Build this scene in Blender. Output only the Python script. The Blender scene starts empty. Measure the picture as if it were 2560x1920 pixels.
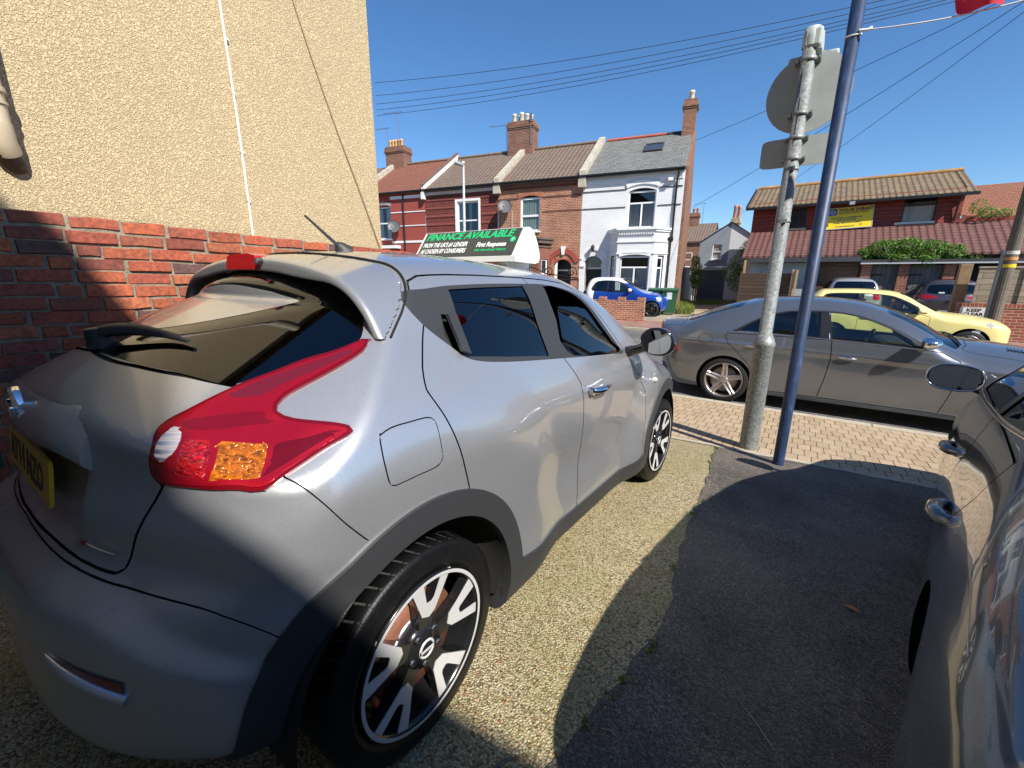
import bpy, bmesh, math, random
import numpy as np
from mathutils import Vector, Matrix
random.seed(4); np.random.seed(4)
rad = math.radians
sc = bpy.context.scene
# ---------- camera ----------
cam = bpy.data.cameras.new('camera'); co = bpy.data.objects.new('camera', cam); sc.collection.objects.link(co)
Rr, Rd, Rf = Vector((.8253, .5646, .0070)), Vector((.1441, -.1987, -.9694)), Vector((-.5459, .8011, -.2454))
Rf.normalize(); Rr = (Rr - Rf*Rr.dot(Rf)).normalized(); Rd = Rf.cross(Rr)
Mx = Matrix((Rr, -Rd, -Rf)).transposed().to_4x4(); Mx.translation = Vector((0, 0, 1.4263)); co.matrix_world = Mx
cam.sensor_width = 36.; cam.sensor_fit = 'HORIZONTAL'; cam.lens = 36.*1054/2560; cam.clip_start = .02; cam.clip_end = 2000
sc.camera = co
# ---------- daylight ----------
SUN_AZ, SUN_EL = -23., 43.         # azimuth from +x towards +y
wd = bpy.data.worlds.new('World'); sc.world = wd; wd.use_nodes = True; nt = wd.node_tree
sky = nt.nodes.new('ShaderNodeTexSky'); sky.sky_type = 'NISHITA'; sky.sun_disc = False
sky.sun_elevation = rad(SUN_EL); sky.sun_rotation = rad(90 - SUN_AZ); sky.altitude = 50; sky.air_density = 1.0; sky.dust_density = .05; sky.ozone_density = 6.
bg = nt.nodes['Background']; hs_ = nt.nodes.new('ShaderNodeHueSaturation'); hs_.inputs['Saturation'].default_value = 1.12; nt.links.new(sky.outputs[0], hs_.inputs['Color']); nt.links.new(hs_.outputs[0], bg.inputs[0]); bg.inputs[1].default_value = .098
sl = bpy.data.lights.new('sun', 'SUN'); so = bpy.data.objects.new('sun', sl); sc.collection.objects.link(so)
sl.energy = 4.8; sl.angle = rad(.5); sl.color = (1, .95, .87)
sd_ = Vector((math.cos(rad(SUN_EL))*math.cos(rad(SUN_AZ)), math.cos(rad(SUN_EL))*math.sin(rad(SUN_AZ)), math.sin(rad(SUN_EL))))
so.rotation_euler = sd_.to_track_quat('Z', 'Y').to_euler(); so.location = sd_*60
sc.view_settings.view_transform = 'Standard'; sc.view_settings.look = 'None'; sc.view_settings.gamma = 1; sc.view_settings.use_curve_mapping = False
sc.view_settings.exposure = .68
sc.cycles.max_bounces = 8; sc.cycles.transparent_max_bounces = 12; sc.cycles.glossy_bounces = 5; sc.cycles.diffuse_bounces = 4
JLOC = (-1.657, .703, 0.); JROT = (rad(-3.326), 0, 0)
# ---------- mesh helpers ----------
def link(o):
    bpy.context.scene.collection.objects.link(o); return o

def tag(o, label=None, cat=None, group=None, kind=None):
    if label: o['label'] = label
    if cat: o['category'] = cat
    if group: o['group'] = group
    if kind: o['kind'] = kind
    return o

def empty(name, loc=(0, 0, 0), rot=(0, 0, 0), label=None, cat=None, group=None):
    o = link(bpy.data.objects.new(name, None)); o.empty_display_size = .1
    o.location = loc; o.rotation_euler = rot
    return tag(o, label, cat, group)

def copy_tree(o, parent=None):
    c = o.copy(); link(c)
    if parent is not None:
        c.parent = parent
    for ch in list(o.children): copy_tree(ch, c)
    return c

class MB:
    """collects faces of one part; uv in metres; several materials allowed"""
    def __init__(s): s.v = []; s.f = []; s.mi = []; s.sm = []; s.uv = {}
    def add(s, verts, faces, m=0, smooth=False):
        b = len(s.v); s.v.extend([tuple(map(float, p)) for p in verts])
        for f in faces:
            s.f.append([b + i for i in f]); s.mi.append(m); s.sm.append(smooth)
        return b
    def quad(s, a, b, c, d, m=0): s.add([a, b, c, d], [(0, 1, 2, 3)], m)
    def box(s, x0, x1, y0, y1, z0, z1, m=0, bev=0):
        if bev:
            bm = bmesh.new(); bmesh.ops.create_cube(bm, size=1)
            for v in bm.verts:
                v.co = ((x0+x1)/2 + v.co.x*(x1-x0), (y0+y1)/2 + v.co.y*(y1-y0), (z0+z1)/2 + v.co.z*(z1-z0))
            bmesh.ops.bevel(bm, geom=bm.edges[:], offset=bev, segments=2, affect='EDGES', profile=.5)
            s.bm(bm, m); return
        v = [(x, y, z) for z in (z0, z1) for y in (y0, y1) for x in (x0, x1)]
        s.add(v, [(0, 2, 3, 1), (4, 5, 7, 6), (0, 1, 5, 4), (2, 6, 7, 3), (0, 4, 6, 2), (1, 3, 7, 5)], m)
    def bm(s, bm, m=0, smooth=False, mat=None):
        bm.verts.index_update()
        vs = [(mat @ v.co if mat else v.co)[:] for v in bm.verts]
        s.add(vs, [[v.index for v in f.verts] for f in bm.faces], m, smooth); bm.free()
    def obox(s, c, ax, ay, az, m=0):
        """oriented box: centre and three half-axis vectors"""
        c, ax, ay, az = map(Vector, (c, ax, ay, az))
        v = [c + i*ax + j*ay + k*az for k in (-1, 1) for j in (-1, 1) for i in (-1, 1)]
        s.add(v, [(0, 2, 3, 1), (4, 5, 7, 6), (0, 1, 5, 4), (2, 6, 7, 3), (0, 4, 6, 2), (1, 3, 7, 5)], m)
    def prism(s, pts, d, m=0, smooth=False):
        """closed 3d polygon pts extruded by vector d"""
        n = len(pts); d = Vector(d); p = [Vector(q) for q in pts]
        s.add(p + [q + d for q in p], [list(range(n))[::-1], list(range(n, 2*n))], m)
        s.add(p + [q + d for q in p], [(i, (i+1) % n, n + (i+1) % n, n + i) for i in range(n)], m, smooth)
    def tube(s, path, r, seg=8, m=0, smooth=True, caps=True):
        path = [Vector(p) for p in path]; n = len(path)
        rr = r if isinstance(r, (list, tuple)) else [r]*n
        t0 = (path[1] - path[0]).normalized()
        up = Vector((0, 0, 1)) if abs(t0.z) < .9 else Vector((1, 0, 0))
        a = t0.cross(up).normalized(); vs = []
        for i, p in enumerate(path):
            t = (path[min(i+1, n-1)] - path[max(i-1, 0)]).normalized()
            a = (a - t*a.dot(t)).normalized(); b = t.cross(a)
            for k in range(seg):
                w = 2*math.pi*k/seg; vs.append(p + (a*math.cos(w) + b*math.sin(w))*rr[i])
        fs = [(i*seg + k, i*seg + (k+1) % seg, (i+1)*seg + (k+1) % seg, (i+1)*seg + k) for i in range(n-1) for k in range(seg)]
        s.add(vs, fs, m, smooth)
        if caps: s.add(vs[:seg], [list(range(seg))[::-1]], m); s.add(vs[-seg:], [list(range(seg))], m)
    def lathe(s, prof, seg=48, axis='x', c=(0, 0, 0), m=0, smooth=True, close=False):
        """prof: (along axis, radius)"""
        vs = []; n = len(prof)
        for a, r in prof:
            for k in range(seg):
                w = 2*math.pi*k/seg; u, v = r*math.cos(w), r*math.sin(w)
                p = (a, u, v) if axis == 'x' else ((u, a, v) if axis == 'y' else (u, v, a))
                vs.append((p[0]+c[0], p[1]+c[1], p[2]+c[2]))
        rng = n if close else n-1
        fs = [(i*seg + k, i*seg + (k+1) % seg, ((i+1) % n)*seg + (k+1) % seg, ((i+1) % n)*seg + k) for i in range(rng) for k in range(seg)]
        s.add(vs, fs, m, smooth)
    def build(s, name, mats, parent=None, loc=None, autosmooth=None):
        me = bpy.data.meshes.new(name); me.from_pydata(s.v, [], s.f)
        if not isinstance(mats, (list, tuple)): mats = [mats]
        for m in mats: me.materials.append(m)
        me.polygons.foreach_set('material_index', s.mi); me.polygons.foreach_set('use_smooth', s.sm)
        bm = bmesh.new(); bm.from_mesh(me); bmesh.ops.recalc_face_normals(bm, faces=bm.faces[:]) if len(s.f) < 20000 else None
        uvl = bm.loops.layers.uv.new('uv')
        for f in bm.faces:
            n = f.normal
            if abs(n.z) > .95: t = Vector((1, 0, 0)); b = Vector((0, 1, 0))
            else:
                t = Vector((-n.y, n.x, 0)).normalized(); b = n.cross(t)
                if b.z < 0: b = -b
                if abs(t.x) > abs(t.y):
                    if t.x < 0: t = -t
                elif t.y < 0: t = -t
            for l in f.loops: l[uvl].uv = (l.vert.co.dot(t), l.vert.co.dot(b))
        bm.to_mesh(me); bm.free(); me.update()
        o = link(bpy.data.objects.new(name, me))
        if parent is not None: o.parent = parent
        if loc is not None: o.location = loc
        return o

def text_mesh(name, txt, size, m, parent, mat4, shear=0., ext=.001, align='LEFT', bold=0., sx=1.):
    cu = bpy.data.curves.new(name, 'FONT'); cu.body = txt; cu.size = size; cu.shear = shear; cu.extrude = ext
    cu.align_x = align; cu.offset = bold; cu.resolution_u = 3
    t = bpy.data.objects.new(name, cu); link(t)
    dg = bpy.context.evaluated_depsgraph_get(); dg.update()
    me = bpy.data.meshes.new_from_object(t.evaluated_get(dg))
    bpy.data.objects.remove(t); bpy.data.curves.remove(cu)
    me.transform(Matrix.Diagonal((sx, 1, 1, 1))); me.transform(mat4)
    me.materials.clear(); me.materials.append(m)
    o = link(bpy.data.objects.new(name, me)); o.parent = parent
    return o

def frame(o, ux, uy):
    """4x4 matrix with origin o, x axis ux, y axis uy"""
    ux = Vector(ux).normalized(); uy = Vector(uy); uy = (uy - ux*uy.dot(ux)).normalized(); uz = ux.cross(uy)
    M = Matrix((ux, uy, uz)).transposed().to_4x4(); M.translation = Vector(o); return M

# ---------- meshing and cutting of implicit bodies ----------
def nets(F, lo, hi, res):
    lo = np.array(lo, float); n = np.ceil((np.array(hi) - lo)/res).astype(int) + 1
    ax = [lo[i] + res*np.arange(n[i]) for i in range(3)]
    X, Y, Z = np.meshgrid(*ax, indexing='ij'); v = F(X, Y, Z); s = v < 0
    acc = np.zeros(tuple(n-1) + (3,)); cnt = np.zeros(tuple(n-1))
    offs = [(0,0,0),(1,0,0),(0,1,0),(1,1,0),(0,0,1),(1,0,1),(0,1,1),(1,1,1)]
    sl = lambda a, o: a[o[0]:a.shape[0]-1+o[0], o[1]:a.shape[1]-1+o[1], o[2]:a.shape[2]-1+o[2]]
    for i, a in enumerate(offs):
        for b in offs[i+1:]:
            if sum(abs(p-q) for p, q in zip(a, b)) != 1: continue
            va, vb = sl(v, a), sl(v, b); m = (va < 0) != (vb < 0)
            t = np.where(m, va/np.where(m, va-vb, 1), 0)
            for k in range(3): acc[..., k] += np.where(m, a[k] + (b[k]-a[k])*t, 0)
            cnt += m
    act = cnt > 0; idx = -np.ones(act.shape, int); idx[act] = np.arange(act.sum())
    ii = np.argwhere(act); V = lo + res*(ii + acc[act]/cnt[act][:, None])
    Q = []
    for k in range(3):
        a = [slice(None)]*3; b = [slice(None)]*3; a[k] = slice(0, -1); b[k] = slice(1, None)
        m = s[tuple(a)] != s[tuple(b)]; e = np.argwhere(m); u, w = (k+1) % 3, (k+2) % 3
        ok = (e[:, u] > 0) & (e[:, w] > 0) & (e[:, u] < n[u]-1) & (e[:, w] < n[w]-1); e = e[ok]
        flip = ~s[tuple(e.T)]
        def g(du, dw):
            p = e.copy(); p[:, u] += du; p[:, w] += dw; return idx[tuple(p.T)]
        q = np.stack([g(-1, -1), g(0, -1), g(0, 0), g(-1, 0)], 1)
        q[flip] = q[flip][:, ::-1]; Q.append(q)
    Q = np.concatenate(Q); Q = Q[(Q >= 0).all(1)]
    for it in range(4):
        d = F(V[:, 0], V[:, 1], V[:, 2]); g = grad(F, V, res*.3); g2 = (g*g).sum(1)
        V = V - g*(d/np.maximum(g2, .15))[:, None]*.9
    T = np.concatenate([Q[:, [0, 1, 2]], Q[:, [0, 2, 3]]])
    return V, T

def grad(F, V, h):
    g = np.zeros_like(V)
    for k in range(3):
        a = V.copy(); b = V.copy(); a[:, k] += h; b[:, k] -= h
        g[:, k] = (F(*a.T) - F(*b.T))/(2*h)
    return g

def cut(V, T, L, phi):
    """split triangles where phi changes sign; returns V,T,L, inside mask"""
    p = phi(V[:, 0], V[:, 1], V[:, 2]); p = np.where(np.abs(p) < 1e-6, 1e-6, p); s = p < 0
    c = s[T].sum(1); mix = (c == 1) | (c == 2)
    if not mix.any(): return V, T, L, c == 3
    tm, lm = T[mix], L[mix]
    sm = s[tm]; one = np.where(sm.sum(1) == 1, True, False)
    lone = np.where(one[:, None], sm, ~sm).argmax(1)
    r = np.arange(len(tm)); a, b, d = tm[r, lone], tm[r, (lone+1) % 3], tm[r, (lone+2) % 3]
    E = np.sort(np.concatenate([np.stack([a, b], 1), np.stack([a, d], 1)]), 1)
    U, inv = np.unique(E, axis=0, return_inverse=True); inv = inv.ravel()
    t = p[U[:, 0]]/(p[U[:, 0]] - p[U[:, 1]])
    NV = V[U[:, 0]] + (V[U[:, 1]] - V[U[:, 0]])*t[:, None]
    base = len(V); V = np.concatenate([V, NV]); ab, ad = base + inv[:len(a)], base + inv[len(a):]
    t1 = np.stack([a, ab, ad], 1); t2 = np.stack([ab, b, d], 1); t3 = np.stack([ab, d, ad], 1)
    T2 = np.concatenate([T[~mix], t1, t2, t3]); L2 = np.concatenate([L[~mix], lm, lm, lm])
    ins = np.concatenate([c[~mix] == 3, one, ~one, ~one])
    return V, T2, L2, ins

def smooth_poly(P, n=6, closed=True):
    P = np.array(P, float); m = len(P); out = []
    rng = m if closed else m-1
    for i in range(rng):
        g = (lambda j: P[j % m]) if closed else (lambda j: P[min(max(j, 0), m-1)])
        p0, p1, p2, p3 = g(i-1), g(i), g(i+1), g(i+2)
        for t in np.arange(n)/n:
            out.append(.5*(2*p1 + (p2-p0)*t + (2*p0-5*p1+4*p2-p3)*t*t + (3*p1-p0-3*p2+p3)*t**3))
    if not closed: out.append(P[-1])
    return np.array(out)

def poly_sdf(P):
    P = np.array(P, float); A = P; B = np.roll(P, -1, 0)
    lo, hi = P.min(0) - .06, P.max(0) + .06
    def f(u, v):
        u = np.asarray(u, float); v = np.asarray(v, float)
        out = np.hypot(np.maximum(np.maximum(lo[0]-u, u-hi[0]), 0), np.maximum(np.maximum(lo[1]-v, v-hi[1]), 0)) + .06
        m = (u > lo[0]) & (u < hi[0]) & (v > lo[1]) & (v < hi[1])
        uu, vv = u[m], v[m]; d = np.full(len(uu), 1e9); ins = np.zeros(len(uu), bool)
        for a, b in zip(A, B):
            e = b - a; wx, wy = uu - a[0], vv - a[1]; t = np.clip((wx*e[0] + wy*e[1])/max(e@e, 1e-12), 0, 1)
            d = np.minimum(d, (wx - e[0]*t)**2 + (wy - e[1]*t)**2)
            cr = ((a[1] > vv) != (b[1] > vv))
            if e[1] != 0: ins ^= cr & (uu < a[0] + e[0]*(vv - a[1])/e[1])
        out[m] = np.where(ins, -1, 1)*np.sqrt(d); return out
    return f

def line_sdf(P):
    """unsigned distance to an open polyline"""
    P = np.array(P, float)
    def f(u, v):
        d = np.full(np.shape(u), 1e9)
        for a, b in zip(P[:-1], P[1:]):
            e = b - a; wx, wy = u - a[0], v - a[1]; t = np.clip((wx*e[0] + wy*e[1])/max(e@e, 1e-12), 0, 1)
            d = np.minimum(d, (wx - e[0]*t)**2 + (wy - e[1]*t)**2)
        return np.sqrt(d)
    return f

class Skin:
    """labelled triangle skin of one car body"""
    def __init__(s, F, lo, hi, res):
        s.F = F; s.V, s.T = nets(F, lo, hi, res); s.L = np.zeros(len(s.T), int); s.h = res*.5
        s.names = ['body']
    def zone(s, name, phi, only=None, gap=0.):
        """label the inside of phi; a gap band of half width gap gets the label 'gap'"""
        for lv in ((0.,) if not gap else (-gap, gap)):
            s.V, s.T, s.L, ins = cut(s.V, s.T, s.L, lambda x, y, z, lv=lv: phi(x, y, z) - lv)
            if gap and lv < 0: pass
        c = s.V[s.T].mean(1); p = phi(*c.T)
        ok = np.ones(len(s.T), bool) if only is None else np.isin(s.L, [s.id(n) for n in only])
        if gap:
            s.L[ok & (np.abs(p) < gap)] = s.id('gap'); s.L[ok & (p < -gap)] = s.id(name)
        else: s.L[ok & (p < 0)] = s.id(name)
    def groove(s, phi, w, window, only=('body',)):
        """narrow sunk line where the signed function phi crosses zero inside a window"""
        for lv in (-w, w): s.V, s.T, s.L, ins = cut(s.V, s.T, s.L, lambda x, y, z, lv=lv: phi(x, y, z) - lv)
        c = s.V[s.T].mean(1); ok = np.isin(s.L, [s.id(n) for n in only]) & (np.abs(phi(*c.T)) < w) & window(*c.T); s.L[ok] = s.id('gap')
    def id(s, n):
        if n not in s.names: s.names.append(n)
        return s.names.index(n)
    def take(s, name, mats, parent=None, label=None, off=0., skirt=0., side=0, objname=None, offf=None, flip=False, mi=None):
        """side: 0 both, 1 right, -1 left"""
        m = s.L == s.id(name)
        if side: m &= (s.V[s.T].mean(1)[:, 0]*side > 0)
        T = s.T[m]
        if not len(T): return None
        u, inv = np.unique(T, return_inverse=True); V = s.V[u]; T = inv.reshape(-1, 3)
        g = grad(s.F, V, s.h); N = g/np.maximum(np.linalg.norm(g, axis=1), 1e-9)[:, None]
        W = V + N*off
        if offf is not None: W = V + N*offf(*V.T)[:, None]
        faces = T.tolist(); verts = W.tolist(); norms = N.tolist()
        if skirt:
            E = np.concatenate([T[:, [0, 1]], T[:, [1, 2]], T[:, [2, 0]]]); key = np.sort(E, 1)
            uq, ix, ct = np.unique(key, axis=0, return_index=True, return_counts=True)
            be = E[ix[ct == 1]]; bv, binv = np.unique(be, return_inverse=True); binv = binv.reshape(-1, 2)
            b0 = len(verts); cen = np.zeros((len(bv), 3))
            et = W[be[:, 1]] - W[be[:, 0]]
            sn = np.zeros((len(bv), 3)); fn = np.cross(et, N[be[:, 0]])
            for k in range(2): np.add.at(sn, binv[:, k], fn)
            sn /= np.maximum(np.linalg.norm(sn, axis=1), 1e-9)[:, None]
            verts += W[bv].tolist() + (W[bv] - N[bv]*skirt).tolist(); norms += sn.tolist()*2
            n = len(bv)
            faces += [[b0 + j, b0 + i, b0 + n + i, b0 + n + j] for i, j in binv.tolist()]
        me = bpy.data.meshes.new(name); me.from_pydata(verts, [], faces)
        me.polygons.foreach_set('use_smooth', [True]*len(faces))
        me.normals_split_custom_set_from_vertices(norms)
        if not isinstance(mats, (list, tuple)): mats = [mats]
        for mm in mats: me.materials.append(mm)
        o = link(bpy.data.objects.new(objname or name, me))
        if parent is not None: o.parent = parent
        if label: o['label'] = label
        return o
# ---------- smooth implicit surfaces for car bodies ----------
def spl(pts):
    p = np.array(pts, float); x, y = p[:, 0], p[:, 1]
    h = np.diff(x); d = np.diff(y) / h
    m = np.zeros(len(x)); m[0] = d[0]; m[-1] = d[-1]
    for i in range(1, len(x) - 1):
        if d[i-1] * d[i] > 0:
            w1 = 2*h[i] + h[i-1]; w2 = h[i] + 2*h[i-1]
            m[i] = (w1 + w2) / (w1/d[i-1] + w2/d[i])
    tx = np.linspace(x[0], x[-1], 900)
    k = np.clip(np.searchsorted(x, tx, side='right') - 1, 0, len(h) - 1)
    s = (tx - x[k]) / h[k]
    ty = ((1 + 2*s)*(1-s)**2*y[k] + s*(1-s)**2*h[k]*m[k] + s*s*(3-2*s)*y[k+1] + s*s*(s-1)*h[k]*m[k+1])
    w = np.hanning(31); w /= w.sum(); e = np.concatenate([ty[0] - (ty[1]-ty[0])*np.arange(15, 0, -1), ty, ty[-1] + (ty[-1]-ty[-2])*np.arange(1, 16)]); ty = np.convolve(e, w, 'valid')
    return lambda v: np.interp(v, tx, ty)

def smax(a, b, r):
    h = np.maximum(r - np.abs(a - b), 0) / r
    return np.maximum(a, b) + h*h*r*0.25
def smin(a, b, r): return -smax(-a, -b, r)
def sstep(a, b, v):
    t = np.clip((v - a) / (b - a), 0, 1); return t*t*(3 - 2*t)
# ---------- materials ----------
MATS = {}
def nmat(name):
    m = bpy.data.materials.new(name); m.use_nodes = True
    nt = m.node_tree; b = nt.nodes['Principled BSDF']; return m, nt, b
def N(nt, t, **k):
    n = nt.nodes.new(t)
    for a, v in k.items():
        if a in n.inputs.keys(): n.inputs[a].default_value = v
        else: setattr(n, a, v)
    return n
def Lk(nt, a, b): nt.links.new(a, b)
def c4(c): return (c[0], c[1], c[2], 1)
def plain(name, col, rough=.5, metal=0., coat=0., spec=.5, noise=0., nscale=8., bump=0., bscale=60., crough=.03, emit=0., coords='Object'):
    if name in MATS: return MATS[name]
    m, nt, b = nmat(name)
    b.inputs['Base Color'].default_value = c4(col); b.inputs['Roughness'].default_value = rough
    b.inputs['Metallic'].default_value = metal; b.inputs['Coat Weight'].default_value = coat
    b.inputs['Coat Roughness'].default_value = crough; b.inputs['Specular IOR Level'].default_value = spec
    if noise or bump: tc = N(nt, 'ShaderNodeTexCoord')
    if noise:
        t = N(nt, 'ShaderNodeTexNoise', Scale=nscale, Detail=6., Roughness=.65); Lk(nt, tc.outputs[coords], t.inputs['Vector'])
        r = N(nt, 'ShaderNodeMapRange'); r.inputs['From Min'].default_value = .3; r.inputs['From Max'].default_value = .7
        r.inputs['To Min'].default_value = 1-noise; r.inputs['To Max'].default_value = 1+noise; Lk(nt, t.outputs['Fac'], r.inputs['Value'])
        x = N(nt, 'ShaderNodeVectorMath', operation='SCALE'); x.inputs[0].default_value = col[:3]; Lk(nt, r.outputs[0], x.inputs['Scale'])
        Lk(nt, x.outputs[0], b.inputs['Base Color'])
        r2 = N(nt, 'ShaderNodeMapRange'); r2.inputs['To Min'].default_value = max(rough-.1, .02); r2.inputs['To Max'].default_value = min(rough+.1, 1); Lk(nt, t.outputs['Fac'], r2.inputs['Value'])
        Lk(nt, r2.outputs[0], b.inputs['Roughness'])
    if bump:
        t = N(nt, 'ShaderNodeTexNoise', Scale=bscale, Detail=4.); Lk(nt, tc.outputs[coords], t.inputs['Vector'])
        bp = N(nt, 'ShaderNodeBump', Strength=bump, Distance=.01); Lk(nt, t.outputs['Fac'], bp.inputs['Height']); Lk(nt, bp.outputs[0], b.inputs['Normal'])
    MATS[name] = m; return m
def paint(name, col, metal=.75, rough=.34, coat=1., flake=.06, dust=.0):
    """metallic car paint: flakes in the base, clear coat above, a little dust"""
    if name in MATS: return MATS[name]
    m, nt, b = nmat(name); tc = N(nt, 'ShaderNodeTexCoord')
    v = N(nt, 'ShaderNodeTexVoronoi', Scale=420.); Lk(nt, tc.outputs['Object'], v.inputs['Vector'])
    sx = N(nt, 'ShaderNodeSeparateColor'); Lk(nt, v.outputs['Color'], sx.inputs[0])
    r = N(nt, 'ShaderNodeMapRange'); r.inputs['To Min'].default_value = 1-flake*2; r.inputs['To Max'].default_value = 1+flake*2; Lk(nt, sx.outputs[0], r.inputs['Value'])
    x = N(nt, 'ShaderNodeVectorMath', operation='SCALE'); x.inputs[0].default_value = col; Lk(nt, r.outputs[0], x.inputs['Scale'])
    Lk(nt, x.outputs[0], b.inputs['Base Color'])
    b.inputs['Metallic'].default_value = metal; b.inputs['Coat Weight'].default_value = coat; b.inputs['Coat Roughness'].default_value = .02
    t = N(nt, 'ShaderNodeTexNoise', Scale=3., Detail=8.); Lk(nt, tc.outputs['Object'], t.inputs['Vector'])
    r2 = N(nt, 'ShaderNodeMapRange'); r2.inputs['To Min'].default_value = rough-.05; r2.inputs['To Max'].default_value = rough+.05+dust; Lk(nt, t.outputs['Fac'], r2.inputs['Value'])
    Lk(nt, r2.outputs[0], b.inputs['Roughness'])
    MATS[name] = m; return m
def glass(name, tint=(.8, .85, .83), dark=.0, rough=.0):
    """window glass: fresnel reflection over tinted see-through"""
    if name in MATS: return MATS[name]
    m, nt, b = nmat(name); nt.nodes.remove(b); out = nt.nodes['Material Output']
    tr = N(nt, 'ShaderNodeBsdfTransparent'); tr.inputs[0].default_value = c4([c*(1-dark) for c in tint])
    gl = N(nt, 'ShaderNodeBsdfGlossy'); gl.inputs['Roughness'].default_value = rough; gl.inputs[0].default_value = (1, 1, 1, 1)
    fr = N(nt, 'ShaderNodeFresnel', IOR=1.55)
    mp = N(nt, 'ShaderNodeMath', operation='MULTIPLY_ADD'); mp.inputs[1].default_value = 1.0; mp.inputs[2].default_value = .03
    Lk(nt, fr.outputs[0], mp.inputs[0])
    mx = N(nt, 'ShaderNodeMixShader'); Lk(nt, mp.outputs[0], mx.inputs[0]); Lk(nt, tr.outputs[0], mx.inputs[1]); Lk(nt, gl.outputs[0], mx.inputs[2])
    Lk(nt, mx.outputs[0], out.inputs[0]); MATS[name] = m; return m
def lens(name, col, lines=0., bumps=0., rough=.08, metal=.0, axis=2):
    """tail lamp lens: coloured plastic with prism ribs under a clear coat"""
    if name in MATS: return MATS[name]
    m, nt, b = nmat(name); tc = N(nt, 'ShaderNodeTexCoord')
    b.inputs['Base Color'].default_value = c4(col); b.inputs['Roughness'].default_value = rough
    b.inputs['Coat Weight'].default_value = 1; b.inputs['Coat Roughness'].default_value = .02; b.inputs['Metallic'].default_value = metal
    h = None
    if lines:
        w = N(nt, 'ShaderNodeTexWave', Scale=lines, Distortion=1.); w.bands_direction = 'XYZ'[axis]; Lk(nt, tc.outputs['Object'], w.inputs['Vector']); h = w.outputs['Fac']
    if bumps:
        mp = N(nt, 'ShaderNodeMapping'); mp.inputs['Scale'].default_value = (1., 1., 2.2); mp.inputs['Rotation'].default_value = (.3, .2, .5); Lk(nt, tc.outputs['Object'], mp.inputs[0])
        v = N(nt, 'ShaderNodeTexNoise', Scale=bumps*.75, Detail=2., Distortion=1.2); Lk(nt, mp.outputs[0], v.inputs['Vector']); h = v.outputs['Fac']
        cr = N(nt, 'ShaderNodeMapRange'); cr.inputs['From Min'].default_value = .32; cr.inputs['From Max'].default_value = .68; cr.inputs['To Min'].default_value = .30; cr.inputs['To Max'].default_value = 1.7; Lk(nt, h, cr.inputs['Value'])
        x = N(nt, 'ShaderNodeVectorMath', operation='SCALE'); x.inputs[0].default_value = col; Lk(nt, cr.outputs[0], x.inputs['Scale']); Lk(nt, x.outputs[0], b.inputs['Base Color'])
    if not h and metal > .4:
        t = N(nt, 'ShaderNodeTexNoise', Scale=7., Detail=1.); Lk(nt, tc.outputs['Object'], t.inputs['Vector']); bp = N(nt, 'ShaderNodeBump', Strength=.5, Distance=.03); Lk(nt, t.outputs['Fac'], bp.inputs['Height']); Lk(nt, bp.outputs[0], b.inputs['Normal'])
    if h:
        bp = N(nt, 'ShaderNodeBump', Strength=.8, Distance=.006); Lk(nt, h, bp.inputs['Height']); Lk(nt, bp.outputs[0], b.inputs['Normal'])
    MATS[name] = m; return m
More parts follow.
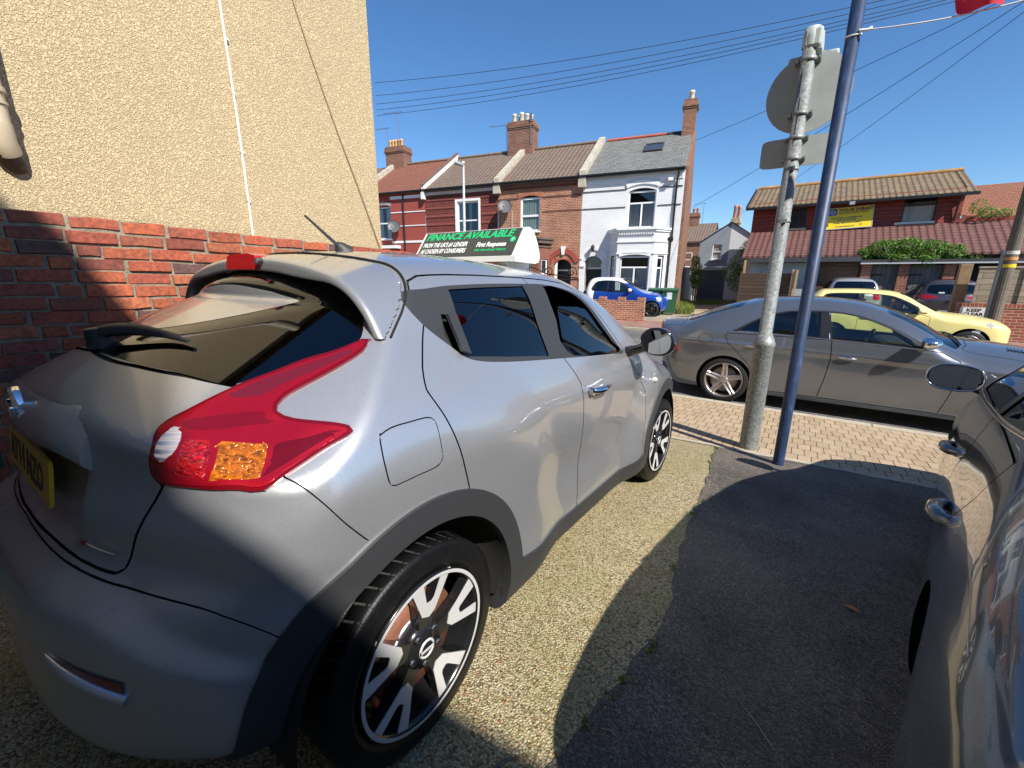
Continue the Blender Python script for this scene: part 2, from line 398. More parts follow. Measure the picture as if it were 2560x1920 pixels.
# ---------- materials of the place ----------
def uvnode(nt): return N(nt, 'ShaderNodeUVMap', uv_map='uv').outputs[0]
def ramp(nt, fac, stops):
    r = N(nt, 'ShaderNodeValToRGB'); el = r.color_ramp.elements
    while len(el) < len(stops): el.new(.5)
    for e, (p, c) in zip(el, stops): e.position = p; e.color = c4(c)
    Lk(nt, fac, r.inputs[0]); return r.outputs[0]
def mixc(nt, a, b, f, mode='MIX'):
    m = N(nt, 'ShaderNodeMix', data_type='RGBA', blend_type=mode)
    for s, v in ((6, a), (7, b)):
        if isinstance(v, (tuple, list)): m.inputs[s].default_value = c4(v)
        else: Lk(nt, v, m.inputs[s])
    if isinstance(f, (int, float)): m.inputs[0].default_value = f
    else: Lk(nt, f, m.inputs[0])
    return m.outputs[2]
def bricks(name, c1, c2, mortar, w=.225, h=.075, ms=.010, off=.5, rough=.85, bump=.5, vary=.25, smooth=.1, wash=None):
    if name in MATS: return MATS[name]
    m, nt, b = nmat(name); uv = uvnode(nt)
    nz = N(nt, 'ShaderNodeTexNoise', Scale=9., Detail=3.); Lk(nt, uv, nz.inputs['Vector'])
    dv = N(nt, 'ShaderNodeVectorMath', operation='SCALE'); Lk(nt, nz.outputs['Color'], dv.inputs[0]); dv.inputs['Scale'].default_value = h*.10
    av = N(nt, 'ShaderNodeVectorMath', operation='ADD'); Lk(nt, uv, av.inputs[0]); Lk(nt, dv.outputs[0], av.inputs[1])
    t = N(nt, 'ShaderNodeTexBrick', offset=off); Lk(nt, av.outputs[0], t.inputs['Vector'])
    for k, v in (('Color1', c4(c1)), ('Color2', c4(c2)), ('Mortar', c4(mortar)), ('Scale', 1.), ('Mortar Size', ms), ('Mortar Smooth', smooth), ('Bias', 0.), ('Brick Width', w), ('Row Height', h)): t.inputs[k].default_value = v
    n2 = N(nt, 'ShaderNodeTexNoise', Scale=1.3, Detail=8., Roughness=.7); Lk(nt, uv, n2.inputs['Vector'])
    r = N(nt, 'ShaderNodeMapRange'); r.inputs['From Min'].default_value = .3; r.inputs['From Max'].default_value = .7; r.inputs['To Min'].default_value = 1-vary; r.inputs['To Max'].default_value = 1+vary; Lk(nt, n2.outputs['Fac'], r.inputs['Value'])
    x = N(nt, 'ShaderNodeVectorMath', operation='SCALE'); Lk(nt, t.outputs['Color'], x.inputs[0]); Lk(nt, r.outputs[0], x.inputs['Scale']); col = x.outputs[0]
    Lk(nt, col, b.inputs['Base Color']); b.inputs['Roughness'].default_value = rough
    n3 = N(nt, 'ShaderNodeTexNoise', Scale=120., Detail=4.); Lk(nt, uv, n3.inputs['Vector'])
    sb = N(nt, 'ShaderNodeMath', operation='MULTIPLY_ADD'); Lk(nt, t.outputs['Fac'], sb.inputs[0]); sb.inputs[1].default_value = -1.; 
    s2 = N(nt, 'ShaderNodeMath', operation='MULTIPLY'); Lk(nt, n3.outputs['Fac'], s2.inputs[0]); s2.inputs[1].default_value = .4; Lk(nt, s2.outputs[0], sb.inputs[2])
    bp = N(nt, 'ShaderNodeBump', Strength=bump, Distance=.008); Lk(nt, sb.outputs[0], bp.inputs['Height']); Lk(nt, bp.outputs[0], b.inputs['Normal'])
    MATS[name] = m; return m
def tiles(name, c1, c2, w=.30, h=.30, roll=True, rough=.85, moss=(.12, .13, .05), mf=.25):
    """roof tiles: courses with a shadow step, rolls across, lichen"""
    if name in MATS: return MATS[name]
    m, nt, b = nmat(name); uv = uvnode(nt)
    t = N(nt, 'ShaderNodeTexBrick', offset=0. if roll else .5); Lk(nt, uv, t.inputs['Vector'])
    for k, v in (('Color1', c4(c1)), ('Color2', c4(c2)), ('Mortar', c4([c*.38 for c in c1])), ('Scale', 1.), ('Mortar Size', .015 if roll else .008), ('Mortar Smooth', .35), ('Bias', 0.), ('Brick Width', w), ('Row Height', h)): t.inputs[k].default_value = v
    n = N(nt, 'ShaderNodeTexNoise', Scale=2.2, Detail=9., Roughness=.75); Lk(nt, uv, n.inputs['Vector'])
    f = N(nt, 'ShaderNodeMapRange'); f.inputs['From Min'].default_value = .45; f.inputs['From Max'].default_value = .75; f.inputs['To Max'].default_value = mf*2.2; Lk(nt, n.outputs['Fac'], f.inputs['Value'])
    n4 = N(nt, 'ShaderNodeTexNoise', Scale=14., Detail=6.); Lk(nt, uv, n4.inputs['Vector'])
    r4 = N(nt, 'ShaderNodeMapRange'); r4.inputs['From Min'].default_value = .3; r4.inputs['From Max'].default_value = .7; r4.inputs['To Min'].default_value = .7; r4.inputs['To Max'].default_value = 1.3; Lk(nt, n4.outputs['Fac'], r4.inputs['Value'])
    col = mixc(nt, t.outputs['Color'], moss, f.outputs[0]); x = N(nt, 'ShaderNodeVectorMath', operation='SCALE'); Lk(nt, col, x.inputs[0]); Lk(nt, r4.outputs[0], x.inputs['Scale'])
    Lk(nt, x.outputs[0], b.inputs['Base Color']); b.inputs['Roughness'].default_value = rough
    sp = N(nt, 'ShaderNodeSeparateXYZ'); Lk(nt, uv, sp.inputs[0])
    mo = N(nt, 'ShaderNodeMath', operation='FRACT'); dv = N(nt, 'ShaderNodeMath', operation='DIVIDE'); Lk(nt, sp.outputs[1], dv.inputs[0]); dv.inputs[1].default_value = h; Lk(nt, dv.outputs[0], mo.inputs[0])
    inv = N(nt, 'ShaderNodeMath', operation='SUBTRACT'); inv.inputs[0].default_value = 1.; Lk(nt, mo.outputs[0], inv.inputs[1]); hh = inv.outputs[0]
    if roll:
        wv = N(nt, 'ShaderNodeMath', operation='MULTIPLY'); Lk(nt, sp.outputs[0], wv.inputs[0]); wv.inputs[1].default_value = 2*math.pi/w
        sn = N(nt, 'ShaderNodeMath', operation='SINE'); Lk(nt, wv.outputs[0], sn.inputs[0]); ad = N(nt, 'ShaderNodeMath', operation='MULTIPLY_ADD'); Lk(nt, sn.outputs[0], ad.inputs[0]); ad.inputs[1].default_value = .45; Lk(nt, hh, ad.inputs[2]); hh = ad.outputs[0]
    sb = N(nt, 'ShaderNodeMath', operation='SUBTRACT'); Lk(nt, hh, sb.inputs[0]); Lk(nt, t.outputs['Fac'], sb.inputs[1])
    bp = N(nt, 'ShaderNodeBump', Strength=1., Distance=.022); Lk(nt, sb.outputs[0], bp.inputs['Height']); Lk(nt, bp.outputs[0], b.inputs['Normal'])
    MATS[name] = m; return m
def render_wall(name, col, amp=.03, sc=40.):
    """rough cast: lumps of a centimetre or two"""
    m, nt, b = nmat(name); tc = N(nt, 'ShaderNodeTexCoord').outputs['Object']
    n0 = N(nt, 'ShaderNodeTexNoise', Scale=sc*1.0, Detail=2.5, Roughness=.55, Distortion=.9); Lk(nt, tc, n0.inputs['Vector'])
    mr = N(nt, 'ShaderNodeMapRange', interpolation_type='SMOOTHSTEP'); mr.inputs['From Min'].default_value = .36; mr.inputs['From Max'].default_value = .60; Lk(nt, n0.outputs['Fac'], mr.inputs['Value'])
    n1 = N(nt, 'ShaderNodeTexNoise', Scale=sc*4, Detail=3.); Lk(nt, tc, n1.inputs['Vector'])
    ad = N(nt, 'ShaderNodeMath', operation='MULTIPLY_ADD'); Lk(nt, n1.outputs['Fac'], ad.inputs[0]); ad.inputs[1].default_value = .25; Lk(nt, mr.outputs[0], ad.inputs[2])
    bp = N(nt, 'ShaderNodeBump', Strength=.85, Distance=amp); Lk(nt, ad.outputs[0], bp.inputs['Height']); Lk(nt, bp.outputs[0], b.inputs['Normal'])
    n2 = N(nt, 'ShaderNodeTexNoise', Scale=.9, Detail=7., Roughness=.7); Lk(nt, tc, n2.inputs['Vector'])
    c1 = ramp(nt, n2.outputs['Fac'], [(.3, [c*.93 for c in col]), (.7, [min(c*1.05, .9) for c in col])])
    Lk(nt, mixc(nt, [c*.88 for c in col], c1, mr.outputs[0]), b.inputs['Base Color']); b.inputs['Roughness'].default_value = .9
    return m
def aggregate():
    """exposed pebble concrete with moss"""
    m, nt, b = nmat('pebble concrete'); tc = N(nt, 'ShaderNodeTexCoord').outputs['Object']
    v = N(nt, 'ShaderNodeTexVoronoi', Scale=125.); Lk(nt, tc, v.inputs['Vector'])
    v2 = N(nt, 'ShaderNodeTexVoronoi', Scale=230.); Lk(nt, tc, v2.inputs['Vector'])
    s = N(nt, 'ShaderNodeSeparateColor'); Lk(nt, v.outputs['Color'], s.inputs[0])
    peb = ramp(nt, s.outputs[0], [(0, (.12, .09, .045)), (.25, (.43, .345, .19)), (.6, (.60, .50, .30)), (.88, (.72, .64, .45)), (.93, (.40, .13, .04)), (1., (.70, .62, .42))])
    g = ramp(nt, v.outputs['Distance'], [(.0, (1, 1, 1)), (.55, (.8, .8, .78)), (.85, (.35, .33, .28))])
    col = mixc(nt, peb, g, 1., 'MULTIPLY')
    n = N(nt, 'ShaderNodeTexNoise', Scale=2.2, Detail=9., Roughness=.72); Lk(nt, tc, n.inputs['Vector'])
    f = N(nt, 'ShaderNodeMapRange'); f.inputs['From Min'].default_value = .42; f.inputs['From Max'].default_value = .68; f.inputs['To Max'].default_value = .55; Lk(nt, n.outputs['Fac'], f.inputs['Value'])
    col = mixc(nt, col, (.29, .265, .09), f.outputs[0])
    n5 = N(nt, 'ShaderNodeTexNoise', Scale=5., Detail=8., Roughness=.8); n5.noise_dimensions = '4D'; n5.inputs['W'].default_value = 3.; Lk(nt, tc, n5.inputs['Vector'])
    f5 = N(nt, 'ShaderNodeMapRange'); f5.inputs['From Min'].default_value = .62; f5.inputs['From Max'].default_value = .72; f5.inputs['To Max'].default_value = .55; Lk(nt, n5.outputs['Fac'], f5.inputs['Value'])
    col = mixc(nt, col, (.55, .50, .40), f5.outputs[0])
    Lk(nt, col, b.inputs['Base Color']); b.inputs['Roughness'].default_value = .85
    h = N(nt, 'ShaderNodeMath', operation='MULTIPLY_ADD'); Lk(nt, v.outputs['Distance'], h.inputs[0]); h.inputs[1].default_value = -1.; 
    h2 = N(nt, 'ShaderNodeMath', operation='MULTIPLY'); Lk(nt, v2.outputs['Distance'], h2.inputs[0]); h2.inputs[1].default_value = -.5; Lk(nt, h2.outputs[0], h.inputs[2])
    bp = N(nt, 'ShaderNodeBump', Strength=.9, Distance=.009); Lk(nt, h.outputs[0], bp.inputs['Height']); Lk(nt, bp.outputs[0], b.inputs['Normal'])
    return m
def asphalt(name, base, spot, sc=170.):
    m, nt, b = nmat(name); tc = N(nt, 'ShaderNodeTexCoord').outputs['Object']
    v = N(nt, 'ShaderNodeTexVoronoi', Scale=sc); Lk(nt, tc, v.inputs['Vector'])
    s = N(nt, 'ShaderNodeSeparateColor'); Lk(nt, v.outputs['Color'], s.inputs[0])
    col = ramp(nt, s.outputs[0], [(0, [c*.45 for c in base]), (.5, base), (.9, [c*1.8 for c in base]), (.97, spot), (1., spot)])
    n = N(nt, 'ShaderNodeTexNoise', Scale=1.6, Detail=8., Roughness=.7); Lk(nt, tc, n.inputs['Vector'])
    f = N(nt, 'ShaderNodeMapRange'); f.inputs['From Min'].default_value = .3; f.inputs['From Max'].default_value = .75; f.inputs['To Min'].default_value = .6; f.inputs['To Max'].default_value = 1.9; Lk(nt, n.outputs['Fac'], f.inputs['Value'])
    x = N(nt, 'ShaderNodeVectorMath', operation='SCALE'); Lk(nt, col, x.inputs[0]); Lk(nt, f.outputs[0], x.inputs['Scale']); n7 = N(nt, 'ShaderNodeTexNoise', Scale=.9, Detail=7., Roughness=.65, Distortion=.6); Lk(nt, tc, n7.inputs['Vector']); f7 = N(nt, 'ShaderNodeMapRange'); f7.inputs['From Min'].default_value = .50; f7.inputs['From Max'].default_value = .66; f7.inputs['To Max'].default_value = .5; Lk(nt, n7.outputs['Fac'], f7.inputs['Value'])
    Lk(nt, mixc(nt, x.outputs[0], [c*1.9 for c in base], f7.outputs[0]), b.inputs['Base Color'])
    b.inputs['Roughness'].default_value = .75
    bp = N(nt, 'ShaderNodeBump', Strength=.8, Distance=.006); Lk(nt, v.outputs['Distance'], bp.inputs['Height']); Lk(nt, bp.outputs[0], b.inputs['Normal']); return m
def planks(name, col, w=.12, axis='y'):
    """weathered boards: dark joints between boards, grain along them"""
    if name in MATS: return MATS[name]
    m, nt, b = nmat(name); uv = uvnode(nt)
    t = N(nt, 'ShaderNodeTexBrick', offset=.37)
    sw = N(nt, 'ShaderNodeMapping'); Lk(nt, uv, sw.inputs[0])
    if axis == 'x': sw.inputs['Rotation'].default_value = (0, 0, math.pi/2)
    Lk(nt, sw.outputs[0], t.inputs['Vector'])
    for k, v in (('Color1', c4(col)), ('Color2', c4([c*.72 for c in col])), ('Mortar', c4([c*.2 for c in col])), ('Scale', 1.), ('Mortar Size', .006), ('Mortar Smooth', .2), ('Bias', 0.), ('Brick Width', 3.7), ('Row Height', w)): t.inputs[k].default_value = v
    mp = N(nt, 'ShaderNodeMapping'); mp.inputs['Scale'].default_value = (3, 40, 1); Lk(nt, sw.outputs[0], mp.inputs[0])
    n = N(nt, 'ShaderNodeTexNoise', Scale=1.6, Detail=7., Roughness=.7); Lk(nt, mp.outputs[0], n.inputs['Vector'])
    r = N(nt, 'ShaderNodeMapRange'); r.inputs['From Min'].default_value = .3; r.inputs['From Max'].default_value = .7; r.inputs['To Min'].default_value = .6; r.inputs['To Max'].default_value = 1.35; Lk(nt, n.outputs['Fac'], r.inputs['Value'])
    x = N(nt, 'ShaderNodeVectorMath', operation='SCALE'); Lk(nt, t.outputs['Color'], x.inputs[0]); Lk(nt, r.outputs[0], x.inputs['Scale']); Lk(nt, x.outputs[0], b.inputs['Base Color']); b.inputs['Roughness'].default_value = .85
    bp = N(nt, 'ShaderNodeBump', Strength=.7, Distance=.006); s = N(nt, 'ShaderNodeMath', operation='SUBTRACT'); Lk(nt, n.outputs['Fac'], s.inputs[0]); Lk(nt, t.outputs['Fac'], s.inputs[1]); Lk(nt, s.outputs[0], bp.inputs['Height']); Lk(nt, bp.outputs[0], b.inputs['Normal'])
    MATS[name] = m; return m

# ---------- ground ----------
GS = -.0581
gprof = [(-40, .2), (-12, .2), (-3., .215), (.703, 0), (6.62, GS*(6.62-.703)), (6.80, -.358)]
def gz(y): return GS*(y - .703) if y < 6.8 else float(np.interp(y, [6.8, 7, 10, 14.2, 15.95, 18, 30, 80], [-.40, -.40, -.34, -.30, -.10, -.05, 0, .1]))
def sheet(name, xs, ys, zoff, m, kind='structure', zf=None):
    b = MB(); zf = zf or gz
    vs = [(x, y, zf(y) + zoff) for y in ys for x in xs]; n = len(xs)
    b.add(vs, [(j*n+i, j*n+i+1, (j+1)*n+i+1, (j+1)*n+i) for j in range(len(ys)-1) for i in range(n-1)], 0)
    o = b.build(name, m); tag(o, kind=kind); return o
def edge_x(y):
    return float(np.interp(y, [-6, .3, .86, .96, 1.14, 1.42, 1.73, 2.19, 2.66, 3.25, 3.7, 4.12, 4.5], [-.5, -.47, -.433, -.422, -.387, -.344, -.305, -.374, -.411, -.433, -.46, -.51, -.53])) + .012*math.sin(y*21) + .008*math.sin(y*53+1)
def build_ground():
    # base earth, to the horizon, under everything
    far = MB(); ys = [-300, -12, -3, .703, 6.7, 6.85, 10, 14.2, 16, 18, 30, 80, 900]
    base = [-.1, -.1, .1, -.05, -.42, -.47, -.42, -.38, -.22, -.13, -.08, 0, 0]
    far.add([(x, y, z) for y, z in zip(ys, base) for x in (-900, 900)], [(2*i, 2*i+1, 2*i+3, 2*i+2) for i in range(len(ys)-1)]); tag(far.build('ground', plain('earth', (.20, .17, .12), .95, noise=.2, nscale=.4)), kind='structure')
    ya = np.linspace(-6, 4.44, 90)
    pe = lambda x: 4.44 + .055*(x + .9)
    b = MB(); L = [(edge_x(y)+.004, y) for y in ya]
    vs = [(x, y, gz(y)) for y, in zip(ya) for x in (-5., edge_x(y))]
    b.add(vs, [(2*i, 2*i+1, 2*i+3, 2*i+2) for i in range(len(ya)-1)]); tag(b.build('concrete_driveway', aggregate()), kind='structure')
    b = MB(); vs = []
    for y in ya: 
        for x in (edge_x(y)+.001, 9.): vs.append((x, y + (0 if y < 4.3 else .055*(x+.53)*(y-4.3)/.14), 0))
    vs = [(x, y, gz(y) + .006) for x, y, z in vs]
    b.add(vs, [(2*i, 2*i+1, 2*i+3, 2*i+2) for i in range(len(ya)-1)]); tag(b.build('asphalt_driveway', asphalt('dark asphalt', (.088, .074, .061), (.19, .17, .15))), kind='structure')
    # paved crossover: blocks in stretcher bond, edging, kerb
    m, nt, bb = nmat('paving blocks'); tc = N(nt, 'ShaderNodeTexCoord').outputs['Object']
    mp = N(nt, 'ShaderNodeMapping'); mp.inputs['Rotation'].default_value = (0, 0, rad(0)); Lk(nt, tc, mp.inputs[0])
    nz = N(nt, 'ShaderNodeTexNoise', Scale=6., Detail=3.); Lk(nt, tc, nz.inputs['Vector']); dv = N(nt, 'ShaderNodeVectorMath', operation='SCALE'); Lk(nt, nz.outputs['Color'], dv.inputs[0]); dv.inputs['Scale'].default_value = .02
    av = N(nt, 'ShaderNodeVectorMath', operation='ADD'); Lk(nt, mp.outputs[0], av.inputs[0]); Lk(nt, dv.outputs[0], av.inputs[1])
    t = N(nt, 'ShaderNodeTexBrick', offset=.5); Lk(nt, av.outputs[0], t.inputs['Vector'])
    for k, v in (('Color1', (.52, .38, .24, 1)), ('Color2', (.43, .31, .19, 1)), ('Mortar', (.13, .095, .06, 1)), ('Scale', 1.), ('Mortar Size', .0055), ('Mortar Smooth', .3), ('Bias', 0.), ('Brick Width', .108), ('Row Height', .206)): t.inputs[k].default_value = v
    v = N(nt, 'ShaderNodeTexVoronoi', Scale=190.); Lk(nt, tc, v.inputs['Vector']); s = N(nt, 'ShaderNodeSeparateColor'); Lk(nt, v.outputs['Color'], s.inputs[0])
    r = N(nt, 'ShaderNodeMapRange'); r.inputs['To Min'].default_value = .72; r.inputs['To Max'].default_value = 1.3; Lk(nt, s.outputs[0], r.inputs['Value'])
    n2 = N(nt, 'ShaderNodeTexNoise', Scale=1.7, Detail=8., Roughness=.7); Lk(nt, tc, n2.inputs['Vector'])
    x = N(nt, 'ShaderNodeVectorMath', operation='SCALE'); Lk(nt, t.outputs['Color'], x.inputs[0]); Lk(nt, r.outputs[0], x.inputs['Scale'])
    f = N(nt, 'ShaderNodeMapRange'); f.inputs['From Min'].default_value = .5; f.inputs['From Max'].default_value = .75; f.inputs['To Max'].default_value = .5; Lk(nt, n2.outputs['Fac'], f.inputs['Value'])
    Lk(nt, mixc(nt, x.outputs[0], (.54, .45, .33), f.outputs[0]), bb.inputs['Base Color']); bb.inputs['Roughness'].default_value = .9
    bp = N(nt, 'ShaderNodeBump', Strength=.8, Distance=.008); iv = N(nt, 'ShaderNodeMath', operation='SUBTRACT'); Lk(nt, v.outputs['Distance'], iv.inputs[0]); Lk(nt, t.outputs['Fac'], iv.inputs[1]); Lk(nt, iv.outputs[0], bp.inputs['Height']); Lk(nt, bp.outputs[0], bb.inputs['Normal'])
    b = MB(); xs = np.linspace(-30, 30, 61); vs = []
    for xx in xs:
        y0 = pe(xx) if abs(xx) < 4 else (pe(4) if xx > 0 else pe(-4))
        for y in (y0, 6.62): vs.append((xx, y, gz(y) + .006))
    b.add(vs, [(2*i, 2*i+2, 2*i+3, 2*i+1) for i in range(len(xs)-1)]); tag(b.build('pavement', m), kind='structure')
    b = MB(); rr = random.Random(3)
    pts = [(xx, pe(xx)) for xx in np.linspace(-3.4, 5, 120)]
    vs = []
    for xx, y in pts: vs += [(xx, y - .03 + rr.uniform(-.010, .010), gz(y)+.010), (xx, y + .035 + rr.uniform(-.006, .006), gz(y)+.010)]
    b.add(vs, [(2*i, 2*i+2, 2*i+3, 2*i+1) for i in range(len(pts)-1)]); tag(b.build('pavement_edging', plain('pale mortar', (.40, .36, .28), .9, noise=.25, nscale=25, bump=.5, bscale=120)), kind='structure')
    km = plain('kerb concrete', (.42, .37, .29), .9, noise=.18, nscale=9, bump=.4, bscale=160)
    b = MB()
    for k in range(-22, 23):
        x0 = k*.915; b.box(x0+.004, x0+.911, 6.625, 6.765, -.50, gz(6.7)+.008, 0, bev=.008)
    tag(b.build('kerb', km), kind='structure')
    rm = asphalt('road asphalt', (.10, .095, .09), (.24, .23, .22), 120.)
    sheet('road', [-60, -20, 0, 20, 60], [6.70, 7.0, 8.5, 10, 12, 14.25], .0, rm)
    b = MB()
    for k in range(-40, 40): b.box(k*.915+.004, k*.915+.911, 14.2, 14.33, -.5, gz(14.2)+.10, 0, bev=.012)
    tag(b.build('kerb', km), kind='structure')
    fp = bricks('red paving', (.30, .16, .12), (.25, .14, .11), (.12, .08, .06), .4, .4, .008, .5, .9, .3)
    sheet('pavement', [-60, -20, -6, 0, 20, 60], [14.32, 14.8, 15.4, 15.95], .004, fp, zf=lambda y: float(np.interp(y, [14.3, 15.95], [-.20, -.10])))
    sheet('yard', [-2.4, 0, 5, 30], [15.95, 18, 22, 30], .002, plain('yard concrete', (.22, .20, .17), .9, noise=.25, nscale=1.5), zf=lambda y: float(np.interp(y, [15.95, 18, 30], [-.10, -.05, .0])))
    sheet('front_garden_paving', [-40, -20, -4.6], [15.95, 18, 22, 30], .002, plain('garden concrete', (.30, .26, .20), .9, noise=.25, nscale=1.5), zf=lambda y: float(np.interp(y, [15.95, 18, 30], [-.10, -.05, .0])))
    sheet('alley_path', [-4.6, -3.6, -2.4], [15.95, 18, 22, 30, 34], .002, plain('path earth', (.34, .26, .16), .95, noise=.25, nscale=1.2, bump=.3), zf=lambda y: float(np.interp(y, [15.95, 18, 30, 34], [-.10, -.05, .05, .05])))

# ---------- walls with openings, windows ----------
def wall_holes(mb, x0, x1, z0, z1, holes, y, m=0, depth=.10, rm=None):
    xs = sorted({x0, x1, *[h[0] for h in holes], *[h[1] for h in holes]}); zs = sorted({z0, z1, *[h[2] for h in holes], *[h[3] for h in holes]})
    for i in range(len(xs)-1):
        for j in range(len(zs)-1):
            cx, cz = (xs[i]+xs[i+1])/2, (zs[j]+zs[j+1])/2
            if any(h[0] < cx < h[1] and h[2] < cz < h[3] for h in holes): continue
            mb.quad((xs[i], y, zs[j]), (xs[i+1], y, zs[j]), (xs[i+1], y, zs[j+1]), (xs[i], y, zs[j+1]), m)
    rm = m if rm is None else rm
    for a, b, c, d in holes:
        mb.quad((a, y, c), (a, y+depth, c), (a, y+depth, d), (a, y, d), rm); mb.quad((b, y, c), (b, y, d), (b, y+depth, d), (b, y+depth, c), rm)
        mb.quad((a, y, d), (a, y+depth, d), (b, y+depth, d), (b, y, d), rm); mb.quad((a, y, c), (b, y, c), (b, y+depth, c), (a, y+depth, c), rm)

def window(parent, x0, x1, z0, z1, y, fm, bars=(), cols=(), fw=.06, curtain=None, sill=True, split=None, dark=.5):
    """frame with bars; pane and curtain are children; y is the plane of the frame front"""
    f = MB(); f.box(x0, x1, y, y+.06, z0, z0+fw); f.box(x0, x1, y, y+.06, z1-fw, z1); f.box(x0, x0+fw, y, y+.06, z0+fw, z1-fw); f.box(x1-fw, x1, y, y+.06, z0+fw, z1-fw)
    for z in bars: f.box(x0+fw, x1-fw, y+.004, y+.058, z-fw*.55, z+fw*.55)
    for x, za, zb in cols: f.box(x-fw*.6, x+fw*.6, y+.006, y+.056, za, zb)
    w = f.build('window', fm, parent)
    g = MB(); g.quad((x0+fw, y+.035, z0+fw), (x1-fw, y+.035, z0+fw), (x1-fw, y+.035, z1-fw), (x0+fw, y+.035, z1-fw)); g.build('pane', glass('house glass', (.90, .93, .93), .05), w)
    k = MB(); k.box(x0, x1, y+.5, y+.52, z0, z1); k.quad((x0, y+.06, z0), (x0, y+.5, z0), (x0, y+.5, z1), (x0, y+.06, z1)); k.quad((x1, y+.06, z0), (x1, y+.5, z0), (x1, y+.5, z1), (x1, y+.06, z1)); k.quad((x0, y+.06, z1), (x1, y+.06, z1), (x1, y+.5, z1), (x0, y+.5, z1)); k.quad((x0, y+.06, z0), (x1, y+.06, z0), (x1, y+.5, z0), (x0, y+.5, z0))
    k.build('room', plain('dark room', (.03, .03, .035), .9), w)
    if curtain is not None:
        col, za, zb, gaps = curtain; c = MB()
        for a, b in gaps:
            n = max(int((b-a)/.035), 4); vs = []
            for i in range(n+1):
                x = a + (b-a)*i/n; yy = y + .075 + .02*math.sin(i*1.9)
                vs += [(x, yy, za), (x, yy, zb)]
            c.add(vs, [(2*i, 2*i+2, 2*i+3, 2*i+1) for i in range(n)], 0, True)
        c.build('curtain', plain('curtain %.2f %.2f' % (col[0], col[2]), col, .9), w)
    if sill:
        s = MB(); s.box(x0-.06, x1+.06, y-.16, y+.0, z0-.07, z0-.002); s.build('sill', fm, w)
    return w

def arch_fill(mb, x0, x1, zs, zt, y0, y1, rise, m=0, n=14):
    """masonry between a flat top zt and a segmental arch springing at zs"""
    w = (x1-x0)/2; c = (x0+x1)/2; R = (w*w + rise*rise)/(2*rise)
    pts = [(c + w*math.cos(math.pi - math.pi*i/n),) for i in range(n+1)]
    low = [(x0 + (x1-x0)*i/n, zs + math.sqrt(max(R*R - (x0 + (x1-x0)*i/n - c)**2, 0)) - (R - rise)) for i in range(n+1)]
    for (xa, za), (xb, zb) in zip(low[:-1], low[1:]):
        mb.add([(xa, y0, za), (xb, y0, zb), (xb, y0, zt), (xa, y0, zt), (xa, y1, za), (xb, y1, zb)], [(0, 1, 2, 3), (0, 4, 5, 1)], m)
def arch_band(mb, x0, x1, zs, rise, th, y0, y1, m=0, n=18):
    w = (x1-x0)/2; c = (x0+x1)/2; R = (w*w + rise*rise)/(2*rise); zc = zs + rise - R; a0 = math.asin(min(w/R, 1)); 
    P = []
    for i in range(n+1):
        a = -a0 + 2*a0*i/n; P.append(((c + R*math.sin(a), zc + R*math.cos(a)), (c + (R+th)*math.sin(a), zc + (R+th)*math.cos(a))))
    for (a, b), (c_, d) in zip(P[:-1], P[1:]):
        v = [(a[0], y0, a[1]), (c_[0], y0, c_[1]), (d[0], y0, d[1]), (b[0], y0, b[1])]; v += [(x, y1, z) for x, y, z in v]
        mb.add(v, [(0, 1, 2, 3), (3, 2, 6, 7), (0, 4, 5, 1)], m)

def chimney(parent, x0, x1, y0, y1, z0, z1, m, pots, pm):
    c = MB(); c.box(x0, x1, y0, y1, z0, z1-.42); 
    for k, (e, h) in enumerate([(.035, .08), (.07, .08), (.035, .16)]):
        za = z1 - .42 + sum(q[1] for q in [(.035, .08), (.07, .08), (.035, .16)][:k]); c.box(x0-e, x1+e, y0-e, y1+e, za, za+h)
    c.box(x0-.01, x1+.01, y0-.01, y1+.01, z1-.10, z1-.02); ch = c.build('chimney', m, parent)
    for px, py, h, r in pots:
        p = MB(); p.lathe([(z1-.06, r), (z1+h*.75, r*.86), (z1+h*.78, r*.98), (z1+h, r*.95), (z1+h, r*.6), (z1+h*.6, r*.6)], 14, 'z', (px, py, 0)); p.build('chimney_pot', pm, ch)
    return ch

def aerial(parent, x, y, z0, h, n=9, ln=1.3, rot=0.):
    m = MB(); m.tube([(x, y, z0), (x, y, z0+h)], .018, 6); ca, sa = math.cos(rot), math.sin(rot)
    m.tube([(x - ca*ln*.8, y - sa*ln*.8, z0+h-.06), (x + ca*ln*.2, y + sa*ln*.2, z0+h-.06)], .012, 5)
    for i in range(n):
        t = -ln*.8 + ln*i/(n-1); m.tube([(x + ca*t + sa*.16, y + sa*t - ca*.16, z0+h-.06), (x + ca*t - sa*.16, y + sa*t + ca*.16, z0+h-.06)], .007, 4)
    return m.build('aerial', plain('aerial metal', (.25, .25, .26), .4, .8), parent)

def dish(parent, x, y, z, r=.30):
    m = MB(); pr = [(0, 0), (.02, r*.4), (.06, r*.8), (.085, r), (.09, r)]
    a = MB(); a.lathe(pr, 26, 'y'); Rm = Matrix.Rotation(rad(-24), 3, 'X') @ Matrix.Rotation(rad(28), 3, 'Z')
    q = [Vector((x, y - .30, z)) + Rm @ Vector((p[0], -p[1], p[2])) for p in a.v]; m.add(q, a.f, 0, True)
    m.tube([(x, y, z-.05), (x, y-.20, z-.04), (x, y-.30, z)], .02, 6); m.tube([Vector((x, y-.30, z-.2)), Vector((x+.1, y-.62, z-.05))], .012, 5); m.obox((x+.1, y-.64, z-.03), (.03, 0, 0), (0, .05, 0), (0, 0, .03))
    return m.build('satellite_dish', plain('dish grey', (.09, .09, .095), .5, noise=.1), parent)
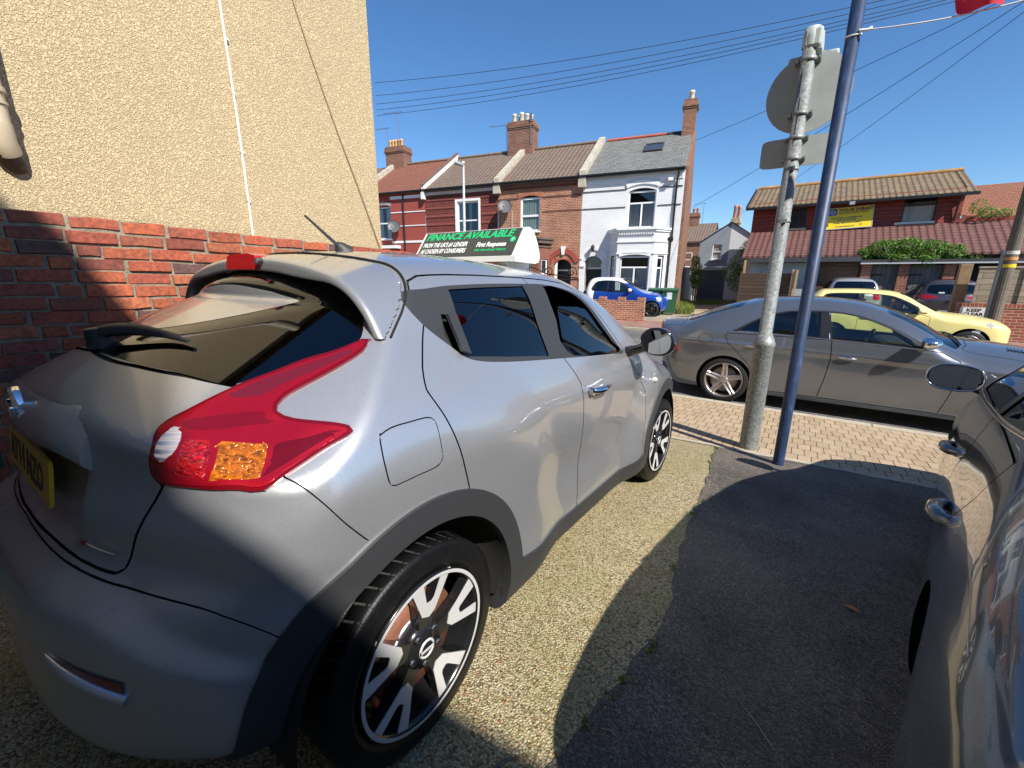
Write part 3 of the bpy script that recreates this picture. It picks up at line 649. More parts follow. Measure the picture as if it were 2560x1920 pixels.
# ---------- the terrace across the road ----------
TR = rad(11); TP = Vector((-5.02, 20.43, 0.0))
def tl(x, y, z): return TP + Vector((math.cos(TR)*x - math.sin(TR)*y, math.sin(TR)*x + math.cos(TR)*y, z))
def house_root(label, x1):
    return empty('terraced_house', TP, (0, 0, TR), label, 'house', 'houses of the brick terrace')
def pitched(parent, x0, x1, ze, zr, yr, m, over=.18, th=.10, back=True, name='roof'):
    b = MB(); s = (zr-ze)/yr
    def sl(ya, za, yb, zb): 
        b.add([(x0, ya, za), (x1, ya, za), (x1, yb, zb), (x0, yb, zb), (x0, ya, za-th), (x1, ya, za-th), (x1, yb, zb-th), (x0, yb, zb-th)], [(0, 1, 2, 3), (4, 7, 6, 5), (0, 4, 5, 1), (1, 5, 6, 2), (0, 3, 7, 4)], 0)
    sl(-over, ze - over*s, yr, zr)
    if back: sl(2*yr+over, ze - over*s, yr+.001, zr)
    return b.build(name, m, parent)
def sash(h, x0, x1, z0, z1, fm, cur): return window(h, x0, x1, z0, z1, .09, fm, bars=[(z0+z1)/2], curtain=cur, fw=.07)

def build_terrace():
    wp = plain('white window frame', (.78, .78, .77), .35)
    whitebrick = bricks('white painted brick', (.74, .74, .73), (.70, .70, .70), (.60, .60, .60), bump=.45, vary=.06)
    smooth_w = plain('white masonry paint', (.74, .74, .73), .6, noise=.05, nscale=5)
    red = bricks('orange red brick', (.40, .13, .055), (.23, .065, .035), (.42, .32, .23), bump=.5, ms=.012)
    darkred = bricks('dark red brick', (.20, .055, .035), (.15, .045, .03), (.16, .10, .07), bump=.5)
    brown = bricks('brown gable brick', (.30, .13, .07), (.17, .075, .045), (.20, .14, .10), bump=.5)
    painted = bricks('red painted brick', (.34, .065, .045), (.31, .06, .042), (.24, .05, .04), bump=.35, vary=.10)
    hung = tiles('dark red hung tiles', (.17, .035, .025), (.12, .026, .02), .17, .125, False, .8, (.10, .02, .015), .1)
    slate = tiles('grey slates', (.20, .20, .19), (.14, .14, .135), .26, .20, False, .7, (.17, .17, .10), .3)
    brn = tiles('brown concrete tiles', (.19, .13, .10), (.16, .11, .085), .23, .32, True, .9, (.17, .15, .09), .3)
    rdt = tiles('red concrete tiles', (.24, .085, .05), (.21, .075, .045), .23, .32, True, .9, (.13, .08, .05), .2)
    stone = plain('weathered coping', (.42, .38, .30), .9, noise=.3, nscale=4, bump=.4, bscale=40)
    black = plain('black pipe', (.015, .015, .016), .4); dk = plain('dark lintel line', (.03, .03, .03), .8)
    potc = plain('buff clay pot', (.56, .42, .24), .8, noise=.2, nscale=6); cream = plain('cream pot', (.60, .52, .36), .8, noise=.15, nscale=6)
    doorm = plain('dark green door', (.012, .018, .018), .4)
    zr, yr = 8.38, 3.6; ze = 6.0
    cw = (.62, .64, .66); cg = (.10, .14, .12)
    houses = []
    def common(h, x0, x1, wm, roofm, holes, eave_c=black):
        b = MB(); wall_holes(b, x0, x1, -.3, ze, holes, 0, 0, .12)
        w = b.build('wall', wm, h)
        pitched(h, x0, x1, ze+.10, zr, yr, roofm)
        g = MB(); g.box(x0, x1, -.30, -.19, ze-.04, ze+.02); g.build('gutter', eave_c, h); f = MB(); f.box(x0, x1, -.185, -.0, ze-.07, ze-.02); f.build('fascia', eave_c, h); return w
    # --- white end house
    h = house_root('white painted brick end house with slate roof and roof light', 0); X0, X1 = -4.45, 0.
    holes = [(-2.32, -1.12, 3.66, 5.36), (-4.22, -3.36, -.3, 2.45)]
    w = common(h, X0, X1, whitebrick, slate, holes)
    tr = MB(); arch_band(tr, -2.40, -1.04, 5.36, .14, .16, -.05, 0); arch_fill(tr, -2.32, -1.12, 5.22, 5.37, .0, .10, .12); tr.build('window_arch', smooth_w, h)
    for z, t, m_ in ((5.30, .035, dk), (4.56, .03, dk), (5.72, .05, smooth_w), (5.62, .09, smooth_w)):
        b = MB(); b.box(X0+.02, -2.42, -.035, -.001, z, z+t); b.build('string_course', m_, h); b = MB(); b.box(-1.02, X1-.05, -.035, -.001, z, z+t); b.build('string_course', m_, h)
    window(h, -2.32, -1.12, 3.66, 5.22, .09, wp, bars=[4.72], cols=[(-1.72, 3.72, 4.68)], curtain=((.66, .66, .66), 3.72, 4.68, [(-2.26, -1.80), (-1.66, -1.18)]))
    # bay: canted, parapet with cornice
    bx = [(-3.05, 0), (-2.55, -.72), (-.95, -.72), (-.40, 0)]
    bay = MB()
    zt, zb_ = 3.05, -.3
    def bquad(p, q, z0, z1, m=0): bay.quad((p[0], p[1], z0), (q[0], q[1], z0), (q[0], q[1], z1), (p[0], p[1], z1), m)
    def pier(p, q, f0, f1, z0, z1): 
        P = (p[0]+(q[0]-p[0])*f0, p[1]+(q[1]-p[1])*f0); Q = (p[0]+(q[0]-p[0])*f1, p[1]+(q[1]-p[1])*f1); bquad(P, Q, z0, z1)
    for p, q, a, b_ in ((bx[0], bx[1], .30, .70), (bx[1], bx[2], .10, .90), (bx[2], bx[3], .30, .72)):
        pier(p, q, 0, a, zb_, zt); pier(p, q, b_, 1, zb_, zt); pier(p, q, a, b_, zb_, .72); pier(p, q, a, b_, 2.42, zt)
    bay.add([(x, y, 3.55) for x, y in bx], [(0, 1, 2, 3)])
    for p, q in zip(bx[:-1], bx[1:]): bquad(p, q, zt, 3.52)
    by = bay.build('bay', whitebrick, h)
    for z, e, t in ((3.50, .12, .09), (3.42, .07, .08), (2.98, .05, .07), (2.48, .05, .06)):
        b = MB(); o = [(-3.05-e, 0), (-2.55-e*.6, -.72-e), (-.95+e*.6, -.72-e), (-.40+e, 0)]
        for p, q in zip(o[:-1], o[1:]):
            d = Vector((q[0]-p[0], q[1]-p[1], 0)); n = Vector((-d.y, d.x, 0)).normalized()*(e+.01); P = Vector((*p, z)); Q = Vector((*q, z)); U = Vector((0, 0, t))
            b.add([P, Q, Q+U, P+U, P+n, Q+n, Q+n+U, P+n+U], [(0, 1, 2, 3), (3, 2, 6, 7), (0, 4, 5, 1)])
        b.build('cornice', smooth_w, by)
    for i in range(13):
        pass
    b = MB()
    for i in range(15): b.box(-2.5+.105*i, -2.455+.105*i, -.80, -.72, 3.30, 3.38)
    b.build('dentils', smooth_w, by)
    def canted(p, q, a, b_, z0, z1, **k):
        d = Vector((q[0]-p[0], q[1]-p[1], 0)); L = d.length; e = window(by, L*a, L*b_, z0, z1, .07, wp, **k)
        M_ = Matrix.Translation((p[0], p[1], 0)) @ Matrix.Rotation(math.atan2(d.y, d.x), 4, 'Z')
        e.matrix_local = M_; return e
    Lm = 1.6
    canted(bx[1], bx[2], .10, .90, .75, 2.38, bars=[1.90], cols=[(Lm*.5, .8, 1.86)], curtain=((.62, .62, .62), .8, 1.86, [(.25, .72), (.88, 1.38)]))
    canted(bx[0], bx[1], .30, .70, .75, 2.35, bars=[1.88], curtain=((.62, .62, .62), .8, 1.84, [(.30, .58)])); canted(bx[2], bx[3], .30, .72, .75, 2.35, bars=[1.88], curtain=((.62, .62, .62), .8, 1.84, [(.32, .60)]))
    b = MB(); arch_band(b, -2.42, -1.08, 2.36, .10, .12, -.77, -.72); b.build('window_arch', smooth_w, by)
    # porch door with arch and lantern
    b = MB(); arch_fill(b, -4.22, -3.36, 2.18, 2.46, -.004, .12, .27); arch_band(b, -4.34, -3.24, 2.30, .42, .13, -.06, 0); b.box(-4.42, -4.20, -.06, -.001, 1.95, 2.05); b.box(-3.38, -3.12, -.06, -.001, 1.95, 2.05); b.build('door_arch', smooth_w, h)
    b = MB(); b.box(-4.22, -3.36, .55, .60, -.3, 1.85); d = b.build('door', doorm, h); b = MB(); b.box(-4.22, -3.36, .54, .60, 1.85, 1.93); b.build('transom', wp, d); b = MB(); b.quad((-4.22, .57, 1.93), (-3.36, .57, 1.93), (-3.36, .57, 2.5), (-4.22, .57, 2.5)); b.build('fanlight', glass('privacy glass', (.5, .55, .6), .9), d)
    b = MB(); b.box(-4.22, -4.20, .12, .6, -.3, 2.5); b.box(-3.38, -3.36, .12, .6, -.3, 2.5); b.box(-4.22, -3.36, .12, .62, 2.45, 2.5); b.build('porch', plain('dim porch paint', (.35, .33, .30), .8), h)
    b = MB(); b.tube([(-3.80, -.02, 2.95), (-3.80, -.16, 2.95)], .012, 6); b.lathe([(2.66, .05), (2.88, .10), (2.95, .03), (2.97, .0)], 6, 'z', (-3.80, -.18, 0)); b.build('lantern', plain('black iron', (.015, .015, .015), .5), h)
    # floodlight, downpipe, gable
    b = MB(); b.box(-.66, -.46, -.24, -.06, 5.52, 5.64); b.tube([(-.56, 0, 5.58), (-.56, -.1, 5.60)], .02, 6); b.build('floodlight', wp, h)
    b = MB(); b.tube([(-.26, -.24, 5.93), (-.26, -.20, 5.75), (-.30, -.06, 5.55), (-.30, -.06, 3.2), (-.34, -.06, 3.1), (-.34, -.06, -.2)], .04, 8); b.box(-.44, -.24, -.14, -.0, 3.05, 3.2); b.build('downpipe', black, h)
    b = MB(); b.add([(X1+.001, 0, -.3), (X1+.001, 2*yr, -.3), (X1+.001, 2*yr, ze), (X1+.001, yr, zr), (X1+.001, 0, ze)], [(0, 1, 2, 3, 4)]); b.add([(X1+.12, .12, -.3), (X1+.12, 2*yr, -.3), (X1+.12, 2*yr, ze), (X1+.12, yr, zr+.05), (X1+.12, .12, ze+.1), (X1, .12, -.3), (X1, .12, ze+.1), (X1, yr, zr+.05), (X1, 2*yr, ze)], [(0, 1, 2, 3, 4), (0, 4, 6, 5), (4, 3, 7, 6), (3, 2, 8, 7)]); b.build('gable_wall', brown, h)
    b = MB(); b.tube([(-4.2, yr, zr+.04), (-1.25, yr, zr+.04)], .075, 8); 
    for i in range(17): b.lathe([(-.015, .055), (.015, .055)], 8, 'y', (-4.1+.17*i, yr, zr+.13), 0)
    b.build('ridge_tiles', plain('red ridge tile', (.42, .10, .05), .8, noise=.2, nscale=5), h)
    b = MB(); b.tube([(-1.25, yr, zr+.04), (-.45, yr, zr+.04)], .07, 8)
    for i in range(5): b.lathe([(-.015, .055), (.015, .055)], 8, 'y', (-1.17+.17*i, yr, zr+.13), 0)
    b.build('ridge_tiles', plain('sooty ridge tile', (.05, .045, .045), .9), h)
    s = (zr-ze-.1)/yr; ya, yb = 1.75, 2.55
    b = MB(); nrm = Vector((0, -s, 1)).normalized()
    def rp(x, y, o=0): return Vector((x, y, ze+.1+s*y)) + nrm*o
    for (xa, xb, y0, y1) in ((-2.05, -1.99, ya, yb), (-1.26, -1.20, ya, yb), (-1.99, -1.26, ya, ya+.07), (-1.99, -1.26, yb-.07, yb)):
        A = [rp(xa, y0), rp(xb, y0), rp(xb, y1), rp(xa, y1)]; b.prism(A, nrm*.09)
    sk = b.build('skylight', plain('dark grey frame', (.06, .055, .05), .5), h); b = MB(); b.add([rp(-1.99, ya+.07, .06), rp(-1.26, ya+.07, .06), rp(-1.26, yb-.07, .06), rp(-1.99, yb-.07, .06)], [(0, 1, 2, 3)]); b.build('pane', plain('sky glass', (.05, .06, .07), .03, coat=1.), sk)
    chimney(h, -.52, .06, yr-.35, yr+.35, zr-.5, 9.75, brown, [(-.23, yr, .42, .13)], cream)
    houses.append(h)
    def parapet(h, x, m_=stone, w=.30, lip=True):
        b = MB(); y0, y1 = -.20, yr; za = lambda y: ze+.1 + (zr-ze-.1)*y/yr
        b.add([(x-w/2, y0, za(y0)-.12), (x+w/2, y0, za(y0)-.12), (x+w/2, y0, za(y0)+.26), (x-w/2, y0, za(y0)+.26), (x-w/2, y1, za(y1)-.1), (x+w/2, y1, za(y1)-.1), (x+w/2, y1, za(y1)+.26), (x-w/2, y1, za(y1)+.26)], [(0, 1, 2, 3), (3, 2, 6, 7), (0, 3, 7, 4), (1, 5, 6, 2), (4, 7, 6, 5)])
        b.add([(x-w*.6, y0-.05, za(y0)-.45), (x+w*.6, y0-.05, za(y0)-.45), (x+w*.6, y0-.05, za(y0)-.1), (x-w*.6, y0-.05, za(y0)-.1), (x-w*.6, .0, za(y0)-.45), (x+w*.6, .0, za(y0)-.45), (x+w*.6, .0, za(y0)-.1), (x-w*.6, .0, za(y0)-.1)], [(0, 1, 2, 3), (0, 3, 7, 4), (1, 5, 6, 2), (3, 2, 6, 7), (0, 4, 5, 1)])
        return b.build('parapet', m_, h)
    parapet(h, X0)
    # --- orange brick house
    h = house_root('orange brick house with brown tiled roof and grey dish', 0); X0, X1 = -8.85, -4.46
    common(h, X0, X1, red, brn, [(-7.62, -6.58, 3.68, 5.36), (-5.75, -4.86, -.3, 2.30)])
    b = MB(); arch_fill(b, -7.62, -6.58, 5.24, 5.37, .0, .10, .11); arch_band(b, -7.70, -6.50, 5.24, .12, .24, -.02, 0); b.build('window_arch', bricks('soldier brick', (.40, .13, .06), (.34, .10, .05), (.3, .2, .14), .075, .25, .008, 0., .85, .4), h)
    window(h, -7.62, -6.58, 3.68, 5.26, .07, wp, bars=[4.42], curtain=((.16, .21, .185), 3.72, 5.2, [(-7.56, -6.64)]), fw=.085)
    b = MB(); b.box(X0, -7.75, -.03, -.001, 5.22, 5.28); b.build('string_course', darkred, h); b = MB(); b.box(-6.45, X1, -.03, -.001, 5.22, 5.28); b.build('string_course', darkred, h); b = MB(); b.box(-6.45, X1, -.02, -.001, 4.54, 4.60); b.build('string_course', darkred, h)
    b = MB()
    for i in range(40): b.box(X0+.05+.11*i, X0+.10+.11*i, -.10, -.001, 5.66, 5.74)
    b.box(X0, X1, -.12, -.001, 5.742, 5.80); b.build('cornice', darkred, h)
    b = MB(); o = [(-8.3, 0), (-7.85, -.7), (-6.35, -.7), (-5.95, 0)]
    for p, q in zip(o[:-1], o[1:]):
        for f0, f1, z0, z1 in ((0, .25, -.3, 2.9), (.75, 1, -.3, 2.9), (.25, .75, -.3, .8), (.25, .75, 2.3, 2.9)):
            P = (p[0]+(q[0]-p[0])*f0, p[1]+(q[1]-p[1])*f0); Q = (p[0]+(q[0]-p[0])*f1, p[1]+(q[1]-p[1])*f1); b.quad((*P, z0), (*Q, z0), (*Q, z1), (*P, z1))
    b.add([(x, y, 3.3) for x, y in o], [(0, 1, 2, 3)]); by = b.build('bay', darkred, h)
    for z, e, t in ((3.22, .16, .09), (3.05, .10, .17), (2.86, .05, .08)):
        b = MB(); oo = [(-8.3-e, 0), (-7.85-e*.6, -.7-e), (-6.35+e*.6, -.7-e), (-5.95+e, 0)]
        for p, q in zip(oo[:-1], oo[1:]): b.add([(*p, z), (*q, z), (*q, z+t), (*p, z+t)], [(0, 1, 2, 3)])
        b.add([(*p, z+t) for p in oo], [(0, 1, 2, 3)]); b.add([(*p, z) for p in oo], [(0, 1, 2, 3)]); b.build('cornice', plain('dark weathered stone', (.10, .07, .055), .9, noise=.3), by)
    for p, q in zip(o[:-1], o[1:]):
        d = Vector((q[0]-p[0], q[1]-p[1], 0)); e = window(by, d.length*.25, d.length*.75, .82, 2.3, .05, wp, bars=[1.6], curtain=((.42, .44, .42), .9, 2.2, [(d.length*.3, d.length*.7)])); e.matrix_local = Matrix.Translation((p[0], p[1], 0)) @ Matrix.Rotation(math.atan2(d.y, d.x), 4, 'Z')
    b = MB(); arch_fill(b, -5.75, -4.86, 2.0, 2.32, -.004, .12, .30); arch_band(b, -5.9, -4.71, 2.12, .46, .24, -.05, 0); b.build('door_arch', plain('red terracotta', (.30, .06, .04), .8, noise=.1), h); b = MB(); b.prism([(-5.36, -.09, 2.52), (-5.24, -.09, 2.52), (-5.18, -.09, 2.92), (-5.42, -.09, 2.92)], (0, .09, 0)); b.build('keystone', smooth_w, h)
    b = MB(); b.box(-5.75, -4.86, .55, .60, -.3, 2.35); d = b.build('door', doorm, h); b = MB(); b.box(-5.75, -4.86, .53, .6, 1.75, 1.83); b.build('transom', wp, d)
    dish(h, -8.35, -.02, 4.85, .36)
    b = MB(); b.tube([(-8.06, -.04, 4.7), (-8.06, -.03, 3.3)], .012, 5); b.build('cable', wp, h)
    chimney(h, -9.75, -8.25, yr-.42, yr+.42, zr-.35, 9.85, bricks('chimney brick', (.22, .08, .045), (.12, .045, .03), (.26, .19, .14)), [(-9.45, yr-.15, .42, .12), (-9.05, yr-.05, .48, .13), (-8.75, yr, .40, .12), (-8.5, yr+.05, .34, .11), (-9.25, yr+.2, .42, .12)], cream)
    aerial(h, -9.85, yr-.3, 7.9, 1.9, 9, 1.3, .1); b = MB(); b.tube([(-8.35, yr-.45, 8.6), (-8.35, yr-.45, 10.35)], .02, 6); b.box(-8.40, -8.30, yr-.5, yr-.4, 9.7, 10.1); b.build('mast', plain('aerial metal', (.25, .25, .26), .4, .8), h)
    b = MB(); b.tube([(X0, yr, zr+.05), (X1, yr, zr+.05)], .08, 8); b.build('ridge_tiles', plain('brown ridge tile', (.20, .14, .10), .9, noise=.3), h); parapet(h, X0); houses.append(h)
    # --- tile hung house
    h = house_root('house hung with dark red patterned tiles, brown roof', 0); X0, X1 = -13.3, -8.86
    common(h, X0, X1, hung, brn, [(-11.30, -9.95, 3.55, 5.35), (-11.5, -9.8, .6, 2.3)])
    b = MB(); b.box(X0, X1, -.05, -.001, 5.72, 5.88); b.build('fascia_board', plain('cream board', (.5, .46, .40), .8, noise=.2), h)
    b = MB()
    for z in (3.3, 3.72, 4.14, 4.56, 4.98, 5.40):
        for i in range(37):
            x = X0 + .02 + .12*i
            if -11.42 < x < -9.9 and z < 5.35: continue
            b.add([(x, -.012, z+.13), (x+.115, -.012, z+.13), (x+.115, -.03, z+.05), (x+.0575, -.034, z), (x, -.03, z+.05)], [(0, 1, 2, 3, 4)])
    tg_ = b.build('club_tiles', plain('club tile', (.20, .05, .035), .8, noise=.2, nscale=14), h)
    b = MB(); b.box(-11.38, -11.26, -.05, .12, 3.55, 5.42); b.box(-9.98, -9.88, -.05, .12, 3.55, 5.42); b.box(-11.26, -9.98, -.05, .12, 5.30, 5.42); b.build('window_surround', smooth_w, h)
    window(h, -11.26, -9.98, 3.55, 5.28, .05, wp, bars=[4.35], curtain=((.45, .58, .62), 3.6, 5.2, [(-11.2, -10.95), (-10.6, -10.45)])); window(h, -11.5, -9.8, .6, 2.3, .05, wp, bars=[1.6])
    b = MB(); b.tube([(X0, yr, zr+.05), (X1, yr, zr+.05)], .08, 8); b.build('ridge_tiles', MATS['brown ridge tile'], h); houses.append(h)
    parapet(h, X0, plain('white painted verge', (.72, .70, .66), .7, noise=.12), .16)
    b = MB(); za = lambda y: ze+.1 + (zr-ze-.1)*y/yr; b.add([(X0-.10, -.25, za(-.25)+.26), (X0+.10, -.25, za(-.25)+.26), (X0+.10, yr, zr+.28), (X0-.10, yr, zr+.28), (X0-.10, -.25, za(-.25)+.34), (X0+.10, -.25, za(-.25)+.34), (X0+.10, yr, zr+.36), (X0-.10, yr, zr+.36)], [(0, 1, 2, 3), (4, 5, 6, 7), (0, 4, 5, 1), (1, 5, 6, 2), (0, 3, 7, 4)]); b.build('verge_cap', plain('brown cap', (.16, .09, .07), .8), h)
    # --- red painted house
    h = house_root('red painted brick house with white bands and a black downpipe', 0); X0, X1 = -17.9, -13.31
    common(h, X0, X1, painted, rdt, [(-16.75, -15.70, 3.55, 5.35), (-16.9, -15.5, .5, 2.2)])
    for z, t in ((5.66, .16), (4.93, .05), (4.20, .05), (3.30, .12)):
        b = MB(); b.box(X0, -16.8, -.03, -.001, z, z+t); b.build('band', smooth_w, h); b = MB(); b.box(-15.65, X1, -.03, -.001, z, z+t); b.build('band', smooth_w, h)
    b = MB(); arch_band(b, -16.8, -15.65, 5.30, .12, .16, -.02, 0); b.build('window_arch', plain('grey painted arch', (.30, .29, .29), .8), h)
    window(h, -16.75, -15.70, 3.55, 5.30, .09, wp, bars=[4.42], curtain=((.55, .62, .70), 3.6, 5.2, [(-16.68, -16.35), (-16.1, -15.76)])); window(h, -16.9, -15.5, .5, 2.2, .07, wp, bars=[1.5])
    b = MB(); b.box(-17.3, -15.1, -.45, 0, 3.0, 3.16); b.build('canopy', smooth_w, h)
    b = MB(); b.tube([(-14.75, -.05, 5.9), (-14.75, -.06, .0)], .045, 8); b.build('downpipe', black, h); dish(h, -15.25, -.02, 4.15, .36)
    chimney(h, -18.35, -16.95, yr-.42, yr+.42, zr-.35, 9.45, bricks('chimney brick', (.22, .08, .045), (.12, .045, .03), (.26, .19, .14)), [(-18.15 + .22*i, yr-.1, .42, .10) for i in range(5)], plain('orange clay pot', (.60, .36, .14), .8, noise=.15))
    aerial(h, -17.3, yr-.3, 8.4, 3.0, 9, 1.3, .1); aerial(h, -18.2, yr-.3, 8.2, 2.4, 9, 1.0, .1)
    b = MB(); b.tube([(X0, yr, zr+.05), (X1, yr, zr+.05)], .08, 8); b.build('ridge_tiles', MATS['brown ridge tile'], h); parapet(h, X0); houses.append(h)
    h = house_root('grey roofed house at the far left end, cut by the yellow wall', 0); X0, X1 = -22.4, -17.91
    common(h, X0, X1, brown, brn, [(-21.2, -20.1, 3.55, 5.3)]); window(h, -21.2, -20.1, 3.55, 5.3, .09, wp, bars=[4.4]); houses.append(h)
    # low crenellated garden wall, bins, street lamp
    gw = empty('garden_wall', (-4.86, 15.78, -.12), (0, 0, rad(8)), 'low orange brick garden wall with crenellated top, in front of the city car', 'wall')
    b = MB(); b.box(-4.2, 0, -.11, .11, -.2, .74); b.build('brickwork', red, gw)
    for i in range(6): 
        b = MB(); b.box(-.26-.72*i, -.72*i, -.115, .115, .742, .86); b.build('merlon', red, gw)
    gw2 = empty('garden_wall', (-9.5, 15.1, -.12), (0, 0, rad(8)), 'plain brick garden wall in front of the tile hung house', 'wall'); b = MB(); b.box(-12, 0, -.11, .11, -.2, .8); b.build('brickwork', darkred, gw2)
    gm = plain('green bin plastic', (.02, .10, .035), .5, noise=.1)
    for i, (x, y, lab) in enumerate(((-.62, -1.75, 'dark green wheelie bin, the left one beside the blue car'), (-.02, -1.95, 'dark green wheelie bin with a white sticker, the right one at the house corner'))):
        wbin = empty('wheelie_bin', tl(x, y, -.03), (0, 0, TR), lab, 'bin', 'wheelie bins by the white house')
        b = MB(); b.add([(sx_*(.22 if z < .5 else .28), sy_*(.25 if z < .5 else .33), z) for z in (.06, .96) for sx_, sy_ in ((-1, -1), (1, -1), (1, 1), (-1, 1))], [(0, 1, 5, 4), (1, 2, 6, 5), (2, 3, 7, 6), (3, 0, 4, 7), (0, 3, 2, 1)]); b.box(-.30, .30, -.35, .35, .93, .975); b.build('body', gm, wbin)
        b = MB(); b.add([(-.31, -.37, .978), (.31, -.37, .978), (.31, .36, .978), (-.31, .36, .978), (-.29, -.34, 1.03), (.29, -.34, 1.03), (.29, .30, 1.07), (-.29, .30, 1.07)], [(0, 1, 5, 4), (1, 2, 6, 5), (2, 3, 7, 6), (3, 0, 4, 7), (4, 5, 6, 7)]); b.tube([(-.25, .38, .99), (.25, .38, .99)], .02, 8); b.build('lid', gm, wbin)
        for sx_ in (-1, 1):
            b = MB(); b.lathe([(-.03, 0), (-.03, .1), (.03, .1), (.03, 0)], 16, 'x', (sx_*.27, .27, .1)); b.build('wheel', plain('black rubber', (.015, .015, .015), .7), wbin)
        if i: b = MB(); b.quad((-.12, -.312, .62), (.08, -.312, .62), (.08, -.3365, .9), (-.12, -.3365, .9)); b.build('sticker', plain('white sticker', (.7, .75, .70), .6), wbin)
    lp = empty('street_lamp', (-12.82, 15.0, -.2), (0, 0, 0), 'slim white street lamp before the tile hung house', 'lamp')
    b = MB(); b.tube([(0, 0, 0), (0, 0, 1.2), (.02, 0, 6.25)], [.08, .08, .045], 10); b.build('pole', plain('pale grey pole', (.55, .57, .58), .5), lp)
    b = MB(); b.tube([(.06, 0, 6.2), (-.35, -.1, 6.36)], [.06, .09], 8); b.build('lamp_head', plain('lamp grey', (.34, .36, .36), .5), lp); b = MB(); b.lathe([(6.30, .05), (6.36, .05), (6.36, 0)], 10, 'z', (.02, 0, 0)); b.build('photocell', wp, lp)
    # iron scroll gate top between the brick wall and the road
    ir = empty('iron_gate', (-3.55, 5.3, 0), (0, 0, 0), 'black iron gate with scrolled top beyond the end of the brick wall', 'gate')
    b = MB(); im = plain('black iron', (.015, .015, .015), .5)
    def scroll(cx, cz, r, s):
        return [(cx + s*r*(1-t*.8)*math.cos(a), 0, cz + r*(1-t*.8)*math.sin(a)) for t, a in [(i/22, -.6 + i/22*8.2) for i in range(23)]]
    for cx, s in ((-.55, 1), (-.1, -1), (.1, 1), (.55, -1), (-.9, -1), (.9, 1)): b.tube(scroll(cx, 1.50, .075, s), .008, 5)
    b.tube([(-1., 0, 1.42), (-.5, 0, 1.48), (-.3, 0, 1.56), (0, 0, 1.60), (.3, 0, 1.56), (.5, 0, 1.48), (1., 0, 1.42)], .008, 5); b.build('scrollwork', im, ir)
    b = MB(); b.tube([(-1., 0, 1.40), (1., 0, 1.40)], .012, 6); b.tube([(-1., 0, .0), (1., 0, .0)], .012, 6)
    for i in range(17): b.tube([(-1+.125*i, 0, -.3), (-1+.125*i, 0, 1.41)], .008, 5)
    b.build('bars', im, ir)
    return houses
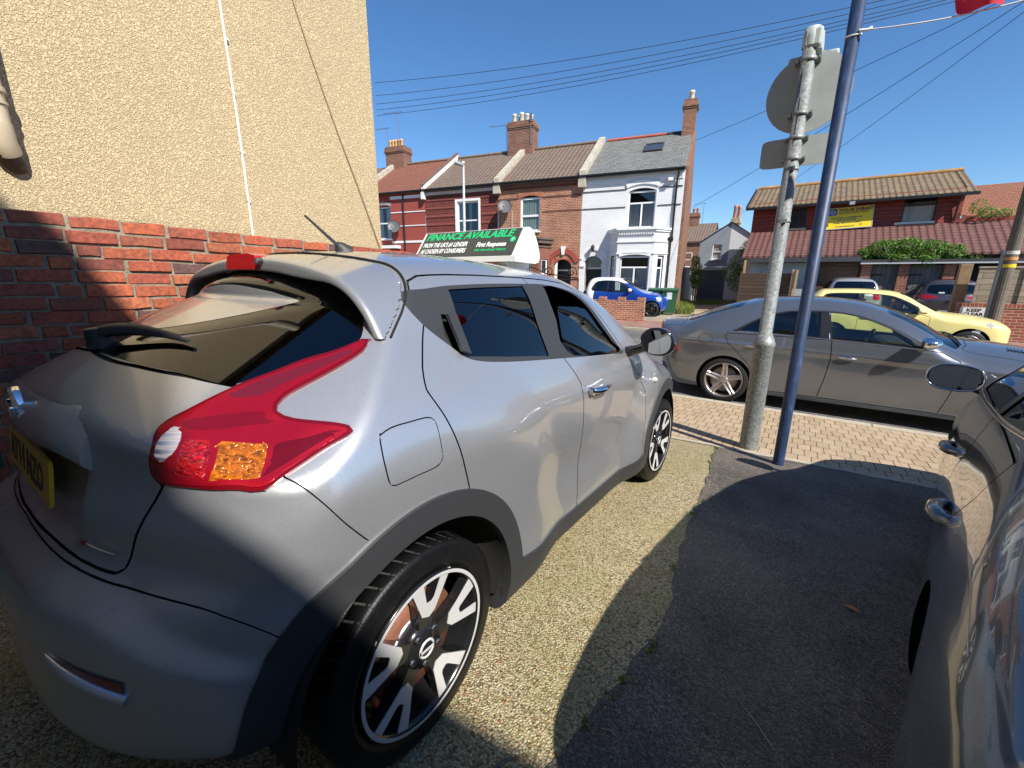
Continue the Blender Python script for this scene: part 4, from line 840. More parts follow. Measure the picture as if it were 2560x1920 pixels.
# ---------- near things: walls, post, sign, cables, plants ----------
def build_near():
    # brick garden wall of single bricks
    gwall = empty('garden_wall', (0, 0, 0), (0, 0, 0), 'old red brick boundary wall, weathered and patchy, behind the silver crossover', 'wall')
    rr = random.Random(11); vs = []; fs = []; cols = []; fcol = []
    WX = -3.45; sl = -.030
    def zt(y): return 1.755 + sl*(y - .43)
    pal = [(.46, .115, .05), (.44, .115, .05), (.42, .10, .05), (.36, .085, .05), (.46, .14, .065), (.38, .10, .055), (.27, .08, .055), (.14, .07, .06), (.33, .09, .055), (.40, .12, .065), (.42, .11, .05)]
    for k in range(26):
        h = .068; z0 = -.075*(k+1); off = rr.uniform(-.05, .05) + (.115 if k % 2 else 0)
        y = -1.6 + off
        while y < 5.3:
            L = .217 if rr.random() < .82 or k == 0 else .103
            if k == 0: L = .217
            j = lambda s: rr.uniform(-s, s)
            x1 = WX + rr.uniform(-.004, .006); c = rr.choice(pal); br = rr.uniform(.8, 1.18); c = tuple(q*br*.86 for q in c)
            za, zb = z0 + j(.003), z0 + h + j(.003); b0 = len(vs)
            ch = .006
            n = 6
            ring = []
            for (yy, zz) in [(y, za), (y+L*.5, za+j(.004)), (y+L, za), (y+L, zb), (y+L*.5, zb+j(.004)), (y, zb)]:
                vs_y, vs_z = yy + j(.004), zz + j(.003); ring.append((vs_y, vs_z))
            for yy, zz in ring: vs.append((x1-.02, yy, zt(y) + zz))
            cy_, cz_ = y+L/2, z0+h/2
            for yy, zz in ring: vs.append((x1 + j(.002), yy + (ch if yy < cy_ else -ch) + j(.002), zt(y) + zz + (ch if zz < cz_ else -ch)))
            for i in range(6): fs.append([b0+i, b0+(i+1) % 6, b0+6+(i+1) % 6, b0+6+i]); fcol.append(c)
            fs.append([b0+6+i for i in range(6)]); fcol.append(c)
            if k == 0:
                vs.extend([(WX-.23, y, zt(y)+zb), (WX-.23, y+L, zt(y)+zb)]); m_ = len(vs); fs.append([b0+3, b0+5, m_-2, m_-1]); fcol.append(c)
            y += L + .010
    me = bpy.data.meshes.new('brickwork'); me.from_pydata(vs, [], fs); ca = me.color_attributes.new('tone', 'FLOAT_COLOR', 'CORNER'); i = 0
    for f, c in zip(me.polygons, fcol):
        for _ in f.loop_indices: ca.data[i].color = (*c, 1); i += 1
    m, nt, b = nmat('old brick'); at = N(nt, 'ShaderNodeAttribute', attribute_name='tone'); tc = N(nt, 'ShaderNodeTexCoord').outputs['Object']
    n = N(nt, 'ShaderNodeTexNoise', Scale=9., Detail=9., Roughness=.75); Lk(nt, tc, n.inputs['Vector']); f = N(nt, 'ShaderNodeMapRange'); f.inputs['From Min'].default_value = .52; f.inputs['From Max'].default_value = .70; f.inputs['To Max'].default_value = .75; Lk(nt, n.outputs['Fac'], f.inputs['Value'])
    n2 = N(nt, 'ShaderNodeTexNoise', Scale=45., Detail=6.); Lk(nt, tc, n2.inputs['Vector']); r2 = N(nt, 'ShaderNodeMapRange'); r2.inputs['From Min'].default_value = .3; r2.inputs['From Max'].default_value = .7; r2.inputs['To Min'].default_value = .7; r2.inputs['To Max'].default_value = 1.3; Lk(nt, n2.outputs['Fac'], r2.inputs['Value'])
    c1 = mixc(nt, at.outputs['Color'], (.10, .06, .05), f.outputs[0]); x = N(nt, 'ShaderNodeVectorMath', operation='SCALE'); Lk(nt, c1, x.inputs[0]); Lk(nt, r2.outputs[0], x.inputs['Scale']); Lk(nt, x.outputs[0], b.inputs['Base Color']); b.inputs['Roughness'].default_value = .85
    bp = N(nt, 'ShaderNodeBump', Strength=.7, Distance=.006); Lk(nt, n2.outputs['Fac'], bp.inputs['Height']); Lk(nt, bp.outputs[0], b.inputs['Normal']); me.materials.append(m)
    o = link(bpy.data.objects.new('brickwork', me)); o.parent = gwall
    mm = MB(); n = 40
    for i in range(n):
        y0, y1 = -1.6 + 6.95*i/n, -1.6 + 6.95*(i+1)/n; a0, a1 = zt(y0)-.006, zt(y1)-.006
        mm.add([(WX-.010, y0, -.6), (WX-.010, y1, -.6), (WX-.010, y1, a1), (WX-.010, y0, a0), (WX-.24, y0, a0), (WX-.24, y1, a1)], [(0, 1, 2, 3), (3, 2, 5, 4)])
    mm.add([(WX-.01, 5.35, -.6), (WX-.24, 5.35, -.6), (WX-.24, 5.35, zt(5.35)-.006), (WX-.01, 5.35, zt(5.35)-.006)], [(0, 1, 2, 3)])
    mm.build('mortar', plain('lime mortar', (.26, .22, .16), .95, noise=.35, nscale=20, bump=.8, bscale=90), gwall)
    # yellow rendered house
    hs = empty('rendered_house', (0, 0, 0), (0, 0, 0), 'tall house end wall in pale yellow rough render behind the brick wall', 'house')
    yw = render_wall('yellow rough cast', (.645, .51, .305), .0085, 92.)
    b = MB(); X = -3.80; Y1 = 3.10
    b.quad((X, -9, -.6), (X, Y1, -.6), (X, Y1, 6.6), (X, -9, 6.6)); b.quad((X, Y1, -.6), (X-8, Y1, -.6), (X-8, Y1, 6.6), (X, Y1, 6.6)); b.quad((X-8, -9, -.6), (X-8, Y1, -.6), (X-8, Y1, 6.6), (X-8, -9, 6.6)); b.build('wall', yw, hs)
    b = MB(); b.add([(X+.3, -9, 6.5), (X+.3, Y1+.2, 6.5), (X-4, Y1+.2, 9.2), (X-4, -9, 9.2), (X-8.3, -9, 6.5), (X-8.3, Y1+.2, 6.5)], [(0, 1, 2, 3), (3, 2, 5, 4)]); b.build('roof', tiles('brown concrete tiles', (.19, .13, .10), (.16, .11, .085), .23, .32, True), hs)
    wc = plain('white cable', (.75, .73, .68), .5); b = MB(); b.tube([(X+.012, 1.87, 6.5), (X+.012, 1.86, 4.0), (X+.014, 1.785, 3.45), (X+.012, 1.80, 2.6), (X+.012, 1.80, 1.6)], .010, 6); b.build('cable', wc, hs)
    for z in (2.0, 2.35, 2.75, 3.1, 3.45): 
        b = MB(); b.box(X+.002, X+.024, 1.789, 1.812, z, z+.010); b.build('cable_clip', wc, hs)
    bc = plain('buff cable', (.30, .24, .15), .7)
    b = MB(); P = [(2.16, 4.35), (2.36, 3.6), (2.62, 2.85), (2.86, 2.25), (3.06, 1.72)]
    b.tube([(X+.008, y, z) for y, z in smooth_poly(P, 4, False)], .0035, 5); b.build('thin_cable', bc, hs); b = MB(); b.tube([(X+.008, y+.022-.006*z, z) for y, z in smooth_poly(P, 4, False)], .003, 5); b.build('thin_cable', bc, hs)
    pm = plain('cream pipe', (.60, .50, .34), .45, noise=.1); b = MB(); b.tube([(X+.09, .52, 6.4), (X+.09, .525, 2.20)], .058, 14); b.tube([(X+.09, .525, 2.36), (X+.09, .525, 2.385)], .068, 14); b.tube([(X+.09, .525, 2.30), (X+.09, .525, 2.315)], .066, 14); b.tube([(X+.09, .525, 2.21), (X+.085, .53, 2.12), (X+.05, .55, 2.07)], [.062, .060, .055], 14); b.build('drainpipe', pm, hs)
    b = MB(); b.tube([(X+.06, .525, 2.08), (X+.02, .575, 2.02), (X+.0, .585, 1.99)], [.045, .04, .03], 10); b.build('pipe_bracket', plain('stained iron', (.10, .075, .05), .9), hs)
    # unseen house behind the camera, shaped so its eaves shade the forecourt
    bh = empty('rendered_house', (2.7, -1.703, 0), (0, 0, math.atan(.11)), 'unseen rendered house behind the forecourt, shaped to cast its shade', 'house')
    bk = plain('stone coloured render', (.34, .30, .25), .9, noise=.12, nscale=2, bump=.3, bscale=80); wpf = plain('white window frame', (.78, .78, .77), .35)
    hl = [(1.6, 2.9, .9, 2.3), (4.6, 5.9, .9, 2.3), (1.8, 2.8, 3.4, 4.7), (4.8, 5.8, 3.4, 4.7), (-5.6, -4.4, .9, 2.3), (-2.6, -1.4, 3.4, 4.7), (-5.5, -4.5, 3.4, 4.7)]
    y0 = -.25; t = MB(); wall_holes(t, -7, 13, -.5, 5.35, hl, y0, 0, -.10)
    for x in (-7, 13): t.quad((x, y0, -.5), (x, -7, -.5), (x, -7, 5.35), (x, y0, 5.35))
    t.build('wall', bk, bh)
    for p, q, d, e in hl:
        w = MB(); w.box(p, q, y0-.14, y0-.08, d, e); wo = w.build('window', wpf, bh); g = MB(); g.quad((p+.08, y0-.076, d+.08), (q-.08, y0-.076, d+.08), (q-.08, y0-.076, e-.08), (p+.08, y0-.076, e-.08)); g.build('pane', plain('dark pane', (.02, .022, .025), .05, coat=1.), wo)
    t = MB(); t.add([(-7.2, 0, 5.5), (13.2, 0, 5.5), (13.2, -4, 8.2), (-7.2, -4, 8.2), (-7.2, -8, 5.5), (13.2, -8, 5.5)], [(0, 1, 2, 3), (3, 2, 5, 4)]); t.build('roof', MATS['brown concrete tiles'], bh); t = MB(); t.box(-7.2, 13.2, -.02, 0, 5.34, 5.5); t.build('fascia', wpf, bh)
    t = MB(); t.box(-7, 2.3, -6.5, -.87, 5.0, 9.0); t.build('shade_block', bk, bh)  # unseen block added above the eaves to shade the brick wall
    # road sign on a galvanised post, seen from behind
    zg = gz(4.62); px, py = -.262, 4.62
    gal = None
    m, nt, bb = nmat('galvanised steel'); tc = N(nt, 'ShaderNodeTexCoord').outputs['Object']; v = N(nt, 'ShaderNodeTexVoronoi', Scale=70.); Lk(nt, tc, v.inputs['Vector']); s = N(nt, 'ShaderNodeSeparateColor'); Lk(nt, v.outputs['Color'], s.inputs[0])
    n = N(nt, 'ShaderNodeTexNoise', Scale=14., Detail=8.); Lk(nt, tc, n.inputs['Vector']); av = N(nt, 'ShaderNodeMath', operation='ADD'); Lk(nt, s.outputs[0], av.inputs[0]); Lk(nt, n.outputs['Fac'], av.inputs[1]); hv = N(nt, 'ShaderNodeMath', operation='MULTIPLY'); Lk(nt, av.outputs[0], hv.inputs[0]); hv.inputs[1].default_value = .5
    n6 = N(nt, 'ShaderNodeTexNoise', Scale=3., Detail=6.); Lk(nt, tc, n6.inputs['Vector']); r6 = N(nt, 'ShaderNodeMapRange'); r6.inputs['From Min'].default_value = .58; r6.inputs['From Max'].default_value = .75; r6.inputs['To Max'].default_value = .6; Lk(nt, n6.outputs['Fac'], r6.inputs['Value'])
    c1 = ramp(nt, hv.outputs[0], [(.2, (.15, .165, .165)), (.5, (.24, .255, .25)), (.8, (.34, .355, .35))]); Lk(nt, mixc(nt, c1, (.30, .26, .18), r6.outputs[0]), bb.inputs['Base Color']); bb.inputs['Roughness'].default_value = .5; bb.inputs['Metallic'].default_value = .35; gal = m
    sg = empty('road_sign', (px, py, zg), (0, 0, 0), 'galvanised post carrying a round grey sign and a small plate, seen from behind', 'sign')
    T_ = lambda z: z - zg
    b = MB(); b.lathe([(0, .084), (T_(.80), .084), (T_(.815), .092), (T_(.84), .092), (T_(.93), .056), (T_(.93), .051), (T_(3.28), .050), (T_(3.28), 0)], 28, 'z'); b.build('post', gal, sg)
    gp = plain('grey sign back', (.40, .43, .41), .55, .1, noise=.08, nscale=5)
    b = MB(); b.lathe([(.062, 0), (.062, .30), (.072, .30), (.072, 0)], 64, 'y', (.03, 0, T_(2.93)), 0, False); d = b.build('sign_disc', gp, sg)
    b = MB(); b.prism([(.03 + x, .062, T_(2.49) + z) for x, z in ellp(0, 0, .285, .115, 40, .22)], (0, .010, 0)); b.build('supplementary_plate', gp, sg)
    for z in (3.15, 2.76, 2.58, 2.42):
        b = MB(); b.lathe([(T_(z)-.016, .0525), (T_(z)-.016, .057), (T_(z)+.016, .057), (T_(z)+.016, .0525)], 20, 'z'); b.box(-.085, .085, .040, .062, T_(z)-.014, T_(z)+.014); b.tube([(-.075, -.0, T_(z)), (-.075, -.03, T_(z)-.006)], .009, 6); b.tube([(.078, -.0, T_(z)), (.078, -.035, T_(z)+.004)], .010, 6); b.box(-.088, -.060, -.008, .05, T_(z)-.010, T_(z)+.010); b.box(.060, .088, -.008, .05, T_(z)-.010, T_(z)+.010); b.build('clamp', gal, sg)
    for z in (2.34, 1.92):
        b = MB(); b.lathe([(T_(z)-.012, .0515), (T_(z)-.012, .055), (T_(z)+.012, .055), (T_(z)+.012, .0515)], 20, 'z'); b.box(-.02, .03, -.066, -.05, T_(z)-.016, T_(z)+.014); b.build('band', gal, sg)
    b = MB(); b.tube([(-.052, -.02, T_(2.42)), (-.056, -.02, T_(2.2)), (-.055, -.02, T_(1.7)), (-.054, -.015, T_(.95))], .006, 6); b.build('cable', plain('pale cable', (.45, .45, .44), .6), sg)
    b = MB(); hg = plain('lamp housing grey', (.42, .48, .46), .55, noise=.06)
    b.box(-.052, .075, -.055, .30, T_(3.22), T_(3.36), bev=.02); b.box(-.15, .20, .10, .36, T_(3.14), T_(3.235), bev=.018); b.box(.03, .085, -.03, .22, T_(3.20), T_(3.33), bev=.01); b.lathe([(T_(3.24), .06), (T_(3.30), .062), (T_(3.37), .058), (T_(3.385), .02), (T_(3.385), 0)], 20, 'z', (.0, 0, 0)); b.build('lamp_housing', hg, sg)
    # blue pole with bunting string
    bx, by_, bz = .008, 4.29, gz(4.29)
    bp_ = empty('flag_pole', (bx, by_, bz), (0, 0, 0), 'scuffed blue metal pole in front of the galvanised post', 'pole')
    m, nt, bb = nmat('scuffed blue paint'); tc = N(nt, 'ShaderNodeTexCoord').outputs['Object']; mp = N(nt, 'ShaderNodeMapping'); mp.inputs['Scale'].default_value = (1, 1, .25); Lk(nt, tc, mp.inputs[0]); n = N(nt, 'ShaderNodeTexNoise', Scale=24., Detail=9., Roughness=.75); Lk(nt, mp.outputs[0], n.inputs['Vector'])
    Lk(nt, ramp(nt, n.outputs['Fac'], [(.30, (.010, .022, .052)), (.5, (.016, .034, .084)), (.60, (.024, .055, .15)), (.67, (.13, .15, .18))]), bb.inputs['Base Color']); bb.inputs['Roughness'].default_value = .5
    b = MB(); b.lathe([(-.05, .0445), (4.3, .0445), (4.3, 0)], 28, 'z'); b.build('pole', m, bp_)
    wt = plain('white string', (.75, .75, .74), .8); b = MB(); b.tube([(.047*math.cos(a), .047*math.sin(a), 3.325 + .012*math.sin(a*1.0)) for a in [2*math.pi*i/20 for i in range(21)]], .006, 6); b.tube([(.03, -.04, 3.335), (.08, -.045, 3.325), (.10, -.03, 3.34)], .009, 6); b.build('knot', wt, bp_)
    st = MB(); st.tube(smooth_poly([(.085, 4.258, 3.122), (.30, 4.2, 3.070), (.53, 4.2, 3.052), (.82, 4.2, 3.052), (1.3, 4.2, 3.09)], 4, False).tolist(), .0045, 6); tag(st.build('bunting_string', wt), 'thin white string running right from the blue pole', 'string')
    fl = MB(); rr = random.Random(2); nx, nz_ = 14, 10; vs = []
    for i in range(nx+1):
        for j in range(nz_+1):
            u, v = i/nx, j/nz_; x = .525 + .21*u - .03*v*(1-u) ; z = 3.056 + .20*v*(1 - .1*u); y = 4.18 + .03*math.sin(u*7+v*3) + .04*v*math.sin(u*4.5+1.5); vs.append((x + .05*v*math.sin(3*u), y, z))
    fl.add(vs, [(i*(nz_+1)+j, (i+1)*(nz_+1)+j, (i+1)*(nz_+1)+j+1, i*(nz_+1)+j+1) for i in range(nx) for j in range(nz_)], 0, True)
    m, nt, bb = nmat('red flag cloth'); bb.inputs['Base Color'].default_value = (.72, .03, .06, 1); bb.inputs['Roughness'].default_value = .7; bb.inputs['Transmission Weight'].default_value = .0; tr = N(nt, 'ShaderNodeBsdfTranslucent'); tr.inputs[0].default_value = (.75, .03, .07, 1); mx = N(nt, 'ShaderNodeMixShader'); mx.inputs[0].default_value = .45; Lk(nt, bb.outputs[0], mx.inputs[1]); Lk(nt, tr.outputs[0], mx.inputs[2]); Lk(nt, mx.outputs[0], nt.nodes['Material Output'].inputs[0])
    tag(fl.build('bunting_flag', m), 'bright red bunting flag flapping on the white string', 'flag')
    # roof sign on the crossover
    rs = empty('roof_sign', (-1.64, 1.93, 1.512), (0, 0, rad(0)), 'white wedge shaped finance sign standing on the roof of the silver crossover', 'sign')
    wpl = plain('white plastic', (.74, .75, .72), .35, coat=.3); pr = [(-.05, -.005), (.15, -.012), (.185, -.004), (.198, .015), (.196, .045), (.172, .10), (.14, .145), (.11, .168), (.09, .174), (.070, .174), (.058, .168), (-.05, .022)]
    b = MB(); b.prism([(-.372, y, z) for y, z in pr], (.744, 0, 0)); b.build('wedge', wpl, rs); b = MB(); b.box(-.30, -.25, -.02, .2, -.06, -.008); b.build('foot', wpl, rs); b = MB(); b.box(.25, .30, -.02, .2, -.06, -.008); b.build('foot', wpl, rs)
    up = Vector((0, .112, .150)).normalized(); A = Vector((-.345, -.0435, .0275)) ; fm_ = frame(Vector((0, -.0525, .022)), (1, 0, 0), up); L = math.hypot(.112, .150)
    b = MB(); q = [fm_ @ Vector(p) for p in ((-.352, .006, .0025), (.352, .006, .0025), (.352, L-.004, .0025), (-.352, L-.004, .0025))]; b.add(q, [(0, 1, 2, 3)]); pn = b.build('panel', plain('charcoal print', (.045, .052, .052), .4), rs)
    grn = plain('green print', (.0, .56, .20), .4); wpr = plain('white print', (.78, .80, .79), .4)
    def tx(s, size, x, y, m_, sh=.25, bo=.0, sx_=1.): text_mesh('lettering', s, size, m_, pn, fm_ @ Matrix.Translation((x, y, .0036)), sh, .0003, 'LEFT', bo, sx_)
    tx('FINANCE AVAILABLE', .067, -.335, .128, grn, .22, .0016, 1.02); tx('FROM THE UK\'S #1 LENDER', .044, -.335, .075, wpr, .15, .0010, .64); tx('AS CHOSEN BY CONSUMERS', .044, -.335, .030, wpr, .15, .0010, .62); tx('First Response', .042, .085, .066, wpr, .10, .0014, .80); tx('take care of your finance', .024, .085, .036, grn, .0, .0003, .88)
    b = MB(); q = [fm_ @ Vector((.318 + .017*math.cos(a), .108 + .017*math.sin(a), .0034)) for a in [2*math.pi*i/24 for i in range(24)]]; b.add(q, [list(range(24))]); b.build('roundel', grn, pn); text_mesh('lettering', 'f', .026, wpr, pn, fm_ @ Matrix.Translation((.313, .101, .0042)), .1, .0002)
    # small litter
    lf = MB(); pts = [(0, 0), (.018, .012), (.040, .016), (.062, .008), (.078, -.004), (.060, -.014), (.036, -.016), (.014, -.010)]
    lf.add([(x, y, .006 + .008*abs(math.sin(x*40))) for x, y in pts] + [(.036, 0, .004)], [(i, (i+1) % 8, 8) for i in range(8)], 0, True); o = lf.build('leaf', plain('dry leaf', (.30, .15, .06), .8, noise=.25, nscale=40)); o.location = (.35, 2.30, gz(2.30)+.006); o.rotation_euler = (0, 0, -.2); tag(o, 'single dry brown leaf lying on the dark asphalt', 'leaf')
    t = MB(); t.tube([(0, 0, .008), (.05, .11, .012), (.085, .20, .009)], .0055, 8); o = t.build('plastic_tube', glass('clear plastic', (.8, .85, .85), .3)); o.location = (-.62, .60, gz(.6)+.004); tag(o, 'clear plastic strip lying on the pebble concrete at the bottom edge', 'litter')
    rr = random.Random(21); g = MB()
    for _ in range(420):
        y = rr.uniform(.3, 4.4); x = edge_x(y) + (rr.gauss(0, .05) if rr.random() < .6 else rr.uniform(-1.2, 1.3)); r = rr.choice((.003, .004, .005, .007)); z = gz(y) + .006
        q = [Vector((rr.uniform(.6, 1)*r*a, rr.uniform(.6, 1)*r*b, rr.uniform(.5, .9)*r*c)) + Vector((x, y, z)) for a, b, c in ((1, 0, 0), (-1, 0, 0), (0, 1, 0), (0, -1, 0), (0, 0, 1))]
        g.add(q, [(0, 2, 4), (2, 1, 4), (1, 3, 4), (3, 0, 4)])
    tag(g.build('loose_grit', plain('pale grit', (.34, .29, .22), .9, noise=.3, nscale=30)), kind='stuff')
    rr = random.Random(8)
    for k, (x, y, lab) in enumerate(((-.35, 1.05, 'brown twig on the shaded concrete, nearest the asphalt edge'), (.03, 1.42, 'pale stalk lying on the asphalt beside the dark car'))):
        t = MB(); t.tube([(0, 0, .004), (.025, .012, .006), (.05, .006, .004)] if not k else [(0, 0, .003), (.05, -.05, .006), (.12, -.13, .003)], .0022, 5); o = t.build('twig', plain('twig', (.35, .28, .18), .9)); o.location = (x, y, gz(y)+.006); tag(o, lab, 'twig')

def leaf_cloud(name, m, parent, centres, n, size, seed=1, wide=.6):
    """crown made of many single leaves spread through lumpy volumes"""
    rr = random.Random(seed); vs = []; fs = []
    tot = sum(c[3]**2 for c in centres)
    for cx, cy, cz, r, sq in centres:
        for _ in range(int(n*r*r/tot)):
            while True:
                p = Vector((rr.uniform(-1, 1), rr.uniform(-1, 1), rr.uniform(-1, 1)))
                if .35 < p.length < 1: break
            p = p.normalized()*(p.length**.5); q = Vector((cx + p.x*r, cy + p.y*r, cz + p.z*r*sq)) + Vector((rr.gauss(0, .06), rr.gauss(0, .06), rr.gauss(0, .06)))*r
            d = (p + Vector((rr.gauss(0, .6), rr.gauss(0, .6), rr.gauss(.25, .6)))).normalized(); a = d.orthogonal().normalized(); a = Matrix.Rotation(rr.uniform(0, 6.28), 3, d) @ a; c = d.cross(a); s = size*rr.uniform(.6, 1.3); b0 = len(vs)
            vs += [q - a*s, q + c*s*wide*.5 + d*s*.12, q + a*s, q - c*s*wide*.5 + d*s*.12]; fs.append((b0, b0+1, b0+2, b0+3))
    me = bpy.data.meshes.new(name); me.from_pydata(vs, [], fs); me.materials.append(m); o = link(bpy.data.objects.new(name, me)); o.parent = parent; return o
def leafmat(name, col, tr=.35):
    if name in MATS: return MATS[name]
    m, nt, b = nmat(name); g = N(nt, 'ShaderNodeNewGeometry'); n = N(nt, 'ShaderNodeTexNoise', Scale=1.7, Detail=4.); tc = N(nt, 'ShaderNodeTexCoord'); Lk(nt, tc.outputs['Object'], n.inputs['Vector'])
    r = ramp(nt, g.outputs['Random Per Island'], [(0, [c*.6 for c in col]), (.6, col), (1, [min(c*1.5, .5) for c in col])]); Lk(nt, r, b.inputs['Base Color']); b.inputs['Roughness'].default_value = .5
    t = N(nt, 'ShaderNodeBsdfTranslucent'); Lk(nt, r, t.inputs[0]); mx = N(nt, 'ShaderNodeMixShader'); mx.inputs[0].default_value = tr; Lk(nt, b.outputs[0], mx.inputs[1]); Lk(nt, t.outputs[0], mx.inputs[2]); Lk(nt, mx.outputs[0], nt.nodes['Material Output'].inputs[0]); MATS[name] = m; return m
def grass_tufts(name, spots, m, seed=3, hgt=.25, n=60):
    rr = random.Random(seed); b = MB()
    for x, y, z, r in spots:
        for _ in range(n):
            a = rr.uniform(0, 6.28); d = r*math.sqrt(rr.random()); px, py = x + d*math.cos(a), y + d*math.sin(a); h = hgt*rr.uniform(.4, 1.3); w = .012; t = rr.uniform(0, 6.28); lx, ly = rr.gauss(0, .35)*h, rr.gauss(0, .35)*h
            b.add([(px - w*math.cos(t), py - w*math.sin(t), z), (px + w*math.cos(t), py + w*math.sin(t), z), (px + lx*.5 + w*.7*math.cos(t), py + ly*.5 + w*.7*math.sin(t), z + h*.6), (px + lx, py + ly, z + h)], [(0, 1, 2), (0, 2, 3)])
    o = b.build(name, m); return o
# ---------- right side: tile hung building, yard, fences, poles, plants ----------
def build_far():
    wp = plain('white window frame', (.78, .78, .77), .35); black = plain('black pipe', (.015, .015, .016), .4)
    rt = empty('workshop_building', (0, 24, 0), (0, 0, 0), 'long building hung with red tiles, yellow company sign on its front', 'building')
    hung = tiles('red hung tiles', (.25, .045, .028), (.20, .038, .025), 2.3, .15, False, .8, (.16, .03, .02), .1); rf = tiles('lichened brown tiles', (.19, .135, .085), (.155, .11, .07), .20, .21, True, .9, (.30, .21, .08), .35); rl = tiles('red pantiles', (.15, .062, .052), (.125, .052, .044), .22, .23, True, .85, (.14, .06, .05), .2)
    b = MB(); holes = [(-1.20, -.50, 3.74, 4.52), (2.72, 3.72, 3.62, 4.60)]; wall_holes(b, -2.62, 4.45, 2.4, 4.85, holes, 0, 0, .08); b.add([(-2.62, 0, 0), (-2.62, 5, 0), (-2.62, 5, 4.85), (-2.62, 2.5, 5.9), (-2.62, 0, 4.85)], [(0, 1, 2, 3, 4)]); b.add([(4.45, 0, 0), (4.45, 5, 0), (4.45, 5, 4.85), (4.45, 2.5, 5.9), (4.45, 0, 4.85)], [(0, 1, 2, 3, 4)]); b.build('wall', hung, rt)
    b = MB(); o = .38; s = 1.12/2.5
    def slab(x0, x1, y0, z0, y1, z1, th=.1): b.add([(x0, y0, z0), (x1, y0, z0), (x1, y1, z1), (x0, y1, z1), (x0, y0, z0-th), (x1, y0, z0-th), (x1, y1, z1-th), (x0, y1, z1-th)], [(0, 1, 2, 3), (4, 7, 6, 5), (0, 4, 5, 1), (1, 5, 6, 2), (0, 3, 7, 4)])
    slab(-2.85, 4.68, -o, 4.78 - .12, 2.5, 5.88); slab(-2.85, 4.68, 5+o, 4.66, 2.51, 5.88); b.build('roof', rf, rt)
    b = MB(); b.tube([(-2.8, 2.5, 5.9), (4.66, 2.5, 5.9)], .10, 8); b.build('ridge_tiles', plain('orange lichen ridge', (.36, .20, .08), .9, noise=.35, nscale=3), rt)
    b = MB(); b.box(-2.9, 4.74, -.50, -.38, 4.52, 4.62); b.build('gutter', black, rt); b = MB(); b.prism([(-2.87, -o, 4.55), (-2.87, 2.5, 5.76), (-2.87, 2.5, 5.92), (-2.87, -o, 4.71)], (-.05, 0, 0)); b.build('bargeboard', black, rt); b = MB(); b.tube([(4.30, -.44, 4.55), (4.30, -.1, 4.3), (4.30, -.06, 3.65)], .045, 8); b.build('downpipe', plain('brown pipe', (.09, .045, .035), .5), rt)
    dkf = plain('dark brown frame', (.03, .018, .014), .5); window(rt, -1.20, -.50, 3.74, 4.52, .02, dkf, bars=[4.25], cols=[(-.78, 3.78, 4.5)], fw=.045); window(rt, 2.72, 3.72, 3.62, 4.60, .02, dkf, bars=[4.34], curtain=((.42, .44, .40), 3.64, 4.30, [(2.74, 3.7)]), fw=.045)
    for a, c in ((-1.25, -.45), (2.55, 3.75)): b = MB(); b.box(a, c, -.04, .0, 3.60, 3.70); b.build('lead_flashing', plain('white flashing', (.7, .68, .64), .6), rt)
    # lower roof and the wall under it
    b = MB(); b.add([(-2.60, -.02, 3.60), (9.5, -.02, 3.60), (9.5, -2.1, 2.40), (-2.60, -2.1, 2.40), (-2.60, -2.1, 2.32), (9.5, -2.1, 2.32), (-2.60, -.02, 3.5), (9.5, -.02, 3.5)], [(0, 1, 2, 3), (3, 2, 5, 4), (0, 3, 4, 6), (1, 7, 5, 2)]); b.build('lower_roof', rl, rt)
    b = MB(); b.quad((4.45, -.001, 3.2), (9.5, -.001, 3.2), (9.5, -.001, 3.75), (4.45, -.001, 3.75)); b.build('upstand', hung, rt); b = MB(); b.add([(4.5, .0, 3.75), (10, .0, 3.75), (10, 3.2, 5.35), (4.5, 3.2, 5.35)], [(0, 1, 2, 3)]); b.build('rear_roof', tiles('plain red tiles', (.28, .11, .06), (.24, .09, .05), .18, .16, False, .9, (.20, .12, .05), .2), rt)
    b = MB(); b.quad((-2.45, -1.75, 0), (9.5, -1.75, 0), (9.5, -1.75, 2.4), (-2.45, -1.75, 2.4)); b.quad((-2.45, -1.75, 0), (-2.45, 0, 0), (-2.45, 0, 3.4), (-2.45, -1.75, 2.42)); b.build('lower_wall', plain('pale render', (.55, .50, .44), .9, noise=.1), rt)
    # company sign board leaning on the front
    sb = empty('sign_board', (.95, 23.86, 3.98), (rad(-13), rad(-2.2), 0), 'yellow company sign board under the eaves of the red tiled building', 'sign')
    b = MB(); b.box(-.84, .84, -.015, .015, -.43, .43); b.build('board', plain('sign yellow', (.85, .62, .01), .45), sb); b = MB()
    for a in ((-.87, .87, .43, .46), (-.87, .87, -.46, -.43), (-.87, -.84, -.43, .43), (.84, .87, -.43, .43)): b.box(a[0], a[1], -.02, .02, a[2], a[3])
    b.build('frame', plain('alloy frame', (.5, .5, .48), .5, .5), sb)
    blk = plain('print navy', (.03, .03, .10), .5); F0 = Matrix.Rotation(rad(90), 4, 'X'); b = MB(); b.box(-.78, -.36, -.019, -.016, .14, .40); b.build('logo_panel', plain('logo blue', (.05, .07, .30), .5), sb)
    def tx(s, size, x, z, m_=blk, al='LEFT', bo=.004, sx_=1., y=-.018): text_mesh('lettering', s, size, m_, sb, Matrix.Translation((x, y, z)) @ F0, 0, .0005, al, bo, sx_)
